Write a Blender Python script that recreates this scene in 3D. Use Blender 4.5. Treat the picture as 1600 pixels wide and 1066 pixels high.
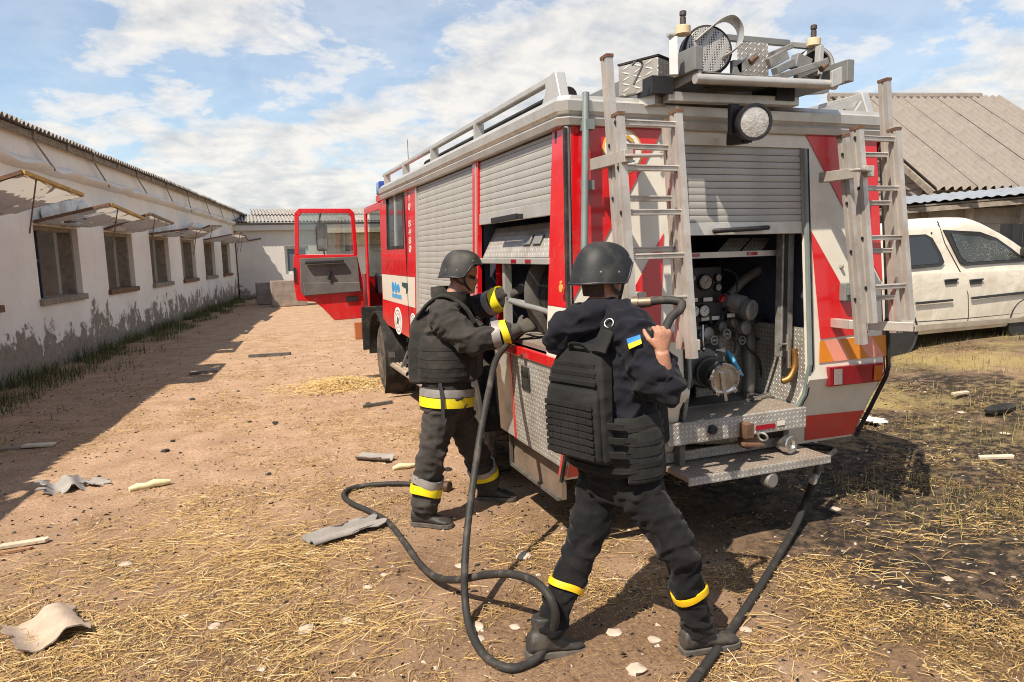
import bpy, bmesh, math, random
import numpy as np
from mathutils import Vector, Matrix, noise, geometry
random.seed(7); np.random.seed(7)
sc = bpy.context.scene
for o in list(bpy.data.objects): bpy.data.objects.remove(o)

# ------------------------------------------------------------------ camera
F, CX, CY, CAMH = 1105.0, 800.0, 533.0, 1.80
def _ray(x, y):
    v = np.array([x - CX, CY - y, -F]); return v / np.linalg.norm(v)
_a, _b = _ray(373, 405), _ray(3735, 310)
_up = np.cross(_b, _a); _up /= np.linalg.norm(_up)
if _up[1] < 0: _up = -_up
_fw = _a - _up * (_a @ _up); _fw /= np.linalg.norm(_fw)
_rt = np.cross(_fw, _up)
WM = np.array([_rt, _fw, _up])            # camera axes -> world axes (world Y = the truck's heading)
CAM = np.array([0.0, 0.0, CAMH])
def dirw(x, y): return WM @ _ray(x, y)
def on(x, y, axis, val):
    d = dirw(x, y); t = (val - CAM[axis]) / d[axis]; return Vector(CAM + t * d)
def D(x, y, depth):                        # point of a pixel at a depth along the view axis
    d = WM @ np.array([(x - CX) / F, (CY - y) / F, -1.0]); return Vector(CAM + d * depth)
CR, CU, CF = [Vector(WM @ np.array(v, float)) for v in ((1,0,0),(0,1,0),(0,0,-1))]
cam = bpy.data.cameras.new('camera'); camo = bpy.data.objects.new('camera', cam)
sc.collection.objects.link(camo); sc.camera = camo
cam.sensor_fit = 'HORIZONTAL'; cam.sensor_width = 36.0; cam.lens = 36.0 * F / 1600.0
cam.clip_start = 0.05; cam.clip_end = 2000
m4 = Matrix.Identity(4)
for r in range(3):
    for c in range(3): m4[r][c] = WM[r][c]
m4.translation = Vector(CAM); camo.matrix_world = m4

# ------------------------------------------------------------------ sky, sun, exposure
SUN_EL = math.radians(54.5); LX, LY = 0.86, 0.51        # light travels towards +X, a little towards +Y
_n = math.hypot(LX, LY); LX /= _n; LY /= _n
LDIR = Vector((LX * math.cos(SUN_EL), LY * math.cos(SUN_EL), -math.sin(SUN_EL)))
world = bpy.data.worlds.new('World'); sc.world = world; world.use_nodes = True
nt = world.node_tree; nt.nodes.clear()
def wn(t, **k):
    n = nt.nodes.new(t)
    for a, v in k.items(): setattr(n, a, v)
    return n
def wmath(op, a, b=None, clamp=False):
    n = wn('ShaderNodeMath', operation=op, use_clamp=clamp)
    for i, v in enumerate((a, b)):
        if v is None: continue
        if isinstance(v, (int, float)): n.inputs[i].default_value = v
        else: nt.links.new(v, n.inputs[i])
    return n.outputs[0]
wout = wn('ShaderNodeOutputWorld'); bg = wn('ShaderNodeBackground'); bg.inputs[1].default_value = 0.105
sky = wn('ShaderNodeTexSky', sky_type='NISHITA'); sky.sun_disc = False
sky.sun_elevation = SUN_EL; sky.sun_rotation = math.atan2(-LX, -LY); sky.air_density = 1.0; sky.dust_density = 0.6; sky.ozone_density = 1.6
tc = wn('ShaderNodeTexCoord'); sep = wn('ShaderNodeSeparateXYZ'); nt.links.new(tc.outputs['Generated'], sep.inputs[0])
zc = wmath('MAXIMUM', sep.outputs[2], 0.0)
den = wmath('ADD', zc, 0.26)
comb = wn('ShaderNodeCombineXYZ')
nt.links.new(wmath('DIVIDE', sep.outputs[0], den), comb.inputs[0]); nt.links.new(wmath('DIVIDE', sep.outputs[1], den), comb.inputs[1])
mp = wn('ShaderNodeMapping'); nt.links.new(comb.outputs[0], mp.inputs[0]); mp.inputs['Location'].default_value = (6.6, 5.5, 3.0)
def wnoise(scale, detail, rough, vec, dist=0):
    n = wn('ShaderNodeTexNoise'); nt.links.new(vec, n.inputs['Vector']); n.inputs['Scale'].default_value = scale
    n.inputs['Detail'].default_value = detail; n.inputs['Roughness'].default_value = rough; n.inputs['Distortion'].default_value = dist
    return n.outputs['Fac']
def wramp(x, stops):
    r = wn('ShaderNodeValToRGB'); e = r.color_ramp.elements; nt.links.new(x, r.inputs[0])
    while len(e) < len(stops): e.new(.5)
    for i, (p, v) in enumerate(stops): e[i].position = p; e[i].color = (*v, 1) if isinstance(v, tuple) else (v, v, v, 1)
    return r.outputs[0]
v0 = mp.outputs[0]
mp2 = wn('ShaderNodeMapping'); nt.links.new(v0, mp2.inputs[0]); mp2.inputs['Location'].default_value = (.05, .03, 0)   # shifted towards the sun: light on the clouds' edges
low = wmath('MULTIPLY', wmath('SUBTRACT', 0.36, zc), 0.46)
big = wnoise(1.25, 3, .5, v0); puff = wnoise(4.6, 10, .60, v0, .2)
dens = wmath('ADD', wmath('ADD', wmath('MULTIPLY', big, .62), wmath('MULTIPLY', puff, .42)), low)
puff2 = wnoise(4.6, 10, .60, mp2.outputs[0], .2)
relief = wmath('MULTIPLY', wmath('SUBTRACT', puff, puff2), 3.2)          # brighter where the cloud thins towards the sun
cover = wramp(dens, [(.515, 0.0), (.55, .65), (.60, 1.0)])
haze = wmath('MULTIPLY', wramp(wnoise(1.1, 6, .6, v0), [(.30, 0.15), (.70, 1.0)]), .48)
cover = wmath('MAXIMUM', cover, haze)
shade = wmath('ADD', wmath('ADD', wramp(dens, [(.55, 1.0), (.78, .45)]), relief), -.12, clamp=True)
ccol = wn('ShaderNodeMix', data_type='RGBA'); nt.links.new(shade, ccol.inputs['Factor'])
ccol.inputs['A'].default_value = (3.5, 3.75, 4.05, 1); ccol.inputs['B'].default_value = (6.3, 6.0, 5.6, 1)
skyg = wn('ShaderNodeMix', data_type='RGBA', blend_type='MULTIPLY'); skyg.inputs['Factor'].default_value = 1
nt.links.new(sky.outputs[0], skyg.inputs['A']); skyg.inputs['B'].default_value = (1.04, 1.10, 1.10, 1)
mixc = wn('ShaderNodeMix', data_type='RGBA')
nt.links.new(wmath('MULTIPLY', cover, 0.94), mixc.inputs['Factor'])
nt.links.new(skyg.outputs['Result'], mixc.inputs['A']); nt.links.new(ccol.outputs['Result'], mixc.inputs['B'])
nt.links.new(mixc.outputs['Result'], bg.inputs[0]); nt.links.new(bg.outputs[0], wout.inputs[0])
sl = bpy.data.lights.new('sun', 'SUN'); so = bpy.data.objects.new('sun', sl); sc.collection.objects.link(so)
sl.energy = 5.0; sl.angle = math.radians(0.5); sl.color = (1.0, 0.90, 0.76)
so.rotation_euler = LDIR.to_track_quat('-Z', 'Y').to_euler(); so.location = (-20, -20, 40)
vs = sc.view_settings; vs.view_transform = 'Standard'; vs.look = 'None'; vs.exposure = 0.58; vs.gamma = 1; vs.use_curve_mapping = False
sc.cycles.use_denoising = True; sc.cycles.pixel_filter_type = 'BLACKMAN_HARRIS'; sc.cycles.filter_width = 1.05; sc.cycles.max_bounces = 6; sc.cycles.diffuse_bounces = 3; sc.cycles.glossy_bounces = 3
sc.cycles.transmission_bounces = 4; sc.cycles.transparent_max_bounces = 6; sc.cycles.caustics_reflective = False; sc.cycles.caustics_refractive = False

# ------------------------------------------------------------------ mesh helpers
COL = sc.collection
ORG = {}
class MB:
    def __init__(s): s.v = []; s.f = []; s.m = []; s.cm = 0
    def mat(s, i): s.cm = i; return s
    def add(s, vs, fs):
        b = len(s.v); s.v += [tuple(v) for v in vs]
        for f in fs: s.f.append(tuple(i + b for i in f)); s.m.append(s.cm)
        return s
    def box(s, c, d, R=None):
        c = Vector(c); h = [x / 2 for x in d]; vs = []
        for z in (-1, 1):
            for y in (-1, 1):
                for x in (-1, 1):
                    p = Vector((x * h[0], y * h[1], z * h[2]))
                    vs.append(c + (R @ p if R else p))
        return s.add(vs, [(0,2,3,1),(4,5,7,6),(0,1,5,4),(2,6,7,3),(0,4,6,2),(1,3,7,5)])
    def box2(s, a, b):
        return s.box([(a[i] + b[i]) / 2 for i in range(3)], [abs(b[i] - a[i]) for i in range(3)])
    def hexa(s, p):   # 8 corners: bottom 4 (ring), top 4 (ring)
        return s.add(p, [(3,2,1,0),(4,5,6,7),(0,1,5,4),(1,2,6,5),(2,3,7,6),(3,0,4,7)])
    def bar(s, a, b, w, h, up=(0,0,1)):
        a, b = Vector(a), Vector(b); z = (b - a); L = z.length; z.normalize()
        u = Vector(up); x = u.cross(z)
        if x.length < 1e-4: x = Vector((1,0,0)).cross(z)
        x.normalize(); y = z.cross(x)
        R = Matrix((x, y, z)).transposed()
        return s.box((a + b) / 2, (w, h, L), R)
    def plate(s, pts, t, n=None):     # planar polygon with thickness t along its normal n
        pts = [Vector(p) for p in pts]
        if n is None: n = geometry.normal(pts)
        n = Vector(n).normalized(); k = len(pts)
        vs = pts + [p + n * t for p in pts]
        gn = geometry.normal(pts)
        fs = [tuple(range(k)), tuple(range(2 * k - 1, k - 1, -1))] + [(i, i + k, (i + 1) % k + k, (i + 1) % k) for i in range(k)]
        if gn.dot(n) > 0: fs = [tuple(reversed(f)) for f in fs]
        return s.add(vs, fs)
    def ring(s, c, u, v, ru, rv, n, ph=0):
        return [c + u * (ru * math.cos(ph + 2 * math.pi * i / n)) + v * (rv * math.sin(ph + 2 * math.pi * i / n)) for i in range(n)]
    def rings(s, rs, cap=True, closed=False):
        n = len(rs[0]); b = len(s.v); fs = []
        for r in rs: s.v += [tuple(p) for p in r]
        k = len(rs)
        for j in range(k if closed else k - 1):
            j2 = (j + 1) % k
            for i in range(n):
                fs.append((b + j * n + i, b + j * n + (i + 1) % n, b + j2 * n + (i + 1) % n, b + j2 * n + i))
        if cap and not closed:
            fs.append(tuple(b + i for i in reversed(range(n)))); fs.append(tuple(b + (k - 1) * n + i for i in range(n)))
        for f in fs: s.f.append(f); s.m.append(s.cm)
        return s
    def tube(s, path, r, n=8, cap=True, flat=1.0, up=None):
        P = [Vector(p) for p in path]; k = len(P)
        R = list(r) if hasattr(r, '__len__') else [r] * k
        T = [(P[min(i + 1, k - 1)] - P[max(i - 1, 0)]).normalized() for i in range(k)]
        u = Vector(up) if up else (Vector((0,0,1)) if abs(T[0].z) < .9 else Vector((1,0,0)))
        rs = []
        for i in range(k):
            u = (u - T[i] * u.dot(T[i]))
            if u.length < 1e-5: u = T[i].orthogonal()
            u.normalize(); w = T[i].cross(u)
            ra = R[i] if hasattr(R[i], '__len__') else (R[i], R[i] * flat)
            rs.append(s.ring(P[i], u, w, ra[0], ra[1], n))
        return s.rings(rs, cap)
    def cyl(s, a, b, r, r2=None, n=16): return s.tube([a, b], [r, r if r2 is None else r2], n)
    def lathe(s, c, axis, prof, n=20, cap=True):  # prof: (distance along axis, radius)
        c = Vector(c); a = Vector(axis).normalized(); u = a.orthogonal().normalized(); w = a.cross(u)
        return s.rings([s.ring(c + a * d, u, w, max(r, 1e-4), max(r, 1e-4), n) for d, r in prof], cap)
    def torus(s, c, axis, R, r, n=24, k=8):
        c = Vector(c); a = Vector(axis).normalized(); u = a.orthogonal().normalized(); w = a.cross(u); rs = []
        for i in range(n):
            t = 2 * math.pi * i / n; d = u * math.cos(t) + w * math.sin(t)
            rs.append(s.ring(c + d * R, d, a, r, r, k))
        return s.rings(rs, False, True)
    def mesh(s, name, mats, org=(0,0,0), smooth=None):
        me = bpy.data.meshes.new(name); o = Vector(org)
        me.from_pydata([tuple(Vector(v) - o) for v in s.v], [], s.f)
        for m in mats: me.materials.append(m)
        if len(mats) > 1: me.polygons.foreach_set('material_index', s.m)
        if smooth is not None:
            me.polygons.foreach_set('use_smooth', [True] * len(me.polygons))
            me.set_sharp_from_angle(angle=math.radians(smooth))
        me.update(); return me
def setp(o, label=None, cat=None, group=None, kind=None):
    for k, v in (('label', label), ('category', cat), ('group', group), ('kind', kind)):
        if v: o[k] = v
    return o
def thing(name, label, cat, loc=(0,0,0), group=None, kind=None):
    o = bpy.data.objects.new(name, None); COL.objects.link(o); o.location = loc; o.empty_display_size = .1
    ORG[o.name] = Vector(loc); return setp(o, label, cat, group, kind)
def bev(o, w=.004, seg=2):
    m = o.modifiers.new('bevel', 'BEVEL'); m.width = w; m.segments = seg; m.limit_method = 'ANGLE'; m.angle_limit = math.radians(35)
    return o
def part(name, mb, mats, parent=None, smooth=None, bevel=0, org=None, label=None):
    if not isinstance(mats, (list, tuple)): mats = [mats]
    if parent is not None: base = ORG[parent.name]
    else: base = Vector(org) if org is not None else Vector((0,0,0))
    me = mb.mesh(name, mats, base, smooth)
    o = bpy.data.objects.new(name, me); COL.objects.link(o)
    if parent is not None: o.parent = parent
    else: o.location = base
    ORG[o.name] = base
    if bevel: bev(o, bevel)
    if label: o['label'] = label
    return o
def inst(name, src, parent, M):          # a piece sharing mesh data, placed by a matrix in the parent's space
    o = bpy.data.objects.new(name, src); COL.objects.link(o); o.parent = parent; o.matrix_local = M
    ORG[o.name] = ORG[parent.name]; return o
def smoothstep(a, b, x):
    t = min(1, max(0, (x - a) / (b - a))); return t * t * (3 - 2 * t)
def catmull(P, per=8):
    P = [Vector(p) for p in P]; out = []
    for i in range(len(P) - 1):
        p0, p1, p2, p3 = P[max(i - 1, 0)], P[i], P[i + 1], P[min(i + 2, len(P) - 1)]
        for k in range(per):
            t = k / per
            out.append(.5 * ((2 * p1) + (p2 - p0) * t + (2 * p0 - 5 * p1 + 4 * p2 - p3) * t * t + (3 * p1 - p0 - 3 * p2 + p3) * t ** 3))
    return out + [P[-1]]

# ------------------------------------------------------------------ materials
MATS = {}
class NT:
    def __init__(s, name):
        s.m = bpy.data.materials.new(name); s.m.use_nodes = True; s.t = s.m.node_tree
        s.b = s.t.nodes['Principled BSDF']; s.tc = None
    def n(s, t, **k):
        o = s.t.nodes.new(t)
        for a, v in k.items(): setattr(o, a, v)
        return o
    def l(s, a, b): s.t.links.new(a, b)
    def obj(s):
        if not s.tc: s.tc = s.n('ShaderNodeTexCoord')
        return s.tc.outputs['Object']
    def mth(s, op, a, b=None, c=None, clamp=False):
        o = s.n('ShaderNodeMath', operation=op, use_clamp=clamp)
        for i, v in enumerate((a, b, c)):
            if v is None: continue
            if isinstance(v, (int, float)): o.inputs[i].default_value = v
            else: s.l(v, o.inputs[i])
        return o.outputs[0]
    def noise(s, scale, detail=5, rough=.55, vec=None, dist=0):
        o = s.n('ShaderNodeTexNoise'); o.inputs['Scale'].default_value = scale; o.inputs['Detail'].default_value = detail
        o.inputs['Roughness'].default_value = rough; o.inputs['Distortion'].default_value = dist
        s.l(vec if vec is not None else s.obj(), o.inputs['Vector']); return o.outputs['Fac']
    def ramp(s, x, stops):
        o = s.n('ShaderNodeValToRGB'); e = o.color_ramp.elements
        while len(e) < len(stops): e.new(0.5)
        for i, (p, c) in enumerate(stops):
            e[i].position = p; e[i].color = (c, c, c, 1) if isinstance(c, (int, float)) else (*c, 1)
        s.l(x, o.inputs[0]); return o.outputs[0]
    def mix(s, f, a, b, mode='MIX'):
        o = s.n('ShaderNodeMix', data_type='RGBA', blend_type=mode)
        for k, v in (('Factor', f), ('A', a), ('B', b)):
            i = o.inputs[k]
            if isinstance(v, (int, float)): i.default_value = v if k == 'Factor' else (v, v, v, 1)
            elif isinstance(v, tuple): i.default_value = (*v, 1)
            else: s.l(v, i)
        return o.outputs['Result']
    def mapv(s, scale=(1,1,1), rot=(0,0,0), vec=None):
        o = s.n('ShaderNodeMapping'); o.inputs['Scale'].default_value = scale; o.inputs['Rotation'].default_value = rot
        s.l(vec if vec is not None else s.obj(), o.inputs['Vector']); return o.outputs[0]
    def bump(s, h, strength=.3, dist=.01):
        o = s.n('ShaderNodeBump'); o.inputs['Strength'].default_value = strength; o.inputs['Distance'].default_value = dist
        s.l(h, o.inputs['Height'])
        if s.b.inputs['Normal'].is_linked: s.l(s.b.inputs['Normal'].links[0].from_socket, o.inputs['Normal'])
        s.l(o.outputs[0], s.b.inputs['Normal']); return o
    def base(s, c):
        i = s.b.inputs['Base Color']
        if isinstance(c, tuple): i.default_value = (*c, 1)
        else: s.l(c, i)
    def sep(s):
        o = s.n('ShaderNodeSeparateXYZ'); s.l(s.obj(), o.inputs[0]); return o.outputs
def M(name, col, rough=.6, metal=0, var=.18, scale=6, bump=0, bscale=60, dirt=None, spec=None, coat=0, dust=0):
    if name in MATS: return MATS[name]
    k = NT(name); b = k.b
    b.inputs['Metallic'].default_value = metal
    if spec is not None: b.inputs['Specular IOR Level'].default_value = spec
    if coat: b.inputs['Coat Weight'].default_value = coat; b.inputs['Coat Roughness'].default_value = .08
    c = tuple(col)
    n = k.noise(scale, 6, .6)
    lo = tuple(max(0, x * (1 - var)) for x in c); hi = tuple(min(1, x * (1 + var)) for x in c)
    out = k.ramp(n, [(.3, lo), (.7, hi)])
    if dirt:
        dc, amt, ds = dirt
        d = k.noise(ds, 8, .68, dist=.4)
        f = k.ramp(d, [(.62 - amt * .35, 0.0), (.62 - amt * .35 + .22, 1.0)])
        f = k.mth('MULTIPLY', f, min(1, .35 + amt * .6))
        out = k.mix(f, out, tuple(dc))
        if dust:      # road dust thrown up on the lower body, ragged streaks
            zz = k.sep()[2]; n5 = k.noise(1, 7, .68, vec=k.mapv((9, 9, 2.2)))
            g = k.mth('SUBTRACT', k.mth('ADD', k.mth('MULTIPLY', k.mth('SUBTRACT', 1.55, zz), .55), k.mth('MULTIPLY', n5, .9)), .55, clamp=True)
            f = k.mth('MAXIMUM', f, k.mth('MULTIPLY', g, dust)); out = k.mix(k.mth('MULTIPLY', g, dust), out, (.36, .275, .20))
        k.l(k.mth('ADD', k.mth('MULTIPLY', f, max(0, .85 - rough)), rough), b.inputs['Roughness'])
    else:
        r = k.ramp(k.noise(scale * 2.3, 4), [(.3, max(.03, rough - .08)), (.7, min(1, rough + .08))])
        k.l(r, b.inputs['Roughness'])
    k.base(out)
    if bump: k.bump(k.noise(bscale, 5, .6), min(1, bump), .01)
    MATS[name] = k.m; return k.m
# ------------------------------------------------------------------ ground
def ghbase(x, y): return .30 * smoothstep(5.6, 10.5, x) * smoothstep(-6, 3, y)
def gh(x, y):
    h = ghbase(x, y)
    if -9 < x < 18 and -2 < y < 45:
        h += .020 * noise.noise((x * .9, y * .9, 3.1)) + .010 * noise.noise((x * 4.1, y * 4.1, 1.7)) + .005 * noise.noise((x * 11, y * 11, 5.2))
    return h
def axis(lo, hi, a, b, st, g=1.22):
    c = list(np.arange(a, b, st)); s = st; x = b
    while x < hi: c.append(x); s *= g; x += s
    c.append(hi); s = st * g; x = a - s; pre = []
    while x > lo: pre.append(x); s *= g; x -= s
    pre.append(lo); return sorted(pre) + c
gx = axis(-400, 400, -4.5, 9.5, .06); gy = axis(-60, 600, .8, 7.5, .06, 1.13)
gverts = [(x, y, gh(x, y)) for y in gy for x in gx]
nx = len(gx); gfaces = [(j * nx + i, j * nx + i + 1, (j + 1) * nx + i + 1, (j + 1) * nx + i) for j in range(len(gy) - 1) for i in range(nx - 1)]
k = NT('dirt_ground')
big = k.noise(.55, 6, .6); mid = k.noise(2.6, 7, .62); fine = k.noise(38, 6, .7); grit = k.noise(130, 3, .7)
c = k.mix(k.ramp(mid, [(.3, 0.0), (.72, 1.0)]), (.325, .205, .130), (.54, .365, .245))
c = k.mix(k.mth('MULTIPLY', k.ramp(fine, [(.42, 0.0), (.66, 1.0)]), .55), c, (.17, .098, .052))
c = k.mix(k.mth('MULTIPLY', k.ramp(grit, [(.56, 0.0), (.70, 1.0)]), .45), c, (.56, .41, .25))
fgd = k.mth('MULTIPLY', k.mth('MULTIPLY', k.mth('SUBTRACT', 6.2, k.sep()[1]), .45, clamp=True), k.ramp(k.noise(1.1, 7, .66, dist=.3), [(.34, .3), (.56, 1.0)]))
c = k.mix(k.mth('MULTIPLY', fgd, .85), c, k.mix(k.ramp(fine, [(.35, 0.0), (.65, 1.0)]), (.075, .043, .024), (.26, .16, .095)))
# chopped straw trodden into the dirt: stretched noise in two directions
s1 = k.noise(1, 4, .6, vec=k.mapv((22, 160, 22), (0, 0, .5))); s2 = k.noise(1, 4, .6, vec=k.mapv((150, 20, 22), (0, 0, .35)))
st = k.mth('MAXIMUM', k.ramp(s1, [(.60, 0.0), (.68, 1.0)]), k.ramp(s2, [(.62, 0.0), (.69, 1.0)]))
st = k.mth('MULTIPLY', st, k.ramp(k.noise(.8, 5, .6), [(.34, .25), (.60, 1.0)]))
c = k.mix(st, c, (.52, .36, .14))
c = k.mix(k.mth('MULTIPLY', k.ramp(k.noise(55, 3, .6), [(.60, 0.0), (.66, 1.0)]), .75), c, (.06, .038, .024))
# burnt patches on the ground right of the truck
px, py, pz = k.sep()
rz = k.mth('MULTIPLY', k.mth('SUBTRACT', px, 2.2), .6, clamp=True)
c = k.mix(k.mth('MULTIPLY', rz, k.ramp(k.noise(1.6, 7, .65), [(.35, .25), (.6, .85)])), c, (.15, .105, .07))
burnzone = k.mth('MULTIPLY', k.mth('MULTIPLY', k.mth('SUBTRACT', px, 2.0), .9, clamp=True), k.mth('MULTIPLY', k.mth('SUBTRACT', 9.0, py), .35, clamp=True))
bm = k.ramp(k.mth('ADD', k.noise(.62, 9, .70, dist=.5), k.mth('MULTIPLY', k.mth('MULTIPLY', k.mth('SUBTRACT', 6.3, py), .4, clamp=True), k.mth('MULTIPLY', k.mth('MULTIPLY', k.mth('SUBTRACT', px, 2.6), .8, clamp=True), .11))), [(.42, 0.0), (.53, 1.0)])
burn = k.mth('MULTIPLY', k.mth('MULTIPLY', bm, burnzone), k.ramp(k.noise(11, 7, .72), [(.34, .15), (.54, 1.0)]))
c = k.mix(k.mth('MULTIPLY', burn, .97), c, (.024, .020, .017))
grz = k.mth('MULTIPLY', k.mth('MULTIPLY', k.mth('SUBTRACT', px, 3.6), .5, clamp=True), k.ramp(k.noise(1.1, 6, .65), [(.40, 0.0), (.56, .85)]))
c = k.mix(k.mth('MULTIPLY', grz, k.mth('SUBTRACT', 1.0, burn)), c, (.30, .235, .095))
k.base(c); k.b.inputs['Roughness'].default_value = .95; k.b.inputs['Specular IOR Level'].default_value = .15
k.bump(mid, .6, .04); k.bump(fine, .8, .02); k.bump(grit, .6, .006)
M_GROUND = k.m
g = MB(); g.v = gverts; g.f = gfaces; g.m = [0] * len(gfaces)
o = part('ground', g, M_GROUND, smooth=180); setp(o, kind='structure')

# ------------------------------------------------------------------ shared materials of the buildings
def plaster(name, base, patch=(.31, .26, .215), zdamp=1.15, amt=1.0):
    k = NT(name); px, py, pz = k.sep()
    n1 = k.noise(1.1, 7, .6); n2 = k.noise(9, 6, .65); n3 = k.noise(2.1, 10, .72, vec=k.mapv((1, 1, .9)), dist=.4)
    c = k.mix(k.ramp(n1, [(.32, 0.0), (.7, 1.0)]), tuple(x * .86 for x in base), base)
    c = k.mix(k.mth('MULTIPLY', k.ramp(n2, [(.5, 0.0), (.7, 1.0)]), .22), c, tuple(x * .7 for x in base))
    # rain streaks
    stv = k.noise(1, 5, .6, vec=k.mapv((7, 7, .5)))
    c = k.mix(k.mth('MULTIPLY', k.ramp(stv, [(.55, 0.0), (.78, 1.0)]), .22), c, tuple(x * .62 for x in base))
    # plaster lost low on the wall
    h = k.mth('DIVIDE', k.mth('SUBTRACT', zdamp, pz), zdamp * 1.05)
    lost = k.ramp(k.mth('ADD', k.mth('MULTIPLY', h, .33), n3), [(.65, 0.0), (.695, 1.0)])
    lost = k.mth('MULTIPLY', lost, amt)
    c = k.mix(lost, c, k.mix(k.ramp(n2, [(.35, 0.0), (.7, 1.0)]), tuple(x * .7 for x in patch), patch))
    k.base(c); k.b.inputs['Roughness'].default_value = .92; k.b.inputs['Specular IOR Level'].default_value = .2
    k.bump(k.mth('SUBTRACT', k.mth('MULTIPLY', n2, .25), lost), .8, .012); k.bump(k.noise(45, 5, .65), .35, .004)
    return k.m
M_PLASTER = plaster('whitewashed_plaster', (.82, .775, .725))
M_PLASTER2 = plaster('far_whitewash', (.66, .63, .58), zdamp=.8)  # whitewash of the far building, a slightly darker base than the barn's
M_BRICKGREY = M('exposed_masonry', (.33, .28, .245), .95, var=.3, scale=7, bump=.6, bscale=30)
M_ASBEST = M('asbestos_cement', (.285, .262, .24), .93, var=.22, scale=3, bump=.35, bscale=50, dirt=((.12, .105, .09), .45, 2.2))
M_ASBESTL = M('weathered_roof_sheet', (.235, .203, .175), .92, var=.22, scale=1.6, bump=.3, bscale=40, dirt=((.12, .10, .085), .5, 1.6))
M_OLDWOOD = M('old_grey_timber', (.235, .195, .155), .9, var=.35, scale=9, bump=.5, bscale=45)
M_YELWOOD = M('peeling_yellow_paint', (.47, .28, .06), .75, var=.3, scale=9, dirt=((.2, .15, .1), .5, 11))
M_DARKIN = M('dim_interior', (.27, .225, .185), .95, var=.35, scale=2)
M_BLUEIN = M('dark_blue_paint', (.03, .04, .065), .7, var=.3, scale=4)
M_RUST = M('rusty_steel', (.16, .085, .05), .85, .2, var=.35, scale=14, bump=.3)
M_LUMP = M('white_lime_lump', (.72, .69, .64), .95, var=.15, scale=8, bump=.8, bscale=24)
M_BLACK = M('black_plastic', (.018, .018, .02), .5, var=.25, scale=20)
k = NT('torn_plastic_film')
k.base(k.mix(k.noise(5, 5), (.50, .46, .41), (.74, .70, .65))); k.b.inputs['Roughness'].default_value = .45
tr = k.n('ShaderNodeBsdfTranslucent'); tr.inputs[0].default_value = (.5, .47, .42, 1)
tp = k.n('ShaderNodeBsdfTransparent'); mx = k.n('ShaderNodeMixShader'); mx.inputs[0].default_value = .35
k.l(k.b.outputs[0], mx.inputs[1]); k.l(tr.outputs[0], mx.inputs[2]); mx2 = k.n('ShaderNodeMixShader')
k.l(k.ramp(k.noise(2.6, 5, .6, dist=.3), [(.57, 0.0), (.60, 1.0)]), mx2.inputs[0]); k.l(mx.outputs[0], mx2.inputs[1]); k.l(tp.outputs[0], mx2.inputs[2])
k.l(mx2.outputs[0], k.t.nodes['Material Output'].inputs[0]); M_FILM = k.m
def glass(name, col=(.02, .025, .03), rough=.05, alpha=None):
    if name in MATS: return MATS[name]
    k = NT(name); k.base(col); k.b.inputs['Roughness'].default_value = rough; k.b.inputs['Specular IOR Level'].default_value = .6
    if alpha:
        tp = k.n('ShaderNodeBsdfTransparent'); tp.inputs[0].default_value = (.75, .8, .8, 1); mx = k.n('ShaderNodeMixShader'); mx.inputs[0].default_value = alpha
        gl = k.n('ShaderNodeBsdfGlossy'); gl.inputs['Roughness'].default_value = rough
        k.l(tp.outputs[0], mx.inputs[1]); k.l(gl.outputs[0], mx.inputs[2]); k.l(mx.outputs[0], k.t.nodes['Material Output'].inputs[0])
    MATS[name] = k.m; return k.m
def corrugated(w, l, pitch, amp, per=6):     # sheet in local x (across waves) / y (along), thin solid
    mb = MB(); n = int(round(w / pitch * per)); T = .007
    for s_ in (0, 1):
        for j in (0, 1):
            for i in range(n + 1):
                x = w * i / n; mb.v.append((x, l * j, amp * math.cos(2 * math.pi * x / pitch) - s_ * T))
    m = n + 1
    for i in range(n):
        mb.f += [(i, i + 1, m + i + 1, m + i), (2*m + i + 1, 2*m + i, 3*m + i, 3*m + i + 1), (i + 1, i, 2*m + i, 2*m + i + 1), (m + i, m + i + 1, 3*m + i + 1, 3*m + i)]
    mb.f += [(0, m, 3*m, 2*m), (n, 2*m + n, 3*m + n, m + n)]; mb.m = [0] * len(mb.f); return mb
def frameM(o, x, y, z):
    m = Matrix.Identity(4)
    for i, a in enumerate((x, y, z)):
        for r in range(3): m[r][i] = a[r]
    m.translation = o; return m

# ------------------------------------------------------------------ the long barn on the left
ba = math.radians(8.5); BU = Vector((math.sin(ba), math.cos(ba), 0)); BN = Vector((math.cos(ba), -math.sin(ba), 0)); BP = Vector((-3.3, 13.2, 0))
def B(t, n, z): return BP + BU * t + BN * n + Vector((0, 0, z))
barn = thing('barn', 'long low whitewashed barn with a row of propped-open window shutters and corrugated roof edge', 'barn', B(-5, 0, 0))
T0, T1, WH = -15.0, 26.3, 3.55
wt = [(-13.0 + 3.45 * i) for i in range(11)]                     # window starts
wt = [.85 + 3.45 * i for i in range(-4, 7)]; WW, Z0, Z1, TH = 1.95, 1.2, 2.47, .42
def bbox(mb, t0, t1, n0, n1, z0, z1):
    return mb.hexa([B(t0, n0, z0), B(t1, n0, z0), B(t1, n1, z0), B(t0, n1, z0), B(t0, n0, z1), B(t1, n0, z1), B(t1, n1, z1), B(t0, n1, z1)])
mb = MB(); bbox(mb, T0, T1, -TH, 0, -.3, Z0); bbox(mb, T0, T1, -TH, 0, Z1, WH)
e = [T0] + sum([[t, t + WW] for t in wt], []) + [T1]
for i in range(0, len(e), 2): bbox(mb, e[i], e[i + 1], -TH, 0, Z0, Z1)
bbox(mb, T0, T0 + .4, -9, -TH, -.3, WH); bbox(mb, T1 - .4, T1, -9, -TH, -.3, WH)
part('wall', mb, M_PLASTER, barn)
mb = MB(); e2 = [T0] + sum([[t, t + WW] for t in wt], []) + [T1]
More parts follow.
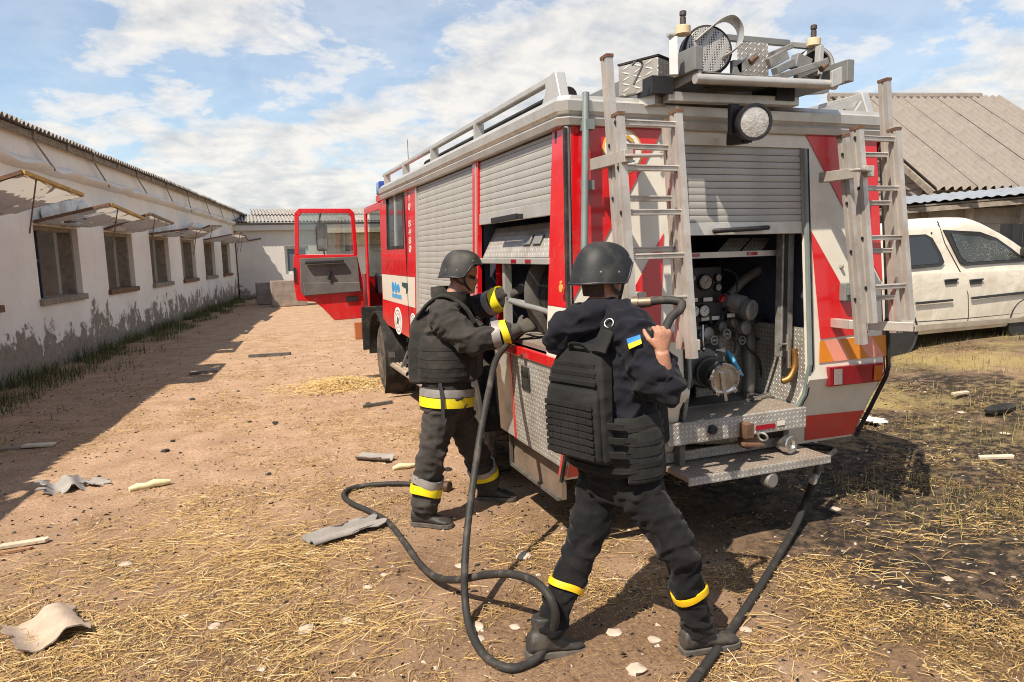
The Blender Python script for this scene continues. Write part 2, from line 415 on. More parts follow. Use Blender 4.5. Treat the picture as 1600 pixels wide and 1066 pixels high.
bbox(mb, T0, T1, -9.4, -9, -.3, 1.2); bbox(mb, T0, T1, -9.4, -9, 2.5, WH)
for i in range(0, len(e2), 2): bbox(mb, e2[i], e2[i + 1], -9.4, -9, 1.2, 2.5)
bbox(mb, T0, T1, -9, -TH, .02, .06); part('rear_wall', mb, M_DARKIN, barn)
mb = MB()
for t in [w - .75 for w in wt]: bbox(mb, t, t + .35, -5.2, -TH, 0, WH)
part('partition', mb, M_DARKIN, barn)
# crumbling cornice: an uneven plaster ledge
random.seed(3); rs = []
n = 150
for i in range(n + 1):
    t = T0 + (T1 - T0) * i / n; j = .05 * noise.noise((t * 1.3, 0, 9)) + .03 * noise.noise((t * 6, 2, 1)); sag = -.10 * smoothstep(5, 26, t)
    pr = [(-.02, 3.36), (.05, 3.40), (.12 + j, 3.43), (.15 + j, 3.48 + j), (.12 + j, 3.53), (.04, 3.57), (-.06, 3.58), (-.06, 3.36)]
    rs.append([B(t, a, z + sag + .5 * j) for a, z in pr])
part('cornice', MB().rings(rs), M_PLASTER, barn, smooth=50)
mb = MB(); bbox(mb, T0, T1, -.30, .02, WH, 3.98); part('parapet', mb, M_PLASTER, barn)
mb = MB(); bbox(mb, T0, T1, .10, .13, 3.88, 3.99); part('eave_board', mb, M_OLDWOOD, barn)
for i in range(30):
    t = T0 + .6 + i * 1.4 + random.uniform(-.1, .1)
    if t > T1 - .2: break
    mb = MB(); mb.bar(B(t, -1.0, 4.20), B(t, .16, 3.94), .09, .12); part('rafter', mb, M_OLDWOOD, barn)
    if i % 2:
        mb = MB(); mb.bar(B(t, .12, 3.88), B(t + random.uniform(.3, .9), .14, 3.30 + random.uniform(0, .25)), .018, .03); part('loose_batten', mb, M_OLDWOOD, barn)
sheet = corrugated(1.1, 1.75, .155, .034); sm = sheet.mesh('roof_sheet', [M_ASBEST], smooth=60)
roof_b = MB(); bbox(roof_b, T0, T1, -2.4, -.9, 4.18, 4.2)  # roof left open behind this strip so sun lights the interior
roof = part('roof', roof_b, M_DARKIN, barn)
i = 0; t = T0
rise = Vector((0, 0, .27)) - BN
rise.normalize(); up = BU.cross(rise).normalized()
if up.z < 0: up = -up
while t < T1:
    for row in range(2):
        p = B(t, .24 - row * 1.62 + random.uniform(-.02, .02), 4.03 + row * .43 - .10 * smoothstep(5, 26, t) + random.uniform(-.008, .008)) - ORG[barn.name]
        inst('roof_sheet', sm, roof, frameM(p, BU, rise, up))
    t += 1.085
# windows with propped shutters
random.seed(11); UPZ0 = Vector((0, 0, 1))
for wi, t in enumerate(wt):
    win = MB()
    fw = .075
    for (a, b_) in ((t, t + fw), (t + WW - fw, t + WW)): bbox(win, a, b_, -.34, -.10, Z0 + .02, Z1)
    bbox(win, t + fw, t + WW - fw, -.34, -.10, Z1 - fw, Z1)
    wo = part('window', win, M_OLDWOOD, barn, bevel=.006)
    mb = MB(); bbox(mb, t - .06, t + WW + .06, -.40, .07, Z0 - .09, Z0 + .018)
    part('sill', mb, M_RUST if wi % 2 else M_OLDWOOD, wo, bevel=.01)
    mb = MB()
    if wi != 8:
        s0 = t + .62; bbox(mb, s0, s0 + .05, -.28, -.2, Z0 + .02, Z1 - fw); bbox(mb, t + fw, t + .6, -.26, -.2, 1.85, 1.90)
    if wi in (4, 5):
        bbox(mb, t + .08, t + .60, -.27, -.24, 1.22, 1.5)
    if mb.v: part('mullion', mb, M_BLUEIN, wo)
    # shutter
    tip = Vector((0, 0, (.02, .3, .12, .40, .26, .30, .12, .34, .2, .34, .18)[wi])); dep = (1.2, 1.1, 1.0, 1.35, 1.25, 1.0, 1.15, .9, 1.2, .8, 1.1)[wi]; skew = random.uniform(-.25, .25)
    a0, a1 = B(t + .02, .03, 2.52), B(t + WW - .02, .03, 2.52)
    o0 = B(t + .02 + skew, dep, 2.52) + tip; o1 = B(t + WW - .02 + skew, dep, 2.52) + tip * random.uniform(.1, 1.3)
    sh = MB(); sh.bar(a0, a1, .06, .05)
    so_ = part('shutter', sh, M_OLDWOOD, barn)
    for nm, p, q, mt in (('side_rail', a0, o0, M_RUST), ('side_rail', a1, o1, M_RUST), ('outer_rail', o0, o1, M_YELWOOD if wi in (3, 4) else M_OLDWOOD), ('middle_rail', (a0 + a1) / 2, (o0 + o1) / 2, M_OLDWOOD)):
        part(nm, MB().bar(p, q, .055, .045), mt, so_)
    fm = MB(); NU, NV = 14, 9
    for j in range(NV + 1):
        for i in range(NU + 1):
            u, v = i / NU, j / NV; p = a0.lerp(a1, u).lerp(o0.lerp(o1, u), v)
            p.z += -.07 * math.sin(math.pi * v) * math.sin(math.pi * u) * (1 + noise.noise((wi * 3, u * 3, v * 3))) + .06 * noise.noise((u * 9, v * 9, wi)) - .03
            fm.v.append(tuple(p))
    for j in range(NV):
        for i in range(NU): fm.f.append((j*(NU+1)+i, j*(NU+1)+i+1, (j+1)*(NU+1)+i+1, (j+1)*(NU+1)+i)); fm.m.append(0)
    part('torn_film', fm, M_FILM, so_, smooth=180)
    part('prop_wire', MB().tube([o0.lerp(o1, .2), o0.lerp(o1, .2) + Vector((0, 0, -.7)) - BN * .15], .01, 5), M_RUST, so_)
    if wi < 8 and wi >= 3:       # lime and rubble fallen on the shutter
        for q in range(11):
            mb = MB()
            u, v = random.random() * .7 + .1, random.random() ** 1.6 * .5; c0 = a0.lerp(a1, u).lerp(o0.lerp(o1, u), v) + UPZ0 * .22; r = random.uniform(.09, .24) * (1 - .9 * v)
            rs = [[c0 + Vector((0, 0, -.1 + r * 1.5 * math.sin(l))) + (BU * math.cos(a) + BN * math.sin(a)) * r * math.cos(l) * (1 + .5 * noise.noise((q, a, l * 2))) for a in [2 * math.pi * z / 9 for z in range(9)]] for l in (-.5, 0, .5, 1.0, 1.35)]
            part('fallen_lime', mb.rings(rs), M_LUMP, so_, smooth=40)

# ------------------------------------------------------------------ building across the end of the yard
fb = thing('farm_building', 'low whitewashed building with grey corrugated roof closing the far end of the yard', 'building', (4, 35, 0))
FY = 34.5
fxl = on(372, 420, 1, FY).x; fz = lambda y, x=450: on(x, y, 1, FY).z
E1 = fz(348); E0 = -.2
wins = []
for (x0, y0, x1, y1) in ((444, 385, 484, 427), (535, 377, 556, 396), (600, 380, 640, 420)):
    a, b_ = on(x0, y0, 1, FY), on(x1, y1, 1, FY); wins.append((a.x, b_.x, b_.z, a.z))
xs = sorted({fxl, 16.0} | {w[0] for w in wins} | {w[1] for w in wins})
mb = MB()
for i in range(len(xs) - 1):
    w = [q for q in wins if abs(q[0] - xs[i]) < 1e-6]
    if w: mb.box2((xs[i], FY, E0), (xs[i+1], FY + .4, w[0][2])); mb.box2((xs[i], FY, w[0][3]), (xs[i+1], FY + .4, E1))
    else: mb.box2((xs[i], FY, E0), (xs[i+1], FY + .4, E1))
mb.box2((fxl, FY + .4, E0), (fxl + .4, FY + 8, E1)); part('wall', mb, M_PLASTER2, fb)
part('cornice', MB().box2((fxl - .1, FY - .22, E1 - .35), (16, FY - .004, E1 - .10)), M_PLASTER2, fb, bevel=.03)
part('interior', MB().box2((fxl + .5, FY + 1.2, E0), (16, FY + 1.3, E1)), M_DARKIN, fb)
for w in wins:
    mb = MB(); f_ = .12
    mb.box2((w[0], FY + .08, w[2]), (w[0] + f_, FY + .2, w[3])); mb.box2((w[1] - f_, FY + .08, w[2]), (w[1], FY + .2, w[3]))
    mb.box2((w[0] + f_, FY + .08, w[3] - f_), (w[1] - f_, FY + .2, w[3])); mb.box2((w[0] + f_, FY + .08, w[2]), (w[1] - f_, FY + .2, w[2] + f_))
    wo = part('window', mb, M('pale_window_frame', (.55, .55, .52), .6), fb)
    part('pane', MB().box2((w[0] + f_, FY + .13, w[2] + f_), (w[1] - f_, FY + .14, w[3] - f_)), glass('far_glass', (.10, .13, .15), .12), wo)
pr = [on(495, 352, 1, FY), on(585, 352, 1, FY)]
part('awning_board', MB().box2((pr[0].x, FY - .9, fz(366)), (pr[1].x + 1, FY - .23, fz(358))), M('faded_board', (.55, .47, .36), .8), fb)
part('awning_fascia', MB().box2((pr[0].x + .1, FY - .23, fz(385)), (pr[1].x + 1, FY - .15, fz(367))), M('faded_board', (.55, .47, .36), .8), fb)
Rz = fz(329); L_ = 4.6; ang = math.atan2(Rz - E1, 3.6)
rl = Vector((0, math.cos(ang), math.sin(ang)))
fsm = corrugated(1.1, 3.0, .155, .035).mesh('roof_sheet', [M_ASBEST], smooth=60)
rb = part('roof', MB().add([(fxl - .2, FY - .3, E1 + .0), (16, FY - .3, E1), (16, FY + 3.3, Rz - .04), (fxl + 1.2, FY + 3.3, Rz - .04)], [(0,1,2,3)]), M_DARKIN, fb)
x = fxl - .3; i = 0
while x < 15:
    for row in range(2):
        if row == 1 and x < fxl + .6: continue
        p = Vector((x, FY - .4, E1 + .04)) + rl * (row * 2.75) + Vector((0, 0, .05 * row)) - ORG[fb.name]
        inst('roof_sheet', fsm, rb, frameM(p, Vector((1,0,0)), rl, Vector((0, -rl.z, rl.y))))
    x += 1.09
part('ridge_cap', MB().tube([(fxl + .8, FY + 4.6, Rz + .12), (15.5, FY + 4.6, Rz + .12)], .17, 8), M_ASBEST, rb)

# concrete feed troughs in front of the barn's far corner
M_CONC = M('stained_concrete', (.27, .215, .175), .95, var=.28, scale=4, bump=.5, bscale=30)
for i, (x0, x1, y0, y1, lab) in enumerate(((402, 434, 441, 477, 'dark stained concrete block against the end of the barn'), (424, 478, 437, 458, 'brown concrete trough lying between the barn and the open truck door'))):
    a = on(x0, y1, 2, 0.0); Y_ = a.y if i == 0 else 27.5
    a, b_ = on(x0, y1, 1, Y_), on(x1, y0, 1, Y_); z1 = b_.z
    t_ = thing('concrete_block', lab, 'block', (a.x, Y_, 0))
    mb = MB(); w_ = .12
    mb.box2((a.x, Y_, 0), (b_.x, Y_ + w_, z1)); mb.box2((a.x, Y_ + .9, 0), (b_.x, Y_ + 1.0, z1 * .97)); mb.box2((a.x, Y_ + w_, 0), (a.x + w_, Y_ + .9, z1 * .98)); mb.box2((b_.x - w_, Y_ + w_, 0), (b_.x, Y_ + .9, z1 * .98))
    part('trough_wall', mb, M_CONC, t_, bevel=.03)
    part('rubble_fill', MB().box2((a.x + w_, Y_ + w_, 0), (b_.x - w_, Y_ + .9, z1 * .6)), M_BRICKGREY, t_)

# ------------------------------------------------------------------ house on the right
ra = math.radians(103.5); HU = Vector((math.sin(ra), math.cos(ra), 0)); HN = Vector((-HU.y, HU.x, 0))    # HU along the ridge, HN away from the camera
R0 = D(1302, 153, 21.0); R1 = D(1540, 152, 21.3); ER = D(1438, 293, 17.0)
HB = Vector((R0.x, R0.y, 0))
def Hh(u, n, z): return HB + HU * u + HN * n + Vector((0, 0, z))
def huv(p): q = p - HB; return q.dot(HU), q.dot(HN), p.z
RL = huv(R1)[0]; RZ = R0.z; EU, EN, EZ = huv(ER)
house = thing('house', 'house with big weathered corrugated gable roof and plank walls behind the white car', 'house', Hh(3, 0, 0))
rl = (Hh(0, 0, RZ) - Hh(0, EN, EZ)); RLEN = rl.length; rl.normalize(); hup = HU.cross(rl).normalized()
if hup.z < 0: hup = -hup
roof = part('roof', MB().plate([Hh(0, 0, RZ - .1), Hh(0, EN, EZ - .1), Hh(RL, EN, EZ - .1), Hh(RL, 0, RZ - .1)], .03).plate([Hh(0, 0, RZ - .06), Hh(0, -EN, EZ - .06), Hh(RL, -EN, EZ - .06), Hh(RL, 0, RZ - .06)], .03), M_OLDWOOD, house)
rows = 4; rlen = RLEN / rows
hsm = corrugated(1.13, rlen + .15, .226, .058).mesh('roof_sheet', [M_ASBESTL], smooth=60)
nsh = int((RL + .1) / 1.1) + 1
for row in range(rows):
    for i in range(nsh):
        p = Hh(-.1 + i * 1.1, EN, EZ) + rl * (row * rlen - .12) + hup * (.02 + random.uniform(0, .012)) - rl * 0
        p = p + Vector((0, 0, .0)) - ORG[house.name]
        Rm = Matrix.Rotation(.028, 3, HU); r2 = Rm @ rl
        inst('roof_sheet', hsm, roof, frameM(p, HU, rl, hup))
part('ridge_cap', MB().tube([Hh(-.15, 0, RZ + .02), Hh(RL + .1, 0, RZ + .02)], .13, 8, flat=.7), M_ASBESTL, roof)
part('barge_board', MB().bar(Hh(-.12, 0, RZ - .10), Hh(-.12, EN - .1, EZ - .16), .05, .16), M_OLDWOOD, roof)
M_PLANK = M('beige_plank_siding', (.42, .35, .27), .85, var=.2, scale=4, dirt=((.25, .19, .14), .3, 3))
M_PLANKD = M('dark_plank_siding', (.22, .175, .14), .88, var=.25, scale=4)
part('wall', MB().hexa([Hh(.3, EN + .9, -.2), Hh(RL - .3, EN + .9, -.2), Hh(RL - .3, -EN - .9, -.2), Hh(.3, -EN - .9, -.2), Hh(.3, EN + .9, EZ + .5), Hh(RL - .3, EN + .9, EZ + .5), Hh(RL - .3, -EN - .9, EZ + .5), Hh(.3, -EN - .9, EZ + .5)]), M_PLANKD, house)
ph = .17
for i in range(34):          # gable planks
    z = .2 + i * ph; half = min(-EN - .75, (-EN) * (RZ - .25 - z) / (RZ - EZ))
    if half < .15: break
    if z < 1.2: continue
    part('plank', MB().hexa([Hh(.22, -half, z), Hh(.29, -half, z), Hh(.29, half, z), Hh(.22, half, z), Hh(.255, -half, z + ph), Hh(.29, -half, z + ph), Hh(.29, half, z + ph), Hh(.255, half, z + ph)]), M_PLANKD, house)
for i in range(16):          # front planks under the eave
    z = .9 + i * ph
    part('plank', MB().hexa([Hh(.3, EN + .83, z), Hh(RL - .3, EN + .83, z), Hh(RL - .3, EN + .9, z), Hh(.3, EN + .9, z), Hh(.3, EN + .865, z + ph), Hh(RL - .3, EN + .865, z + ph), Hh(RL - .3, EN + .9, z + ph), Hh(.3, EN + .9, z + ph)]), M_PLANK, house)
# small roof seen past the truck's rail
lowr = thing('shed', 'low shed with pale corrugated roof glimpsed above the truck body beside the house gable', 'shed', Hh(-3, 1.2, 0))
sA, sB = D(1225, 166, 22.5), D(1318, 163, 22.0)
q0, q1 = huv(sA), huv(sB)
part('wall', MB().hexa([Hh(q0[0], 1.0, -.2), Hh(-.3, 1.0, -.2), Hh(-.3, 4, -.2), Hh(q0[0], 4, -.2), Hh(q0[0], 1.0, 4.4), Hh(-.3, 1.0, 4.4), Hh(-.3, 4, 5.1), Hh(q0[0], 4, 5.1)]), M_PLANKD, lowr)
sr = Vector(Hh(0, 2.4, sA.z) - Hh(0, -.6, 4.45)); sl_ = sr.length; sr.normalize(); sup = HU.cross(sr).normalized(); sup = sup if sup.z > 0 else -sup
rsl = corrugated(1.13, sl_, .16, .03).mesh('roof_sheet', [M_ASBESTL], smooth=60)
rfs = part('roof', MB().plate([Hh(q0[0], -.5, 4.40), Hh(-.2, -.5, 4.40), Hh(-.2, 2.4, sA.z - .1), Hh(q0[0], 2.4, sA.z - .1)], .03), M_OLDWOOD, lowr)
i = 0
while q0[0] + i * 1.1 < -.6:
    inst('roof_sheet', rsl, rfs, frameM(Hh(q0[0] + i * 1.1, -.6, 4.5) - ORG[lowr.name], HU, sr, sup)); i += 1
# lean-to with sheet metal roof
lt = thing('lean_to', 'lean-to with blue-grey sheet metal roof on posts along the house front', 'lean-to', Hh(3, EN - 1.5, 0))
LA, LB = D(1362, 322, 14.8), D(1640, 299, 14.2); LC = D(1372, 312, 16.6); LD = D(1640, 286, 16.2)
M_TIN = M('galvanised_tin', (.42, .46, .50), .45, .55, var=.15, scale=3, dirt=((.26, .22, .19), .4, 2))
ru = (LB - LA); rw = ru.length; ru.normalize(); rv = (LC - LA); rvl = rv.length; rv.normalize(); rn = ru.cross(rv).normalized(); rn = rn if rn.z > 0 else -rn
tin = corrugated(1.0, rvl, .2, .016).mesh('roof_sheet', [M_TIN], smooth=60)
rf = part('roof', MB().plate([LA - Vector((0,0,.09)), LB - Vector((0,0,.09)), LD - Vector((0,0,.09)), LC - Vector((0,0,.09))], .03), M_OLDWOOD, lt)
for i in range(int(rw / .98) + 1): inst('roof_sheet', tin, rf, frameM(LA + ru * (.98 * i) - ORG[lt.name], ru, rv, rn))
part('fascia', MB().bar(LA - Vector((0,0,.16)), LB - Vector((0,0,.16)), .05, .1), M_OLDWOOD, lt)
for px_ in (1385, 1448, 1520, 1600):
    f_ = (px_ - 1362) / (1640 - 1362); p = LA.lerp(LB, f_) + rv * .3
    part('post', MB().bar((p.x, p.y, .2), (p.x, p.y, p.z - .1), .11, .11), M_PLANK if px_ == 1520 else M_OLDWOOD, lt, bevel=.01)
W0, W1 = LA.lerp(LC, .22), LB.lerp(LD, .22)
part('wall', MB().plate([(W0.x, W0.y, 0), (W1.x, W1.y, 0), (W1.x, W1.y, W1.z - .1), (W0.x, W0.y, W0.z - .1)], .06, HN), M_PLANKD, lt)
for i in range(13):
    z = .5 + i * .16
    if z > W0.z - .3: break
    a, b_ = Vector((W0.x, W0.y, z)), Vector((W1.x, W1.y, z)); up_ = Vector((0, 0, .16))
    part('plank', MB().hexa([a - HN * .05, b_ - HN * .05, b_, a, a - HN * .02 + up_, b_ - HN * .02 + up_, b_ + up_, a + up_]), M_PLANK, lt)
def ltw(x0, y0, x1, y1, nm, mt, frame=.05):
    # a window on the lean-to's plank wall, placed by where its corners are seen
    def hit(x, y):
        d = Vector(dirw(x, y)); t = (W0 - HN * .06 - Vector(CAM)).dot(HN) / d.dot(HN); return Vector(CAM) + d * t
    p = [hit(x0, y0), hit(x1, y0), hit(x1, y1), hit(x0, y1)]
    cen = sum(p, Vector()) / 4
    mb = MB()
    for i in range(4): mb.bar(p[i], p[(i + 1) % 4], .07, .07, HN)
    w = part('window', mb, M('white_frame_paint', (.68, .66, .62), .6), lt)
    part('pane', MB().plate(p, .01, -HN), mt, w)
ltw(1578, 322, 1598, 350, 'window', glass('house_glass', (.16, .19, .22), .1)); ltw(1455, 322, 1515, 336, 'window', M('board_panel', (.46, .40, .32), .8))
# dark fence beside the car
fe = thing('fence', 'black sheet fence beyond the bonnet of the white car', 'fence', D(1600, 500, 12.8))
for i in range(8):
    a = D(1572 + i * 18, 350, 13.2); part('panel', MB().box((a.x, a.y, (.1 + a.z) / 2), (.21, .03, a.z - .1), Matrix.Rotation(-.22, 3, 'Z')), M('black_sheet', (.02, .02, .022), .6), fe)
# ------------------------------------------------------------------ fire truck
def pick(f):        # intersect a pixel's ray with the surface f(p)=0 by bisection/secant along the ray
    def g(x, y):
        d = Vector(dirw(x, y)); c = Vector(CAM); lo, hi = .5, 40.0
        flo = f(c + d * lo)
        for _ in range(60):
            mid = (lo + hi) / 2
            if (f(c + d * mid) > 0) == (flo > 0): lo = mid
            else: hi = mid
        return c + d * lo
    return g
ZB = .95; TCX = 2.775
def YR(z): return 3.40 + (z - ZB) * .066 if z >= ZB else 3.40 + (ZB - z) * .46
def XL(z): return 1.62 + (z - 1.2) * .034 if z >= 1.2 else 1.62 + (1.2 - z) * .05
def XR(z): return 2 * TCX - XL(z)
_rp = pick(lambda p: p.y - YR(p.z)); _sp = pick(lambda p: p.x - XL(p.z))
def RP(x, y, off=0): p = _rp(x, y); return Vector((p.x, YR(p.z) - off, p.z))
def SP(x, y, off=0): p = _sp(x, y); return Vector((XL(p.z) - off, p.y, p.z))
NREAR = Vector((0, -1, .066)).normalized(); NLOW = Vector((0, -1, -.46)).normalized(); NSIDE = Vector((-1, 0, .034)).normalized()
DUST = (.34, .27, .20)
M_RED = M('fire_red_paint', (.62, .007, .012), .22, var=.06, scale=3, dirt=((.38, .11, .08), .22, 5), coat=.45, dust=.38)
M_WHITE = M('cream_white_paint', (.72, .67, .57), .3, var=.06, scale=3, dirt=((.50, .43, .34), .34, 4), coat=.25, dust=.32)
M_ALU = M('brushed_aluminium', (.58, .56, .52), .42, .55, var=.12, scale=5, dirt=((.32, .29, .25), .28, 6))
M_ALU2 = M('shutter_aluminium', (.43, .415, .385), .5, .25, var=.09, scale=4, dirt=((.36, .33, .29), .25, 3))
M_ALUG = M('grey_paint_metal', (.24, .24, .23), .5, .35, var=.15, scale=7, dirt=((.2, .18, .15), .3, 8))
M_RUB = M('black_rubber', (.022, .021, .020), .75, var=.3, scale=12, spec=.25, dirt=((.13, .105, .08), .35, 7))
M_TYRE = M('tyre_rubber', (.03, .029, .028), .85, var=.3, scale=9, bump=.3, dirt=((.22, .17, .125), .55, 5))
M_IRON = M('oily_black_iron', (.13, .122, .112), .5, .3, var=.4, scale=11, dirt=((.12, .095, .07), .4, 6), bump=.2)
M_CAST = M('grey_cast_metal', (.30, .285, .265), .48, .4, var=.3, scale=12, dirt=((.07, .06, .05), .4, 9), bump=.2)
M_CHROME = M('worn_chrome', (.62, .60, .57), .25, .95, var=.15, scale=14, dirt=((.2, .17, .14), .3, 12))
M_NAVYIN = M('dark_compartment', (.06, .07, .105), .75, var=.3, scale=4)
M_LENSR = M('red_lens', (.30, .008, .02), .12, var=.1, scale=30, coat=.8)
M_LENSA = M('amber_lens', (.50, .12, .01), .15, var=.1, scale=30, coat=.8)
M_LENSW = M('clear_lens', (.36, .31, .29), .15, var=.15, scale=40, coat=.8)
M_ORANGE = M('orange_reflector', (.62, .20, .01), .4, var=.08, scale=20)
M_PINK = M('salmon_reflector', (.72, .27, .19), .4, var=.06, scale=20)
M_BLUEB = M('blue_beacon', (.02, .06, .32), .15, var=.1, coat=.8)
M_GREEN = M('greygreen_rail', (.22, .26, .25), .45, .3, var=.12, scale=8)
def chequer(name, ax, sc_=34.0, col=(.60, .575, .53)):
    k = NT(name); s = k.sep(); u = k.mth('MULTIPLY', s[ax[0]], sc_); v = k.mth('MULTIPLY', s[ax[1]], sc_)
    fu, fv = k.mth('FLOOR', u), k.mth('FLOOR', v)
    par = k.mth('MODULO', k.mth('ABSOLUTE', k.mth('ADD', fu, fv)), 2.0)
    sg = k.mth('SUBTRACT', k.mth('MULTIPLY', k.mth('GREATER_THAN', par, .5), 2.0), 1.0)
    pu = k.mth('SUBTRACT', k.mth('SUBTRACT', u, fu), .5); pv = k.mth('SUBTRACT', k.mth('SUBTRACT', v, fv), .5)
    a = k.mth('ADD', pu, k.mth('MULTIPLY', pv, sg)); b = k.mth('SUBTRACT', k.mth('MULTIPLY', pv, sg), pu)
    d = k.mth('ADD', k.mth('POWER', k.mth('MULTIPLY', a, 1.25), 2.0), k.mth('POWER', k.mth('MULTIPLY', b, 4.2), 2.0))
    h = k.mth('SUBTRACT', 1.0, k.mth('MULTIPLY', d, 1.4), clamp=True)
    n = k.noise(5, 6, .6); dirt = k.ramp(n, [(.42, 0.0), (.68, .7)])
    c = k.mix(h, tuple(x * .62 for x in col), tuple(min(1, x * 1.35) for x in col))
    k.base(k.mix(k.mth('MULTIPLY', dirt, k.mth('SUBTRACT', 1.0, k.mth('MULTIPLY', h, .6))), c, (.22, .17, .125)))
    k.b.inputs['Metallic'].default_value = .3; k.l(k.mth('SUBTRACT', .55, k.mth('MULTIPLY', h, .2)), k.b.inputs['Roughness'])
    k.bump(h, .9, .004); return k.m
CH_XZ, CH_YZ, CH_XY = chequer('tread_plate_a', (0, 2)), chequer('tread_plate_b', (1, 2)), chequer('tread_plate_c', (0, 1), col=(.48, .40, .33))
truck = thing('fire_truck', 'red and white fire truck with roller shutters and open rear pump bay', 'fire truck', (TCX, 6.4, 0))
YF = 6.98; ZT = 2.45
def rquad(mb, x0, x1, z0, z1, off=0, t=.03):    # strip on the rear surface, follows the kink
    zs = [z0] + ([ZB] if z0 < ZB < z1 else []) + [z1]
    vs = []; fs = []
    for z in zs:
        for y in (YR(z) - off, YR(z) - off + t):
            vs += [(x0(z) if callable(x0) else x0, y, z), (x1(z) if callable(x1) else x1, y, z)]
    for i in range(len(zs) - 1):
        b = i * 4; fs += [(b, b+1, b+5, b+4), (b+3, b+2, b+6, b+7), (b+2, b, b+4, b+6), (b+1, b+3, b+7, b+5)]
    fs += [(0, 2, 3, 1), (len(vs) - 4, len(vs) - 3, len(vs) - 1, len(vs) - 2)]
    return mb.add(vs, fs)
def squad(mb, y0, y1, z0, z1, off=0, t=.03):
    zs = [z0] + ([1.2] if z0 < 1.2 < z1 else []) + [z1]; vs = []; fs = []
    for z in zs:
        for x in (XL(z) - off, XL(z) - off + t):
            vs += [(x, y0(z) if callable(y0) else y0, z), (x, y1(z) if callable(y1) else y1, z)]
    for i in range(len(zs) - 1):
        b = i * 4; fs += [(b, b+4, b+5, b+1), (b+3, b+7, b+6, b+2), (b+2, b+6, b+4, b), (b+1, b+5, b+7, b+3)]
    fs += [(0, 1, 3, 2), (len(vs) - 4, len(vs) - 2, len(vs) - 1, len(vs) - 3)]
    return mb.add(vs, fs)
OXL, OXR = 2.385, 3.265          # rear bay opening
# --- body shell
mb = MB()
rquad(mb, lambda z: XL(z) + .03, OXL, .47, ZT); rquad(mb, OXR, lambda z: XR(z) - .03, .47, ZT); rquad(mb, OXL, OXR, 2.375, ZT)
part('rear_panel', mb, M_WHITE, truck)
sh = MB()
sh.hexa([(XR(.5) - .03, 3.62, .5), (XR(.5) - .03, YF, .5), (XR(.5), YF, .5), (XR(.5), 3.62, .5), (XR(2.45) - .03, 3.5, 2.45), (XR(2.45) - .03, YF, 2.45), (XR(2.45), YF, 2.45), (XR(2.45), 3.5, 2.45)])
sh.add([(XR(ZB) - .015, YR(ZB), ZB), (XR(.5) - .015, 3.64, .5), (XR(2.45) - .015, 3.52, 2.45)], [(0, 1, 2)])
part('side_panel', sh, M_RED, truck)
part('bulkhead', MB().box2((XL(2.4) + .03, YF - .04, .5), (XR(2.4) - .03, YF, ZT)), M_RED, truck)
part('roof_deck', MB().box2((XL(2.45) + .05, 3.56, 2.47), (XR(2.45) - .05, YF + 1.5, 2.52)), M_ALUG, truck)
# inner boxes of the compartments (open towards side / rear)
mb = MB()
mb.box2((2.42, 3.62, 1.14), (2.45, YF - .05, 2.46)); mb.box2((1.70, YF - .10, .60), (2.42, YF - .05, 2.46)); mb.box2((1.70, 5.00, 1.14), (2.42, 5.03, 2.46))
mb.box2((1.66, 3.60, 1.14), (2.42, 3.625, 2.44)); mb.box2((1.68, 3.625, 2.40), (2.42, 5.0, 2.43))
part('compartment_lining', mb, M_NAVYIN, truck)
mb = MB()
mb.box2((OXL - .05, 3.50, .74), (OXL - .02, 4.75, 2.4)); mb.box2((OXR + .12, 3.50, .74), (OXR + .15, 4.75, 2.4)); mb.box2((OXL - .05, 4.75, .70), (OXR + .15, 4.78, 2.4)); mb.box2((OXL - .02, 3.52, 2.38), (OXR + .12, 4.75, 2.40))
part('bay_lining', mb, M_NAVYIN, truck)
# --- rear markings, sheets on the panel
def marks(name, polys, mt, mirror=False, off=.003):
    for pts in polys:
        for sgn in ((0, 1) if mirror else (0,)):
            P = [RP(*q, off) for q in pts]
            P = [Vector((XR(p.z) - .034, p.y, p.z)) if q[0] > 1345 and name == 'red_chevron' and q[1] < 500 else p for p, q in zip(P, pts)]
            if sgn: P = [Vector((2 * TCX - p.x, p.y, p.z)) for p in P]
            part(name, MB().plate(P, .003, NREAR if P[0].z > .9 else NLOW), mt, truck)
marks('red_chevron', [[(1256, 207), (1352, 212), (1379, 441)]], M_RED, True)
marks('red_chevron', [[(1266, 360), (1356, 520), (1281, 530)]], M_RED, True)
marks('red_skirt', [[(1258, 650), (1349, 641), (1331, 678), (1257, 688)]], M_RED, True)
bt, bb = ((1280, 533), (1386, 523)), ((1279, 567), (1384, 556))
def lerp2(a, b, t): return (a[0] + (b[0] - a[0]) * t, a[1] + (b[1] - a[1]) * t)
cuts = [(0, 0, 'o'), (.06, .22, 'p'), (.29, .46, 'o'), (.53, .74, 'p'), (.76, .97, 'o'), (1, 1, '')]
for i in range(5):
    a, b_ = cuts[i], cuts[i + 1]
    pl = [lerp2(*bt, a[0]), lerp2(*bt, b_[0]), lerp2(*bb, b_[1]), lerp2(*bb, a[1])]
    if i == 0: pl = [lerp2(*bt, 0), lerp2(*bt, .06), lerp2(*bb, .22), lerp2(*bb, 0)]
    marks('reflective_stripe', [pl], M_ORANGE if a[2] == 'o' else M_PINK, True, .004)
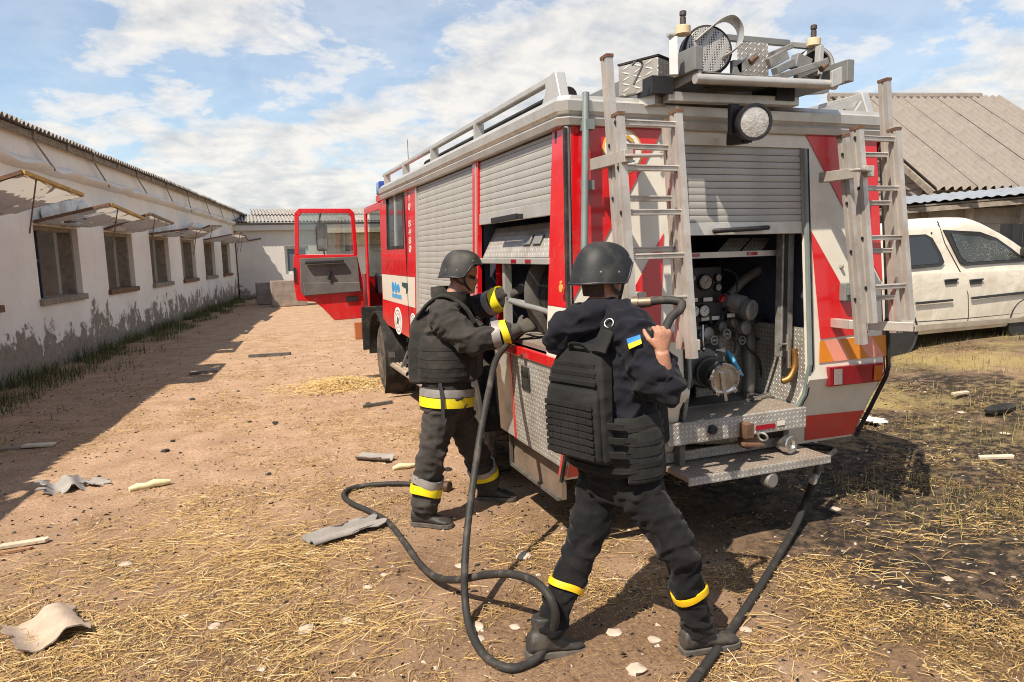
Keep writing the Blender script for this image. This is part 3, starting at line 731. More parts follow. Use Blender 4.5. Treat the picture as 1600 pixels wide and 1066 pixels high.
# tail lamps
for sg in (0, 1):
    mir = (lambda p: p) if not sg else (lambda p: Vector((2 * TCX - p.x, p.y, p.z)))
    hb = MB().plate([mir(RP(*q, .003)) for q in ((1290, 573), (1373, 565), (1371, 595), (1290, 604))], .035, NREAR)
    tl = part('tail_lamp', hb, M_LENSR, truck, bevel=.006)
    part('reverse_lens', MB().plate([mir(RP(*q, .0385)) for q in ((1296, 576), (1308, 575), (1308, 599), (1296, 600))], .004, NREAR), M_LENSW, tl)
    part('indicator_lens', MB().plate([mir(RP(*q, .0385)) for q in ((1358, 570), (1370, 569), (1369, 592), (1357, 593))], .004, NREAR), M_LENSA, tl)
# rear edge trims
for sx in (0, 1):
    P = [(XR(z) + .002, YR(z) - .008, z) for z in (.47, ZB - .03, ZB + .03, 1.6, 2.44)]
    if sx: P = [(2 * TCX - x, y, z) for x, y, z in P]
    part('edge_trim', MB().tube(P, .014, 6), M_RUB, truck)
    x_ = (OXR + .005, OXL - .005)[sx]
    P = [(x_ - (.035 if sx == 0 else -.035), YR(.66) - .004, .66), (x_, YR(ZB - .1) - .004, ZB - .1), (x_ , YR(ZB + .1) - .006, ZB + .1), (x_, YR(2.37) - .006, 2.37)]
    part('bay_trim', MB().tube(P, .016, 6), M_GREEN, truck)
    part('bay_seal', MB().tube([(p[0] + (.02 if sx == 0 else -.02), p[1] + .002, p[2]) for p in P], .012, 6), M_RUB, truck)
# emblem disc on the rear left panel, partly behind the ladder
ec = RP(972, 236, .004)
em = part('emblem', MB().lathe(ec, NREAR, [(0, .125), (.004, .125), (.005, .12)], 32), M('gold_ring', (.62, .36, .08), .5), truck)
part('emblem_face', MB().lathe(ec + NREAR * .005, NREAR, [(0, .112), (.003, .112)], 32), M('emblem_white', (.78, .76, .72), .5), em)
for dz, mt in ((.02, M_RED), (-.045, M('emblem_blue', (.02, .12, .30), .5))):
    part('emblem_bar', MB().box((ec.x + .045, ec.y - .010, ec.z + dz - .02), (.05, .004, .028)), mt, em)
part('emblem_mark', MB().box((ec.x + .04, ec.y - .010, ec.z + .065), (.05, .004, .02), Matrix.Rotation(.6, 3, 'Y')), M('gold_ring', (.62, .36, .08)), em)
# --- cornice and roof rail
mb = MB()
prof = [(.0, 2.45), (.035, 2.455), (.045, 2.49), (.03, 2.505), (.05, 2.525), (.055, 2.575), (.03, 2.59), (.02, 2.61), (-.05, 2.61), (-.05, 2.45)]
def corn(off): 
    xl, xr, yr = XL(2.5) - off, XR(2.5) + off, 3.505 - off
    ch = .05
    return [(xl, YF + 1.6), (xl, yr + ch), (xl + ch, yr), (xr - ch, yr), (xr, yr + ch), (xr, YF + 1.6)]
rs = []
for j in range(6): rs.append([Vector((*corn(o_)[j], z)) for o_, z in prof])
cor = part('cornice', mb.rings(rs), M_ALU, truck, smooth=25)
for sx in (0, 1):
    x_ = XL(2.6) + .02 if sx == 0 else XR(2.6) - .02
    mb = MB()
    mb.bar((x_, 3.62, 2.735), (x_, 8.55, 2.735), .05, .035)
    rail = part('roof_rail', mb, M_ALU, truck, bevel=.005)
    for y in (3.7, 5.0, 6.25, 7.4, 8.4):
        part('rail_post', MB().bar((x_, y, 2.60), (x_, y, 2.72), .035, .07), M_ALU, rail)
    part('rail_end', MB().plate([(x_ + .03, 3.54, 2.60), (x_ + .03, 3.80, 2.60), (x_ + .03, 3.66, 2.755), (x_ + .03, 3.60, 2.755)], .06, (-1, 0, 0)), M_ALU, rail, bevel=.006)
part('roof_hose_bin', MB().box2((1.86, 4.4, 2.53), (2.15, 6.8, 2.665)), M_RUB, truck, bevel=.01)
part('suction_hose', MB().tube([(1.80, 3.72, 2.66), (1.80, 6.9, 2.66)], .05, 12), M_RUB, truck)
# --- left side: pillar, roller shutters
yE = lambda z: YR(z) + .012
pilf = lambda z: SP(886, 197).y + (SP(874, 470).y - SP(886, 197).y) * (2.42 - z) / (2.42 - 1.5)
PY = lambda z: 3.66 + (2.42 - z) * .04
mb = squad(MB(), yE, PY, 1.49, 2.45); pil = part('corner_pillar', mb, M_RED, truck)
mb = squad(MB(), yE, PY, 1.20, 1.487); part('corner_pillar', mb, M_WHITE, truck)
part('corner_extrusion', MB().tube([(XL(z) + .012, YR(z) + .004, z) for z in (.58, .95, 1.5, 2.45)], .016, 8), M_ALU, truck)
# small gold emblem on the pillar
pe = SP(885, 450, .033); part('pillar_emblem', MB().lathe(pe, (-1, 0, 0), [(-.004, .022), (.002, .022)], 14).lathe(pe + Vector((0, 0, .03)), (-1, 0, 0), [(-.004, .010), (.002, .010)], 10), M('gold_ring', (.62, .36, .08)), truck)
S1a, S1b = SP(651, 275), SP(731, 258); S1lo = SP(645, 495).z
Y1F, Y1R = 6.86, 5.09; Y2F, Y2R = 4.95, 3.68
mb = MB(); squad(mb, 5.085, 4.955, 1.20, 2.45, .004); part('centre_post', mb, M_RED, truck)
mb = MB(); squad(mb, 4.985, 5.01, 1.20, 2.44, .010, .01); part('post_trim', mb, M_ALU, truck)
mb = MB(); squad(mb, YF, 6.875, .78, 2.45, .0); part('front_post', mb, M_RED, truck)
mb = MB(); squad(mb, 6.90, 6.865, 1.16, 2.44, .008, .03); part('shutter_guide', mb, M_ALU, truck)
def slat_mesh(L, h, axis):
    pr = [(-.002, .0), (-.006, .0025), (-.0075, h * .25), (-.0075, h * .75), (-.006, h - .003), (-.002, h - .0012), (.008, h - .0012), (.008, .0)]
    mbb = MB()
    if axis == 'y': rs = [[Vector((a, y, z)) for a, z in pr] for y in (0, L)]
    else: rs = [[Vector((x, a, z)) for a, z in pr] for x in (0, L)]
    return mbb.rings(rs).mesh('slat', [M_ALU2], smooth=30)
def side_shutter(y0, y1, z0, z1, n):
    fr = MB(); squad(fr, y0, y1, z1, z1 + .02, -.01, .02)
    root = part('roller_shutter', fr, M_ALU2, truck); h = (z1 - z0) / n; sm_ = slat_mesh(y1 - y0, h, 'y')
    for i in range(n):
        z = z0 + i * h; Mx = Matrix.Translation(Vector((XL(z) + .018, y0, z)) - ORG[truck.name]); inst('slat', sm_, root, Mx)
    return root
side_shutter(Y1R, Y1F, 1.215, 2.42, 24)
rs2 = side_shutter(Y2R, Y2F, 2.075, 2.42, 8)
squad(MB(), 0, 1, 0, 1)
b_ = MB(); squad(b_, Y2R, Y2F, 1.995, 2.075, -.004, .022); part('bottom_rail', b_, M_ALU, rs2, bevel=.004)
hp = [SP(776, 345, .0), SP(815, 338, .0)]
part('handle', MB().bar(hp[0] + Vector((-.03, 0, 0)), hp[1] + Vector((-.03, 0, 0)), .028, .035).box(hp[0], (.06, .03, .03)).box(hp[1], (.06, .03, .03)), M_BLACK, rs2, bevel=.004)
# under the shutter: tilted tread-plate tray with rail
a, b_ = (1.66, Y2R + .02), (1.66, Y2F - .06)
part('tray', MB().add([(1.67, Y2R, 1.76), (1.67, Y2F, 1.76), (1.78, Y2F, 1.97), (1.78, Y2R, 1.97)], [(0,1,2,3)]), CH_YZ, truck)
part('tray_rail', MB().box2((1.63, Y2R, 1.72), (1.67, Y2F, 1.757)), M_ALU, truck, bevel=.003)
for q in (3.98, 4.22): part('tray_marker', MB().box((1.6285, q, 1.738), (.003, .09, .022)), M_LENSR, truck)
for q in (4.18, 4.02): part('tray_latch', MB().box((1.715, q, 1.87), (.012, .12, .07), Matrix.Rotation(.48, 3, 'Y')), M_ALUG, truck, bevel=.004)
part('divider_post', MB().box2((1.67, 4.50, 1.2), (1.72, 4.545, 1.72)), M_ALU, truck)
part('inner_post', MB().box2((1.74, 4.80, 1.2), (1.79, 4.87, 1.72)), M_RED, truck)
part('paper_sheet', MB().box((2.1, 4.25, 1.56), (.004, .34, .22)), M('white_paper', (.7, .69, .7), .8), truck)
part('shelf', MB().box2((1.66, Y2R, 1.205), (2.42, Y2F, 1.232)), CH_XY, truck)
for q, z in ((4.35, 1.66), (4.2, 1.67)): part('clip', MB().box((2.0, q, z), (.03, .03, .09)), M_CHROME, truck)
# hose reel
rc = Vector((2.02, 3.98, 1.52))
reel = part('hose_reel', MB().lathe(rc - Vector((0, .24, 0)), (0, 1, 0), [(0, .10), (0, .33), (.015, .335), (.02, .30), (.02, .12), (.44, .12), (.44, .30), (.455, .335), (.47, .33), (.47, .1)], 36), M_IRON, truck, smooth=40)
mb = MB()
for j in range(9):
    for lay in range(3): mb.torus(rc + Vector((0, -.185 + j * .045, 0)), (0, 1, 0), .15 + .042 * lay, .021, 30, 7)
part('reel_hose', mb, M_RUB, reel, smooth=180)
reel['kind'] = 'part'; del reel['kind']
# sill and lower panels
mb = MB(); squad(mb, 3.46, 5.0, 1.14, 1.2, .012, .03); part('sill', mb, M_RED, truck, bevel=.004)
mb = MB(); squad(mb, 5.0, 6.88, 1.14, 1.21, .012, .03); part('sill', mb, M_RED, truck, bevel=.004)
part('sill_latch', MB().box(SP(822, 556, .02), (.02, .04, .03)), M_CHROME, truck)
mb = MB(); squad(mb, lambda z: YR(z) + .04, 4.30, .555, 1.137, 0, .025); lp = part('locker_door', mb, CH_YZ, truck)
hl = SP(822, 591, .002)
part('recess_handle', MB().box(hl, (.012, .13, .15)), M_RUB, lp, bevel=.004); part('handle_bar', MB().box(hl + Vector((-.006, 0, .03)), (.012, .10, .03)), M_BLACK, lp)
mb = MB(); squad(mb, 4.32, 4.62, .56, 1.137, .0, .02); part('grey_panel', mb, M_ALU, truck)
mb = MB(); squad(mb, 4.30, 4.33, .56, 1.137, .006, .02); part('red_strip', mb, M_RED, truck)
mb = MB(); squad(mb, lambda z: YR(z), lambda z: YR(z) + .04, .50, .93, .004, .03); part('red_tip', mb, M_RED, truck)
mb = MB(); squad(mb, 6.05, 6.88, .60, 1.137, .0, .02); part('ribbed_panel', mb, M_ALU2, truck)
for i in range(9):
    z = .64 + i * .054; part('rib', MB().box((XL(z) - .006, 6.46, z), (.012, .8, .018)), M_ALU2, truck)
mb = MB(); squad(mb, 6.88, 6.95, .45, 1.14, .006, .02); part('red_edge', mb, M_RED, truck)
part('lower_flap', MB().box2((1.72, 3.75, .30), (1.75, 4.55, .555)), M('dusty_flap', (.17, .12, .085), .8, var=.3), truck)
part('flap_frame', MB().bar((1.70, 3.75, .31), (1.70, 4.55, .31), .02, .02).bar((1.70, 4.55, .31), (1.70, 4.55, .56), .02, .02), M_IRON, truck)
# --- rear shutter
root = part('roller_shutter', MB().box2((OXL, 3.51, 2.36), (OXR, 3.53, 2.374)), M_ALU2, truck)
n = 11; z0, z1 = 1.935, 2.368; h = (z1 - z0) / n; sm_ = slat_mesh(OXR - OXL - .03, h, 'x')
for i in range(n):
    z = z0 + i * h; inst('slat', sm_, root, Matrix.Translation(Vector((OXL + .015, YR(z) + .022, z)) - ORG[truck.name]))
rb_ = MB(); rquad(rb_, OXL + .015, OXR - .015, 1.86, 1.935, -.008, .02); part('bottom_rail', rb_, M_ALU, root, bevel=.004)
a, b_ = RP(1117, 361, .03), RP(1195, 356, .03)
part('handle', MB().tube([a + Vector((0, .04, 0)), a, a.lerp(b_, .5) + Vector((0, -.012, 0)), b_, b_ + Vector((0, .04, 0))], .014, 8), M_BLACK, root, smooth=60)
# --- rear deck, steps
dk = MB(); dk.box2((2.26, 3.45, .74), (3.27, 4.74, .772)); part('deck', dk, CH_XY, truck)
df = MB(); df.box2((2.25, 3.42, .645), (3.272, 3.448, .775)); dfo = part('deck_front', df, CH_XZ, truck, bevel=.004)
part('socket', MB().lathe(on(1112, 671, 1, 3.42) , (0, -1, 0), [(0, .030), (.02, .03), (.03, .02), (.03, .0)], 8), M_BLACK, dfo)
q = on(1196, 667, 1, 3.417); part('warning_label', MB().box((q.x, 3.4165, q.z), (.145, .004, .03)), M_LENSR, dfo); part('label_plate', MB().box((q.x + .12, 3.4165, q.z + .01), (.055, .004, .028)), M_WHITE, dfo)
part('kick_plate', MB().box2((2.27, 3.56, .50), (3.24, 3.58, .56)), CH_XZ, truck)
SY0, SY1 = 3.29, 3.60
st_ = part('rear_step', MB().box2((2.30, SY0, .462), (3.335, SY1, .49)), CH_XY, truck, bevel=.004)
part('step_lip', MB().box2((2.298, SY0 - .012, .445), (3.337, SY0 - .001, .492)), CH_XZ, st_)
for x_ in (OXL, OXR - .1): part('step_bracket', MB().box2((x_, 3.50, .492), (x_ + .04, 3.62, .74)), M_IRON, st_)
part('tow_jaw', MB().lathe(on(1164, 685, 1, 3.50), (0, -1, 0), [(0, .06), (.05, .06), (.06, .04)], 14).box(on(1165, 672, 1, 3.40), (.06, .08, .09)).box(on(1176, 695, 1, 3.36), (.16, .04, .02), Matrix.Rotation(.15, 3, 'Y')), M_RUST, truck, bevel=.004)
part('outlet_coupling', MB().lathe(on(1222, 692, 1, 3.46), (.15, -1, .05), [(-.02, .045), (.03, .045), (.03, .056), (.07, .056), (.075, .05), (.075, .03), (.06, .02)], 24), M_CHROME, truck, smooth=35)
part('shackle', MB().torus(on(1192, 683, 1, 3.37), (1, .5, .4), .028, .008, 16, 6), M_CAST, truck, smooth=180)
part('under_coupling', MB().lathe(on(1198, 748, 1, 3.33), (.1, -1, 0), [(0, .05), (.04, .05), (.05, .04)], 20).box(on(1196, 733, 1, 3.35), (.05, .06, .06)), M_CAST, truck, smooth=35)
# --- right bay side: tread plate cheek
ck = MB(); ck.add([(OXR + .03, 3.55, .74), (OXR + .03, 3.46, .95), (OXR + .03, 3.47, 1.27), (OXR + .10, 4.7, 1.27), (OXR + .10, 4.7, .74)], [(0,1,2,3,4)])
part('bay_cheek', ck, CH_YZ, truck)
part('bay_cheek_back', MB().box2((OXR - .42, 3.98, .74), (OXR + .03, 4.0, 1.27)), CH_XZ, truck)
bx = on(1233, 470, 1, 3.62)
part('track_post', MB().box2((on(1218, 470, 1, 3.58).x, 3.56, 1.08), (on(1236, 470, 1, 3.58).x, 3.62, 1.95)), M_CAST, truck, bevel=.005)
part('track_groove', MB().box2((on(1224, 470, 1, 3.56).x, 3.553, 1.08), (on(1229, 470, 1, 3.56).x, 3.559, 1.95)), M_BLACK, truck)
part('tap', MB().cyl(on(1232, 545, 1, 3.55), on(1232, 575, 1, 3.55), .014).cyl(on(1217, 538, 1, 3.55), on(1232, 538, 1, 3.55), .006).cyl(on(1230, 522, 1, 3.56), on(1230, 548, 1, 3.56), .02), M_CHROME, truck, smooth=40)
part('brass_elbow', MB().tube(catmull([on(1240, 545, 1, 3.55), on(1242, 570, 1, 3.54), on(1234, 590, 1, 3.54), on(1222, 596, 1, 3.56)], 5), .022, 10), M('brass', (.36, .18, .06), .4, .8, var=.25, scale=12), truck, smooth=60)
# --- pump bay contents
YB = 4.02
def bay(x, y, Y=YB): return on(x, y, 1, Y)
pp = bay(1102, 430, 3.9)
pan = MB().box2((bay(1062, 470, 3.9).x, 3.9, bay(1102, 478, 3.9).z), (bay(1128, 420, 3.9).x, 3.97, bay(1102, 417, 3.9).z)); pano = part('gauge_panel', pan, M('satin_black', (.02, .02, .022), .4), truck, bevel=.006)
pan2 = part('gauge_panel', MB().box2((bay(1062, 500, 3.88).x, 3.88, bay(1102, 503, 3.88).z), (bay(1128, 470, 3.88).x, 3.95, bay(1102, 472, 3.88).z)), M('satin_black', (.02, .02, .022), .4), truck, bevel=.006)
M_DIAL = M('dial_face', (.62, .60, .56), .4); M_DIALD = M('worn_dial', (.30, .26, .23), .45, var=.3, scale=40)
for px_, py_, r_, mt, par, Y in ((1103, 441, .045, M_DIALD, pano, 3.9), (1082, 435, .024, M_DIALD, pano, 3.9), (1123, 434, .022, M_DIALD, pano, 3.9), (1123, 449, .022, M_DIALD, pano, 3.9), (1085, 487, .036, M_DIAL, pan2, 3.88), (1101, 486, .036, M_DIAL, pan2, 3.88)):
    c_ = bay(px_, py_, Y - .02)
    gg = part('gauge', MB().lathe(c_ + Vector((0, .02, 0)), (0, -1, 0), [(0, r_ * 1.22), (.022, r_ * 1.22), (.026, r_ * 1.1), (.018, r_ * 1.02), (.018, 0)], 24), M_BLACK, par, smooth=40)
    part('dial', MB().lathe(c_, (0, -1, 0), [(0, r_), (.002, r_)], 24), mt, gg)
    mbn = MB().box(c_ + Vector((.2 * r_, -.004, .2 * r_)), (r_ * .9, .002, r_ * .07), Matrix.Rotation(-.9, 3, 'Y'))
    for q in range(10):
        a = -.7 + q * .5; mbn.box(c_ + Vector((math.cos(a) * r_ * .82, -.003, math.sin(a) * r_ * .82)), (r_ * .16, .002, r_ * .06), Matrix.Rotation(-a, 3, 'Y'))
    part('needle', mbn, M_BLACK, gg)
for px_, py_, w_ in ((1084, 469, .06), (1106, 468, .07), (1102, 498, .06), (1118, 497, .06), (1142, 493, .06), (1126, 548, .07)):
    c_ = bay(px_, py_, 3.875); part('label_plate', MB().box(c_, (w_, .004, .025)), M_DIAL, pan2)
part('cross_rail', MB().bar(bay(1072, 400, 3.66), bay(1216, 395, 3.66), .03, .035), M_ALU, truck)
for x_ in (1085, 1176): part('rail_marker', MB().box(bay(x_, 399 - (x_ - 1085) * .03, 3.64), (.075, .004, .02)), M_LENSR, truck)
part('tread_flap', MB().plate([bay(1140, 372, 3.8), bay(1172, 372, 3.8), bay(1155, 392, 3.7), bay(1122, 392, 3.7)], .01), CH_XZ, truck); part('tread_flap', MB().plate([bay(1176, 372, 3.8), bay(1204, 372, 3.8), bay(1190, 391, 3.7), bay(1160, 391, 3.7)], .01), CH_XZ, truck)
def pipe(name, pts, r, mt, Y=YB, n=12): return part(name, MB().tube(catmull([bay(*p[:2], p[2] if len(p) > 2 else Y) for p in pts], 6), r, n), mt, truck, smooth=60)
pipe('pipe', [(1140, 462), (1160, 440), (1185, 423), (1212, 411), (1228, 410)], .032, M_CAST)
pipe('pipe', [(1128, 505, 4.0), (1150, 505, 4.0), (1168, 520, 3.95), (1170, 550, 3.9), (1170, 590, 3.88), (1168, 618, 3.88)], .045, M_IRON)
pipe('pipe', [(1128, 500, 4.1), (1170, 500, 4.1), (1215, 506, 4.15), (1245, 512, 4.2)], .06, M_CAST)
pipe('cable', [(1208, 420), (1200, 455), (1203, 480), (1205, 512), (1195, 535), (1180, 520)], .010, M_RUB)
pipe('cable', [(1180, 505, 3.95), (1192, 495, 3.9), (1205, 508, 3.9), (1198, 530, 3.9), (1178, 528, 3.95)], .008, M_RUB)
pipe('cable', [(1220, 430, 4.1), (1240, 450, 4.1), (1245, 480, 4.1), (1235, 510, 4.1)], .02, M_RUB)
pipe('lever', [(1098, 508, 3.8), (1098, 530, 3.78), (1099, 541, 3.78)], .008, M_CHROME)
part('lever_knob', MB().lathe(bay(1099, 542, 3.78), (0, 0, -1), [(0, .005), (.008, .016), (.02, .016), (.028, .005)], 10), M_CHROME, truck, smooth=60)
part('valve', MB().lathe(bay(1130, 470, 3.95), (.35, -1, -.15), [(0, .05), (.06, .05), (.07, .065), (.16, .06)], 18).lathe(bay(1156, 482, 3.82), (.35, -1, -.1), [(0, .035), (.03, .055), (.05, .068), (.09, .068), (.1, .058), (.1, .0)], 22), M_CAST, truck, smooth=35)
part('valve_handle', MB().cyl(bay(1126, 470, 3.86), bay(1131, 462, 3.84), .02), M_LENSR, truck, smooth=40)
for (x, y, r_) in ((1112, 512, .04), (1130, 505, .035), (1148, 512, .05), (1090, 522, .045), (1080, 525, .03)):
    part('fitting', MB().lathe(bay(x, y, 3.96), (.2, -1, .1), [(0, r_ * .7), (.05, r_ * .7), (.055, r_), (.10, r_), (.11, r_ * .6)], 14).lathe(bay(x, y, 3.96), (0, .2, 1), [(-.09, r_ * .4), (.09, r_ * .4)], 8), M_IRON if r_ < .042 else M_CAST, truck, smooth=35)
pc = bay(1095, 575, 3.75); ax0 = (bay(1134, 594, 3.56) - bay(1104, 578, 3.82)).normalized()
part('pump_body', MB().lathe(bay(1090, 568, 4.05), (.12, -1, -.06), [(-.1, .10), (0, .15), (.06, .16), (.12, .15), (.16, .12), (.2, .115)], 26).box(bay(1085, 545, 4.05), (.26, .2, .2)).box(bay(1120, 545, 4.1), (.28, .1, .05)), M_IRON, truck, smooth=30)
c0 = bay(1104, 578, 3.82); ax = (bay(1134, 594, 3.56) - c0).normalized()
sn = part('suction_inlet', MB().lathe(c0, ax, [(0, .085), (.05, .085), (.05, .105), (.075, .105), (.075, .09), (.17, .085), (.17, .10), (.2, .10)], 26), M_IRON, truck, smooth=35)
c1 = c0 + ax * .20
part('suction_cap', MB().lathe(c1, ax, [(0, .098), (.05, .102), (.06, .095), (.06, .085), (.05, .075), (.055, 0)], 28), M_CHROME, sn, smooth=35)
u_ = ax.orthogonal().normalized(); mb = MB()
for q in range(5):
    a = q * 2 * math.pi / 5 + .3; d_ = (u_ * math.cos(a) + ax.cross(u_) * math.sin(a)); mb.bar(c1 + ax * .03 + d_ * .098, c1 + ax * .068 + d_ * .098, .03, .024, d_)
mb.bar(c1 + ax * .062 + Vector((-.03, 0, .05)), c1 + ax * .07 + Vector((.0, 0, -.13)), .02, .02); part('cap_lug', mb, M_CHROME, sn, bevel=.003)
part('blue_lever', MB().tube([bay(1137, 550, 3.7), bay(1144, 562, 3.64), bay(1160, 588, 3.58)], [.012, .018, .012], 8), M('light_blue_grip', (.05, .28, .45), .5), truck, smooth=60)
part('lever_arm', MB().bar(bay(1128, 562, 3.75), bay(1146, 556, 3.68), .03, .03), M_CAST, truck)
part('spanner', MB().bar(on(1176, 624, 2, .79), on(1206, 614, 2, .79), .03, .022).lathe(on(1178, 624, 2, .775), (0, 0, 1), [(0, .05), (.03, .05), (.035, .03)], 14), M_CHROME, truck, bevel=.004)
pipe('pipe', [(1064, 512, 3.92), (1095, 514, 3.92), (1125, 518, 3.94), (1152, 514, 3.98)], .022, M_IRON)
pipe('pipe', [(1066, 560, 3.9), (1074, 535, 3.88), (1080, 522, 3.9)], .020, M_CAST)
pipe('pipe', [(1150, 520, 3.92), (1152, 545, 3.86), (1140, 566, 3.84)], .018, M_IRON)
pipe('pipe', [(1200, 400, 4.3), (1245, 410, 4.2), (1252, 440, 4.15), (1250, 500, 4.15)], .05, M_IRON)
pipe('cable', [(1130, 420, 3.9), (1150, 430, 3.88), (1150, 460, 3.86), (1138, 480, 3.86), (1120, 508, 3.84)], .007, M_RUB)
pipe('cable', [(1075, 505, 3.84), (1070, 530, 3.8), (1078, 550, 3.8), (1092, 548, 3.82)], .007, M_RUB)
pipe('cable', [(1160, 505, 3.9), (1166, 540, 3.84), (1185, 560, 3.86), (1190, 590, 3.9)], .008, M_RUB)
part('tank', MB().box2((bay(1170, 450, 4.45).x, 4.42, 1.25), (OXR + .1, 4.74, 1.9)), M('dark_blue_tank', (.03, .045, .09), .5), truck, bevel=.05)
part('coiled_hose', MB().torus(bay(1242, 478, 4.2), (-.3, -1, 0), .10, .020, 24, 8), M_RUB, truck, smooth=180)
for (x, y, r_) in ((1074, 548, .030), (1116, 532, .028), (1136, 522, .030), (1160, 532, .026), (1076, 598, .035), (1068, 470, .02)):
    c_ = bay(x, y, 3.82); hw = part('hand_wheel', MB().torus(c_, (.1, -1, .1), r_, .006, 18, 6), M_CAST, truck, smooth=180)
    part('spindle', MB().cyl(c_, c_ + Vector((0, .1, 0)), .009, n=8).bar(c_ - Vector((r_, 0, 0)), c_ + Vector((r_, 0, 0)), .008, .008), M_CAST, hw, smooth=40)
part('pump_flange', MB().lathe(bay(1098, 574, 3.86), ax0, [(-.02, .13), (.0, .13), (.012, .12)], 26), M_CAST, truck, smooth=35)
for q in range(8):
    a = q * math.pi / 4; u_ = ax0.orthogonal().normalized(); part('flange_bolt', MB().lathe(bay(1098, 574, 3.86) + (u_ * math.cos(a) + ax0.cross(u_) * math.sin(a)) * .115, ax0, [(0, .010), (.016, .010), (.018, .006)], 6), M_CHROME, truck)
# --- handrail at left rear corner, work lamp, cable box
hx = on(913, 300, 1, 3.40)
part('hand_rail', MB().tube([on(915, 145, 1, 3.45), on(915, 200, 1, 3.43), on(914, 300, 1, 3.40), on(913, 395, 1, 3.37)], .020, 10), M_GREEN, truck, smooth=60)
for y in (196, 290): part('rail_bracket', MB().box(on(917, y, 1, 3.45), (.05, .08, .05)), M_GREEN, truck)
lc = on(1178, 191, 1, 3.20); la = Vector((-.26, -.95, -.10)).normalized()
lamp = part('work_lamp', MB().lathe(lc - la * .12, la, [(0, .03), (.01, .075), (.06, .092), (.12, .098), (.135, .098), (.135, .084), (.12, .080), (.12, 0)], 28), M_BLACK, truck, smooth=35)
part('lamp_reflector', MB().lathe(lc + la * .001, la, [(-.02, .01), (-.005, .05), (.006, .080), (.0085, .080), (.014, .05), (.017, .0)], 28), M('lamp_lens', (.50, .48, .45), .22, .25, var=.25, scale=35, bump=.5, bscale=70), lamp, smooth=60)
part('lamp_bracket', MB().bar(on(1140, 218, 1, 3.44), on(1166, 214, 1, 3.30), .05, .07).bar(on(1166, 216, 1, 3.32), lc - la * .06 - Vector((0,0,.08)), .04, .05).bar(lc - la * .10 + Vector((-.085, 0, -.06)), lc - la * .10 + Vector((-.085, 0, .1)), .03, .06), M_BLACK, lamp, bevel=.005)
q = RP(1318, 456, .0); cb = part('cable_box', MB().box(q + Vector((-.0, -.03, 0)), (.085, .055, .115)), M_GREEN, truck, bevel=.008)
part('box_label', MB().box(q + Vector((.01, -.059, -.02)), (.035, .003, .03)), M_DIAL, cb); part('box_lid', MB().box(q + Vector((0, -.064, .01)), (.07, .012, .06)), M_GREEN, cb, bevel=.005)
q = RP(1313, 417, .0); part('bolt', MB().lathe(q, NREAR, [(0, .012), (.02, .012), (.025, .006)], 8), M_CHROME, truck)
for px_ in (984, 1000): part('hook', MB().box(on(px_, 466, 1, 3.40), (.05, .06, .07)), M_ALU, truck, bevel=.006)
# --- cab
CXF = 10.35
def csec(y, z): return (1.64 + (z - 1.6) * .03 if z > 1.6 else 1.64)
CL = 1.64
M_CABG = glass('cab_glass', (.05, .065, .07), .05)
sideCol = M_RED
yd0, yd1 = 6.99, 8.78
wz0, wz1 = SP(610, 390).z, SP(610, 303).z; wy0, wy1 = 7.50, 8.42
k_ = .03
def cx_(z): return CL + max(0, z - 1.57) * k_
def cabq(mb, y0, y1, z0, z1, off=0, t=.03):
    return mb.hexa([(cx_(z0) - off, y0, z0), (cx_(z0) - off + t, y0, z0), (cx_(z0) - off + t, y1, z0), (cx_(z0) - off, y1, z0), (cx_(z1) - off, y0, z1), (cx_(z1) - off + t, y0, z1), (cx_(z1) - off + t, y1, z1), (cx_(z1) - off, y1, z1)])
ZC = 2.45
cd = MB(); cabq(cd, yd0, wy0, 1.57, ZC); cabq(cd, wy1, yd1, 1.57, ZC); cabq(cd, wy0, wy1, wz1, ZC); cabq(cd, wy0, wy1, 1.57, wz0)
cd.plate([(CL, yd0, 1.255), (CL, yd1, 1.255), (CL, yd1, 1.02), (CL, 8.62, .96), (CL, yd0, .90)], .03, (1, 0, 0))
crew = part('crew_door', cd, M_RED, truck)
wb = MB(); cabq(wb, yd0, yd1, 1.257, 1.567, .001); part('white_band', wb, M_WHITE, crew)
part('crew_window', cabq(MB(), wy0 + .03, wy1 - .03, wz0 + .03, wz1 - .03, -.012, .008), M_CABG, crew)
gs = MB()
for (a, b_, c_, d_) in ((wy0, wy0 + .035, wz0, wz1), (wy1 - .035, wy1, wz0, wz1), (wy0 + .035, wy1 - .035, wz0, wz0 + .035), (wy0 + .035, wy1 - .035, wz1 - .035, wz1)): cabq(gs, a, b_, c_, d_, .003, .025)
part('window_seal', gs, M_RUB, crew); part('window_bar', cabq(MB(), 7.93, 7.97, wz0, wz1, .002, .02), M_ALU, crew)
part('door_gap', MB().box2((CL - .004, 7.36, .92), (CL + .01, 7.372, 2.44)), M_BLACK, crew)
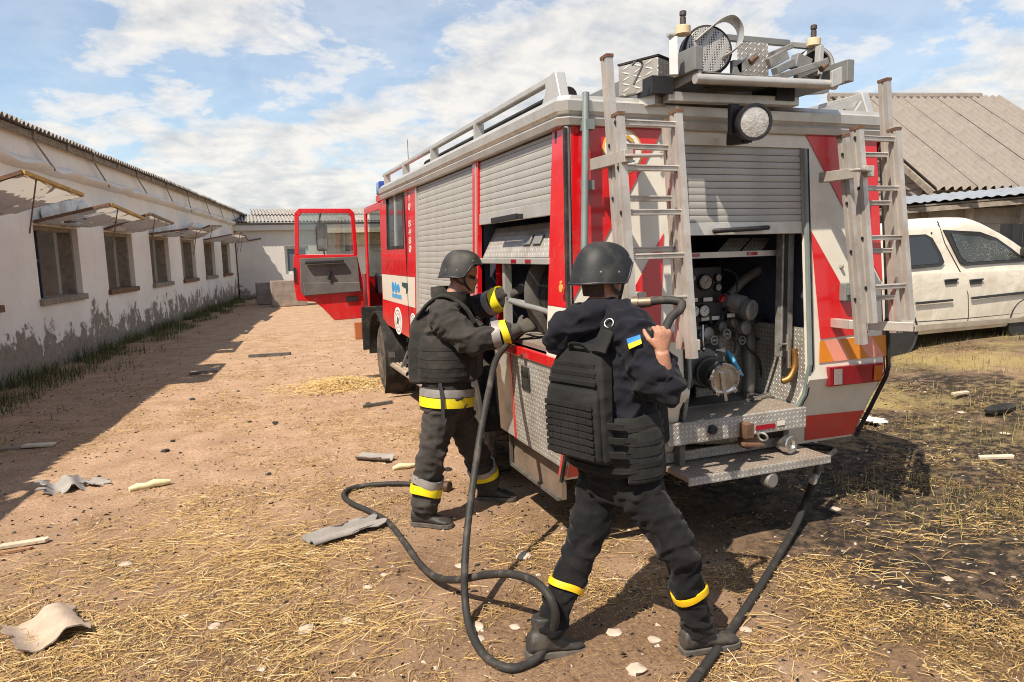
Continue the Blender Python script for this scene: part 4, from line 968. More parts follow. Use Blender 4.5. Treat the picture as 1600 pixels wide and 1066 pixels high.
# badge, emblems and vertical lettering on the crew door
def txt(s, loc, R, size, mt, parent, name='lettering', ext=.0015, sx=1.0):
    cu = bpy.data.curves.new(name, 'FONT'); cu.body = s; cu.size = size; cu.extrude = ext; cu.align_x = 'CENTER'; cu.align_y = 'CENTER'
    tmp = bpy.data.objects.new('t', cu); COL.objects.link(tmp); dg = bpy.context.evaluated_depsgraph_get()
    me = bpy.data.meshes.new_from_object(tmp.evaluated_get(dg)); bpy.data.objects.remove(tmp)
    me.materials.clear(); me.materials.append(mt)
    m_ = Matrix.Translation(Vector(loc)) @ R.to_4x4() @ Matrix.Diagonal((sx, 1, 1, 1)); m_ = Matrix.Translation(-ORG[parent.name]) @ m_
    me.transform(m_); ob = bpy.data.objects.new(name, me); COL.objects.link(ob); ob.parent = parent; ORG[ob.name] = ORG[parent.name]; return ob
RS = Matrix(((0, 0, -1), (-1, 0, 0), (0, 1, 0)))     # text plane facing -X: text x -> -Y, y -> Z
M_SIGN = M('badge_blue', (.05, .28, .55), .5); M_WTXT = M('pale_lettering', (.75, .70, .66), .5); M_DK = M('badge_dark', (.03, .06, .06), .5)
z = 2.40
for i, ch in enumerate('10 8480'):
    if ch != ' ': txt(ch, (cx_(2.36 - i * .085) - .003, 7.20, 2.36 - i * .085), RS, .10, M_WTXT, crew, sx=2.0)
bc = SP(613, 441)
mbs = MB()
for i in range(3): mbs.rings([[Vector((CL - d, 8.12 - i * .15 + .07 * math.cos(a), 1.43 + (.062 if i < 2 else .05) * math.sin(a))) for a in [2*math.pi*j/14 for j in range(14)]] for d in (-.001, .004)])
part('badge_mark', mbs, M_SIGN, crew)
for i in range(7): part('badge_bar', MB().box((CL - .003, 8.16 - i * .075, 1.335), (.004, .05, .045)), M_SIGN, crew)
part('badge', MB().plate([(CL - .002, 7.62, 1.50), (CL - .002, 7.34, 1.50), (CL - .002, 7.34, 1.44), (CL - .002, 7.43, 1.38), (CL - .002, 7.43, 1.44), (CL - .002, 7.62, 1.46)], .004, (-1, 0, 0)), M_DK, crew)
for (y, z, ry, rz) in ((7.93, 1.055, .20, .155), (7.18, 1.09, .12, .105)):
    mb = MB().rings([[Vector((CL - d, y + ry * s_ * math.cos(2*math.pi*i/28), z + rz * s_ * math.sin(2*math.pi*i/28))) for i in range(28)] for d, s_ in ((-.001, 1), (.003, 1))])
    e_ = part('round_emblem', mb, M_WTXT, crew)
    mb = MB()
    for s_, w_ in ((.80, .05), (.55, .04)):
        ri = [[Vector((CL - d, y + ry * q * math.cos(2*math.pi*i/28), z + rz * q * math.sin(2*math.pi*i/28))) for i in range(28)] for d, q in ((.003, s_), (.0045, s_), (.0045, s_ - w_), (.003, s_ - w_))]
        mb.rings(ri, False, True)
    part('emblem_ring', mb, M_DK, e_)
    part('emblem_figure', MB().box((CL - .0045, y, z), (.003, ry * .35, rz * .5), Matrix.Rotation(.3, 3, 'X')).box((CL - .0052, y, z), (.003, ry * .5, rz * .18), Matrix.Rotation(-.5, 3, 'X')), M_DK, e_)
# front of the cab
fd0, fd1 = 8.80, 9.92
mb = MB()
cabq(mb, fd1, fd1 + .12, 1.0, 2.44); cabq(mb, fd0 - .02, fd0 + .06, 1.0, 2.44)      # A and B pillars
cabq(mb, fd0 + .06, fd1, 2.36, 2.44)
mb.box2((CL, fd1 + .12, 1.0), (CL + .04, CXF, 1.55))
part('door_frame', mb, M_RED, truck, bevel=.008)
mb = MB(); xr = 2 * TCX - CL
mb.box2((CL + .03, CXF - .08, .7), (xr, CXF, 1.5)); mb.box2((xr - .04, 6.99, .9), (xr, CXF, 2.44)); part('cab_shell', mb, M_RED, truck, bevel=.03)
part('cab_roof', MB().hexa([(CL + .02, 6.99, 2.455), (xr - .02, 6.99, 2.455), (xr - .02, CXF - .2, 2.445), (CL + .02, CXF - .2, 2.445), (CL + .14, 7.0, 2.53), (xr - .14, 7.0, 2.53), (xr - .16, CXF - .4, 2.52), (CL + .16, CXF - .4, 2.52)]), M_RED, truck, bevel=.03)
part('windscreen', MB().plate([(CL + .1, CXF - .03, 1.5), (xr - .05, CXF - .03, 1.5), (xr - .1, CXF - .25, 2.44), (CL + .12, CXF - .25, 2.44)], .01), glass('clear_screen', alpha=.25), truck)
part('cab_floor', MB().box2((CL + .05, 7.0, .92), (xr - .05, CXF - .1, 1.0)), M_IRON, truck)
part('seat', MB().box2((1.85, 9.0, 1.0), (2.4, 9.5, 1.35)).box2((1.85, 8.92, 1.3), (2.4, 9.06, 2.0)), M('seat_fabric', (.04, .04, .045), .9), truck, bevel=.04)
part('dashboard', MB().box2((1.8, 9.85, 1.25), (xr - .1, CXF - .1, 1.55)), M_BLACK, truck, bevel=.04)
part('steering_wheel', MB().torus((2.1, 9.72, 1.62), (0, -.6, 1), .2, .016, 24, 6), M_BLACK, truck, smooth=180)
part('inner_bulkhead', MB().box2((CL + .04, 8.74, 1.0), (xr - .05, 8.77, 1.5)), M_BLACK, truck)
# front crew: blue beacon, antenna, marker
part('blue_beacon', MB().box2((CL + .02, 8.80, 2.535), (xr - .02, 9.0, 2.70)), M_BLUEB, truck, bevel=.02)
part('beacon_base', MB().box2((CL + .02, 8.76, 2.46), (xr - .02, 9.04, 2.534)), M_RED, truck)
an = D(639, 272, 9.2); part('antenna', MB().tube([(an.x, an.y, 2.52), (an.x, an.y, D(639, 219, 9.2).z)], [.008, .003], 6), M_BLACK, truck)
# open front door, swung square to the cab
DY = 9.94; dxh = CL - .02
def dp(x, y, dy=0): p = on(x, y, 1, DY); return Vector((p.x, DY + dy, p.z))
outer = [(461, 333), (468, 327), (547, 327), (553, 333), (560, 400), (567, 440), (569, 497), (523, 501), (505, 482), (492, 472), (464, 470), (459, 440), (458, 400)]
inner = [(467, 340), (471, 333), (546, 333), (549, 339), (555, 390), (553, 395), (470, 397), (466, 392)]
# lower leaf
low_ = [(459, 398), (558, 398), (567, 440), (569, 497), (523, 501), (505, 482), (492, 472), (464, 470), (459, 440)]
door = part('front_door', MB().plate([dp(*q) for q in low_], .05, (0, 1, 0)), M_RED, truck, bevel=.01)
fr = MB(); ring_o = [(461, 398), (460, 333), (467, 326), (547, 326), (554, 333), (559, 398)]; ring_i = [(467.5, 398), (467, 339), (471, 333.5), (545, 333.5), (548.5, 339), (553, 398)]
for i in range(5): fr.plate([dp(*ring_o[i]), dp(*ring_o[i+1]), dp(*ring_i[i+1]), dp(*ring_i[i])], .05, (0, 1, 0))
part('window_frame', fr, M_RED, door, bevel=.006)
gl = [(467.5, 397), (467, 339), (471, 333.5), (545, 333.5), (548.5, 339), (553, 397)]
part('door_glass', MB().plate([dp(*q, .022) for q in gl], .006, (0, 1, 0)), glass('clear_pane', alpha=.12), door)
trim = [(468, 404), (558, 401), (563, 455), (475, 463), (470, 455)]
M_GREYT = M('grey_door_trim', (.12, .112, .105), .7, var=.25, scale=5, dirt=((.20, .16, .12), .35, 4))
part('door_trim', MB().plate([dp(*q, -.001) for q in trim], .02, (0, -1, 0)), M_GREYT, door, bevel=.006)
part('door_pocket', MB().plate([dp(*q, -.022) for q in ((473, 442), (561, 441), (563, 455), (476, 462))], .03, (0, -1, 0)), M_GREYT, door, bevel=.006)
part('grab_handle', MB().bar(dp(476, 411, -.06), dp(536, 408, -.06), .05, .04), M_BLACK, door, bevel=.01)
part('window_crank', MB().bar(dp(516, 424, -.05), dp(513, 437, -.06), .04, .03), M_BLACK, door)
part('door_lock', MB().box(dp(550, 467, -.01), (.16, .03, .07)), M_BLACK, door, bevel=.005); part('latch', MB().box(dp(461, 430, .02), (.03, .07, .2)), M_BLACK, door)
mc = dp(505, 371, .16)
part('mirror', MB().box(mc, (.155, .06, .36)), M_BLACK, door, bevel=.03); part('mirror_glass', MB().box(mc + Vector((0, -.032, 0)), (.13, .004, .33)), M('mirror_face', (.62, .60, .57), .12, .3, var=.1), door, bevel=.002)
part('mirror_arm', MB().tube(catmull([dp(507, 327, .05), dp(503, 331, .12), dp(501, 345, .16), dp(503, 360, .16)], 5), .012, 6).tube([dp(507, 388, .16), dp(508, 398, .06)], .012, 6), M_BLACK, door, smooth=60)
# --- wheels, arches, steps, chassis
def wheel(y, x, sgn, r=.46):
    ax = Vector((sgn, 0, 0)); c_ = Vector((x, y, r))
    w_ = part('wheel', MB().lathe(c_, ax, [(-.14, r * .60), (-.14, r * .90), (-.10, r * .98), (.10, r * .98), (.14, r * .90), (.15, r * .75), (.14, r * .60)], 40), M_TYRE, truck, smooth=30)
    tb = MB()
    for i in range(44):
        a = 2 * math.pi * i / 44; d_ = Vector((0, math.cos(a), math.sin(a)))
        tb.box(c_ + d_ * r * .985, (.24, .030, .022), Matrix.Rotation(a - math.pi / 2, 3, 'X') @ Matrix.Rotation(.18 * (1 if i % 2 else -1), 3, 'Z'))
    part('tread', tb, M_TYRE, w_); 
    part('rim', MB().lathe(c_, ax, [(-.13, r * .6), (.135, r * .6), (.13, r * .55), (.05, r * .5), (.03, r * .3), (.08, r * .26), (.09, .02)], 30), M_ALUG, w_, smooth=35)
    return w_
for x_, s_ in ((XL(.5) + .17, -1), (XR(.5) - .17, 1)):
    wheel(9.25, x_, s_); wheel(5.45, x_ + .02 * -s_, s_)
for yc, nm in ((9.25, 'mudguard'), (5.45, 'wheel_arch')):
    rs = []
    a0, a1 = (-.25, 1.1) if yc > 9 else (0, 1)
    for i in range(15):
        a = math.pi * (a0 + (1.02 - a0) * i / 14); d_ = Vector((0, -math.cos(a), math.sin(a)))
        c_ = Vector((0, yc, .48)); w0, w1 = CL - .06 + .03, CL + .36
        R_ = .58
        rs.append([c_ + d_ * R_ + Vector((w0, 0, 0)), c_ + d_ * (R_ + .02) + Vector((w0, 0, 0)), c_ + d_ * (R_ + .02) + Vector((w1, 0, 0)), c_ + d_ * R_ + Vector((w1, 0, 0))])
    part(nm, MB().rings(rs), M_RUB, truck, smooth=40)
mfl = [on(564, 485, 1, 9.9), on(590, 545, 1, 9.9)]
part('mud_flap', MB().box2((mfl[0].x, 9.86, mfl[1].z), (CL + .2, 9.9, mfl[0].z + .05)), M_RUB, truck, bevel=.01)
q = on(560, 517, 1, 9.92); part('side_marker', MB().box(q, (.10, .06, .24)), M('dusty_orange', (.42, .13, .05), .5), truck, bevel=.008)
stp = part('side_step', MB().box2((XL(.4) + .0, 6.98, .43), (XL(.4) + .34, 8.72, .455)), CH_XY, truck, bevel=.004)
for i in range(6): part('tread_strip', MB().box2((XL(.4) + .02 + i * .055, 6.99, .4555), (XL(.4) + .05 + i * .055, 8.71, .468)), M('worn_step', (.46, .36, .26), .7, .2, var=.2), stp)
part('step_bracket', MB().bar((CL + .1, 7.4, .44), (CL + .3, 7.4, .88), .05, .05).bar((CL + .1, 8.3, .44), (CL + .3, 8.3, .88), .05, .05).bar((CL + .05, 8.68, .46), (CL + .05, 8.68, .60), .05, .08), M_IRON, stp)
for x_ in (2.35, 3.2): part('chassis_rail', MB().box2((x_ - .04, 3.7, .52), (x_ + .04, 10.2, .74)), M_IRON, truck)
for y in (5.45, 9.25): part('axle', MB().cyl((1.9, y, .46), (3.65, y, .46), .07).lathe((2.775, y, .46), (1, 0, 0), [(-.2, .08), (-.1, .2), (.1, .2), (.2, .08)], 16), M_IRON, truck, smooth=40)
part('underfloor', MB().box2((1.75, 3.75, .755), (3.8, 6.9, .78)), M_IRON, truck)
part('fuel_tank', MB().box2((1.8, 6.2, .42), (2.25, 6.85, .75)), M_IRON, truck, bevel=.05)
part('rear_skirt_inner', MB().box2((1.72, 4.62, .6), (1.74, 4.9, 1.14)), M_IRON, truck)

# ------------------------------------------------------------------ ladders hung on the rear
M_LAD = M('ladder_aluminium', (.54, .50, .455), .42, .5, var=.16, scale=6, dirt=((.33, .25, .18), .40, 7))
def ladder(name, label, Aline, Bline, Ya, Yb, rw=.036, rd=.062, nA=5, zA=None, zB=None, extra=None):
    # Aline: pixel (left top, left bottom, right top, right bottom) of the outer section at depth plane Ya; same for B
    t = thing(name, label, 'ladder', (on(*Aline[1], 1, Ya[1]).x, Ya[1], 0), 'ladders on the rear of the truck')
    for (ln, Y, nm, zz) in ((Aline, Ya, 'outer_section', zA), (Bline, Yb, 'inner_section', zB)):
        lt_, lb, rt_, rb2 = on(*ln[0], 1, Y[0]), on(*ln[1], 1, Y[1]), on(*ln[2], 1, Y[0]), on(*ln[3], 1, Y[1])
        sec = None
        for a, b_ in ((lt_, lb), (rt_, rb2)):
            dr = (b_ - a).normalized(); x_ = Vector((1, 0, 0)); y_ = dr.cross(x_).normalized(); x_ = y_.cross(dr)
            w, d = rw / 2, rd / 2
            pr = [(-w, -d), (-w * .3, -d), (-w * .3, -d + .008), (w * .3, -d + .008), (w * .3, -d), (w, -d), (w, d), (-w, d), (-w, d * .25), (-w + .006, d * .2), (-w + .006, -d * .2), (-w, -d * .25)]
            rr = part('rail', MB().rings([[p + x_ * u + y_ * v for u, v in pr] for p in (a, b_)]), M_LAD, t)
            part('end_cap', MB().box(a - dr * .008, (rw + .006, rd + .006, .016), Matrix((x_, y_, dr)).transposed()), M_RUST, rr)
            # rivets
        z0, z1 = zz
        nr = int(round((z1 - z0) / .245)) + 1
        for i in range(nr):
            z = z1 - i * (z1 - z0) / (nr - 1)
            pl = lt_.lerp(lb, (lt_.z - z) / (lt_.z - lb.z)); prr = rt_.lerp(rb2, (rt_.z - z) / (rt_.z - rb2.z))
            rg = part('rung', MB().bar(pl, prr, .026, .030).bar(pl + Vector((0, -.004, .009)), prr + Vector((0, -.004, .009)), .028, .006), M_LAD, t, bevel=.003)
            for p_, s_ in ((pl, -1), (prr, 1)): part('rivet', MB().lathe(p_ + Vector((s_ * (rw / 2), 0, 0)), (s_, 0, 0), [(0, .010), (.003, .010), (.003, 0)], 8), M_BLACK, rg)
    return t
lad1 = ladder('ladder', 'two-section aluminium ladder hooked on the rear beside the helmeted man carrying hose', [(966, 182), (992, 590), (1056, 178), (1081, 560)], [(948, 92), (980, 575), (1043, 192), (1066, 545)], (3.12, 3.02), (3.26, 3.18), zA=(on(1000, 470, 1, 3.05).z, on(1000, 193, 1, 3.12).z), zB=(on(1000, 470, 1, 3.2).z, on(1000, 230, 1, 3.25).z))
lad2 = ladder('ladder', 'two-section aluminium ladder hooked on the rear above the orange reflective stripes', [(1339, 203), (1361, 505), (1397, 205), (1419, 500)], [(1318, 215), (1346, 538), (1382, 128), (1400, 520)], (3.12, 3.02), (3.26, 3.18), zA=(on(1390, 448, 1, 3.03).z, on(1390, 218, 1, 3.12).z), zB=(on(1380, 465, 1, 3.2).z, on(1380, 243, 1, 3.25).z))
for t, pts in ((lad1, ((928, 258, 1030, 262), (1040, 525, 1086, 520))), (lad2, ((1284, 278, 1330, 266), (1302, 505, 1420, 494)))):
    for i, (x0, y0, x1, y1) in enumerate(pts):
        a = on(x0, y0, 1, 3.40); b_ = on(x1, y1, 1, 3.02)
        part('bracket', MB().bar(a, (a.x, 3.04, a.z), .05, .06).bar((a.x - .02, 3.05, a.z), (b_.x, 3.0, a.z - .0), .012, .06, (0, 1, 0)) if i == 0 else MB().bar((a.x, 3.30, a.z), (b_.x, 2.985, a.z), .014, .055, (0, 0, 1)).bar((a.x + .02, 3.42, a.z), (a.x + .02, 3.28, a.z), .05, .055), M_LAD, truck, bevel=.003)

# ------------------------------------------------------------------ carriage ladder lying on the roof
UPZ_ = Vector((0, 0, 1))
rt = thing('carriage_ladder', 'wheeled extension ladder carriage with tread-plate box lying on the truck roof', 'ladder', (2.75, 3.6, 2.62))
def rp(x, y, Y): return on(x, y, 1, Y)
a, b_ = rp(966, 118, 3.55), rp(1012, 150, 3.55)
bx = MB(); 
P = [rp(966, 152, 3.62), rp(1030, 128, 3.30), rp(1052, 132, 3.42), rp(990, 155, 3.75)]
h_ = .125
x0, x1 = rp(966, 130, 3.75).x, rp(1030, 110, 3.30).x
lo = rp(1029, 133, 3.32).z; hi = lo + .15
ht = 2.80; t0, t1, t2 = on(966, 104, 2, ht), on(1028, 88, 2, ht), on(1051, 97, 2, ht); t3 = t0 + (t2 - t1)
lo, hi = ht - .165, ht
bx.hexa([Vector((p.x, p.y, z)) for z in (lo, hi) for p in (t0, t1, t2, t3)]); bxc = (t0 + t1 + t2 + t3) / 4
part('tool_box', bx, CH_XZ, rt, bevel=.006); part('box_lid', MB().plate([bxc + (p - bxc) * 1.03 + UPZ_ * .002 for p in (t0, t1, t2, t3)], .01, (0, 0, 1)), M_RUB, rt)
part('box_bracket', MB().plate([bxc + (p - bxc) * .75 - UPZ_ * .235 for p in (t0, t1, t2, t3)], .068, (0, 0, 1)), M_ALU, rt)
part('box_cable', MB().tube(catmull([rp(988, 102, 3.33), rp(995, 95, 3.33), rp(1004, 100, 3.33), rp(998, 115, 3.32), rp(990, 132, 3.32)], 5), .006, 5), M_BLACK, rt)
lz = 2.70
for x_ in (2.28, 3.30): part('side_beam', MB().box2((x_ - .025, 3.18, lz), (x_ + .025, 7.6, lz + .12)), M_ALUG, rt, bevel=.004)
for i in range(14): part('roof_rung', MB().cyl((2.30, 3.5 + i * .3, lz + .05), (3.28, 3.5 + i * .3, lz + .05), .018, n=8), M_ALU, rt, smooth=60)
q0, q1 = rp(1086, 123, 3.2), rp(1305, 133, 3.2)
part('axle_tube', MB().cyl(q0, q1, .026), M_ALU, rt, smooth=60)
xe = rp(1091, 100, 3.19).x
part('end_plate', MB().plate([on(*p, 0, xe) for p in ((1049, 113), (1090, 89), (1092, 118), (1051, 139))], .02, (1, 0, 0)), M_ALU, rt, bevel=.004)
part('warning_sticker', MB().plate([on(*p, 0, xe - .002) for p in ((1058, 103), (1069, 97), (1069, 107), (1059, 112))], .002, (-1, 0, 0)), M_LENSR, rt)
part('end_plate', MB().plate([rp(*p, 3.18) for p in ((1296, 112), (1312, 105), (1312, 132), (1297, 138))], .02, (0, -1, 0)), M_ALU, rt, bevel=.004)
part('cross_beam', MB().bar(rp(1040, 152, 3.38), rp(1243, 160, 3.38), .06, .05), M_ALU, rt, bevel=.004); part('cross_beam', MB().bar(rp(1010, 157, 3.9), rp(1290, 140, 3.9), .06, .05), M_ALUG, rt)
for x_ in (1025, 1215): part('rubber_pad', MB().box2((rp(x_, 160, 3.4).x - .06, 3.34, 2.612), (rp(x_, 160, 3.4).x + .07, 3.55, 2.70)), M_BLACK, rt)
part('under_pan', MB().plate([(2.3, 3.2, lz - .005), (3.28, 3.2, lz - .005), (3.28, 4.6, lz - .005), (2.3, 4.6, lz - .005)], .004), M_ALUG, rt)
# perforated wheel disc, bent guard hoop, jacks
wc = rp(1103, 82, 3.32); wa = Vector((-.25, -1, .12)).normalized()
wd = part('wheel', MB().lathe(wc, wa, [(-.06, .11), (-.05, .135), (.03, .135), (.035, .125)], 32), M_RUB, rt, smooth=35)
k = NT('perforated_disc'); s = k.sep(); vv = k.n('ShaderNodeTexVoronoi'); vv.inputs['Scale'].default_value = 75; k.l(k.obj(), vv.inputs['Vector']); vv.inputs['Randomness'].default_value = .12
f_ = k.ramp(vv.outputs['Distance'], [(.25, 0.0), (.42, 1.0)]); k.base(k.mix(f_, (.06, .055, .05), (.42, .40, .37))); k.b.inputs['Metallic'].default_value = .6; k.b.inputs['Roughness'].default_value = .45; k.bump(f_, .6, .003)
part('wheel_disc', MB().lathe(wc, wa, [(.036, .122), (.040, .118), (.042, .0)], 32), k.m, wd, smooth=35)
hp_ = catmull([rp(*p, Y) for p, Y in (((1085, 66), 3.32), ((1103, 50), 3.30), ((1125, 33), 3.28), ((1143, 30), 3.27), ((1156, 45), 3.25), ((1155, 68), 3.25), ((1143, 82), 3.25), ((1128, 92), 3.26))], 6)
mb = MB(); mb.tube(hp_, [(.006, .045)] * len(hp_), 8, up=(0, 0, 1)); part('guard_hoop', mb, M_ALU, rt, smooth=50)
for (x, y0, y1, Y) in ((1067, 47, 28, 3.28), (1271, 66, 50, 3.36)):
    a = rp(x, y0, Y)
    j = part('jack', MB().lathe(a, (0, 0, 1), [(-.026, .034), (-.022, .040), (.016, .040), (.02, .034), (.02, .016)], 20), M('yellow_roller', (.62, .50, .32), .6, var=.1, scale=8), rt, smooth=35)
    part('jack_screw', MB().lathe(a, (0, 0, 1), [(.02, .016), (.062, .016), (.062, .013), (.072, .013), (.072, .018), (.092, .018), (.096, .011), (.096, 0)], 12), M('dark_screw', (.09, .075, .065), .55, .5), j, smooth=35)
part('upright', MB().bar(rp(1052, 58, 3.25), rp(1053, 118, 3.22), .045, .02).lathe(rp(1048, 55, 3.25), (1, 0, 0), [(-.02, .014), (.02, .014)], 10), M_ALU, rt, bevel=.003)
part('upright', MB().bar(rp(1281, 72, 3.3), rp(1278, 118, 3.3), .04, .03), M_ALU, rt, bevel=.003)
part('top_bar', MB().bar(rp(1120, 58, 3.5), rp(1232, 68, 3.5), .03, .035).bar(rp(1232, 70, 3.5), rp(1285, 75, 3.4), .03, .03), M_ALUG, rt, bevel=.003)
part('tread_plate', MB().plate([rp(*p, 3.42) for p in ((1152, 66), (1198, 68), (1199, 120), (1160, 118), (1152, 92))], .01, (0, -1, 0)), CH_XZ, rt)
for (x0, y0, x1, y1, Y, w, h) in ((1150, 110, 1183, 88, 3.25, .03, .05), (1200, 100, 1228, 85, 3.4, .04, .06), (1210, 112, 1238, 98, 3.3, .05, .04), (1200, 126, 1288, 98, 3.22, .05, .035), (1240, 95, 1262, 105, 3.35, .06, .08), (1150, 120, 1150, 95, 3.25, .03, .06), (1205, 85, 1232, 74, 3.45, .08, .03), (1120, 132, 1200, 124, 3.6, .05, .03), (1100, 142, 1170, 140, 3.5, .04, .03), (1245, 118, 1293, 97, 3.3, .03, .05)):
    part('linkage', MB().bar(rp(x0, y0, Y), rp(x1, y1, Y), w, h), random.choice([M_ALUG, M_ALUG, M_CAST]), rt, bevel=.004)
wc2 = rp(1272, 105, 3.42); w2 = part('wheel', MB().lathe(wc2, (-.3, -1, 0), [(-.05, .05), (-.05, .11), (.03, .11), (.03, .085), (.02, .08), (.02, .03), (.035, .03), (.035, 0)], 28), M_RUB, rt, smooth=35)
part('wheel_disc', MB().torus(wc2 + Vector((-.01, -.03, 0)), (-.3, -1, 0), .095, .012, 28, 6), M_ALU, w2, smooth=180)
part('lever_tip', MB().tube([rp(1283, 108, 3.2), rp(1294, 100, 3.2)], [.02, .006], 8), M_RUST, rt)
part('lever_tip', MB().tube([rp(1172, 97, 3.22), rp(1185, 88, 3.2)], [.02, .008], 8), M_RUST, rt)
# small rail at right rear of roof
part('rail_stub', MB().bar(rp(1272, 178, 3.6), rp(1343, 159, 3.6), .02, .04).plate([rp(*p, 3.58) for p in ((1332, 176), (1344, 158), (1349, 178))], .02, (0, -1, 0)), M_ALU, truck)
# ------------------------------------------------------------------ people
def fused(name, mb, mats, parent, voxel=.010, sm=5, wr=None, label=None, smf=.5):
    """One continuous skin over overlapping tubes: voxel remesh + smoothing, then cloth folds pushed along the normals."""
    me0 = mb.mesh('tmp', [], ORG[parent.name]); t = bpy.data.objects.new('tmp', me0); COL.objects.link(t)
    m = t.modifiers.new('r', 'REMESH'); m.mode = 'VOXEL'; m.voxel_size = voxel
    s = t.modifiers.new('s', 'SMOOTH'); s.iterations = sm; s.factor = smf
    dg = bpy.context.evaluated_depsgraph_get(); me = bpy.data.meshes.new_from_object(t.evaluated_get(dg)); bpy.data.objects.remove(t)
    me.name = name
    if wr:
        n = len(me.vertices); co = np.empty(n * 3); me.vertices.foreach_get('co', co); co = co.reshape(-1, 3)
        no = np.empty(n * 3); me.vertex_normals.foreach_get('vector', no); no = no.reshape(-1, 3)
        O = ORG[parent.name]
        for i in range(n):
            p = Vector(co[i]); w = wr(p + O)
            co[i] += no[i] * w
        me.vertices.foreach_set('co', co.ravel())
    if not isinstance(mats, (list, tuple)): mats = [mats]
    me.materials.clear()
    for q in mats: me.materials.append(q)
    me.polygons.foreach_set('use_smooth', [True] * len(me.polygons)); me.update()
    o = bpy.data.objects.new(name, me); COL.objects.link(o); o.parent = parent; ORG[o.name] = ORG[parent.name]
    if label: o['label'] = label
    return o
def folds(amp, joints, seed=0):
    """Cloth folds: broad noise, and sharp creases that gather round the joints."""
    J = [(Vector(j), Vector(d).normalized(), r) for j, d, r in joints]
    def f(p):
        q = Vector((p.x * 4.5 + seed, p.y * 4.5, p.z * 7)); q += Vector((noise.noise(q), noise.noise(q + Vector((9, 2, 5))), 0)) * .9
        w = amp * 1.1 * ((1 - abs(noise.noise(q))) ** 4 - .35)
        w += amp * .55 * ((1 - abs(noise.noise((p.x * 13 + seed, p.y * 13 + 3, p.z * 19)))) ** 3 - .4)
        for j, d, r in J:
            q = p - j; l = q.length
            if l < r:
                k = 1 - l / r; ph = q.dot(d) * 62 + 9 * noise.noise((p.x * 5, p.y * 5, p.z * 3 + seed)) + 12 * q.dot(d.orthogonal())
                w += amp * 1.1 * k * ((1 - abs(math.sin(ph * .5))) ** 1.5 - .3)
        return w
    return f
def limb(mb, pts, radii, n=14, up=None, per=4):
    P = catmull(pts, per); R = []
    for i in range(len(P)):
        t = i / per; a = min(int(t), len(pts) - 2); f = t - a; r0, r1 = radii[a], radii[a + 1]
        g = lambda q: q if hasattr(q, '__len__') else (q, q)
        R.append(tuple(x + (y - x) * f for x, y in zip(g(r0), g(r1))))
    k = len(P)      # rounded ends
    return mb.tube(P, R, n, True, up=up)
def band(mb, a, b, r, w0, w1, th=.006, n=24, up=None, wav=.0, seed=0):
    """A reflective band round a limb between two points on its axis; r = (ru, rv)."""
    a, b = Vector(a), Vector(b); z = (b - a).normalized()
    u = Vector(up) if up else z.orthogonal(); u = (u - z * u.dot(z)).normalized(); v = z.cross(u); rs = []
    for t, g in ((0, -.004), (0, th), (.5, th + .002), (1, th), (1, -.004)):
        c = a.lerp(b, t); ring = []
        for i in range(n):
            q = 2 * math.pi * i / n; k = 1 + wav * math.sin(3 * q + seed)
            ring.append(c + u * ((r[0] + g) * math.cos(q) * k) + v * ((r[1] + g) * math.sin(q) * k) + z * (wav * .25 * math.sin(2 * q + seed)))
        rs.append(ring)
    return mb.rings(rs, False)
def hand(mb, wrist, pd, pn, side, curl, size=1.0, thumb=1, spread=.0, tcurl=.5):
    """Palm, four unequal fingers with three bends each, thumb from the side of the palm. pd: wrist to knuckles, pn: palm side, side: towards the thumb."""
    wrist = Vector(wrist); pd = Vector(pd).normalized(); pn = Vector(pn); pn = (pn - pd * pn.dot(pd)).normalized(); sd = Vector(side); sd = (sd - pd * sd.dot(pd) - pn * sd.dot(pn)).normalized()
    k = size
    mb.tube([wrist - pd * .03, wrist, wrist + pd * .04 * k, wrist + pd * .075 * k, wrist + pd * .092 * k], [(.024 * k, .030 * k), (.022 * k, .031 * k), (.019 * k, .040 * k), (.017 * k, .043 * k), (.012 * k, .038 * k)], 14, up=pn)
    for i, (off, L, r) in enumerate(((.033, .075, .0090), (.0115, .083, .0092), (-.0105, .077, .0089), (-.032, .060, .0078))):
        p = wrist + pd * (.086 - .004 * (i == 3) - .003 * (i == 0)) * k + sd * off * k; d = (pd + sd * spread * (1.5 - i)).normalized(); P = [p - d * .02 * k, p]
        for j, f in enumerate((.46, .30, .24)):
            d = Matrix.Rotation(curl[j] if not hasattr(curl[j], '__len__') else curl[j][i], 3, d.cross(pn).normalized()) @ d
            P.append(P[-1] + d * L * f * k)
        mb.tube(P, [r * k, r * 1.05 * k, r * 1.02 * k, r * .95 * k, r * .72 * k], 9)
    p = wrist + pd * .022 * k + sd * .028 * k; d = (sd * .75 + pd * .65 + pn * .25).normalized(); P = [p - sd * .012 * k, p]
    for j, f in enumerate((.040, .032, .026)):
        P.append(P[-1] + d * f * k); d = (d + (pn * .9 + pd * .35 - sd * .45) * tcurl).normalized()
    mb.tube(P, [.014 * k, .014 * k, .012 * k, .0108 * k, .0075 * k], 9)
    return mb
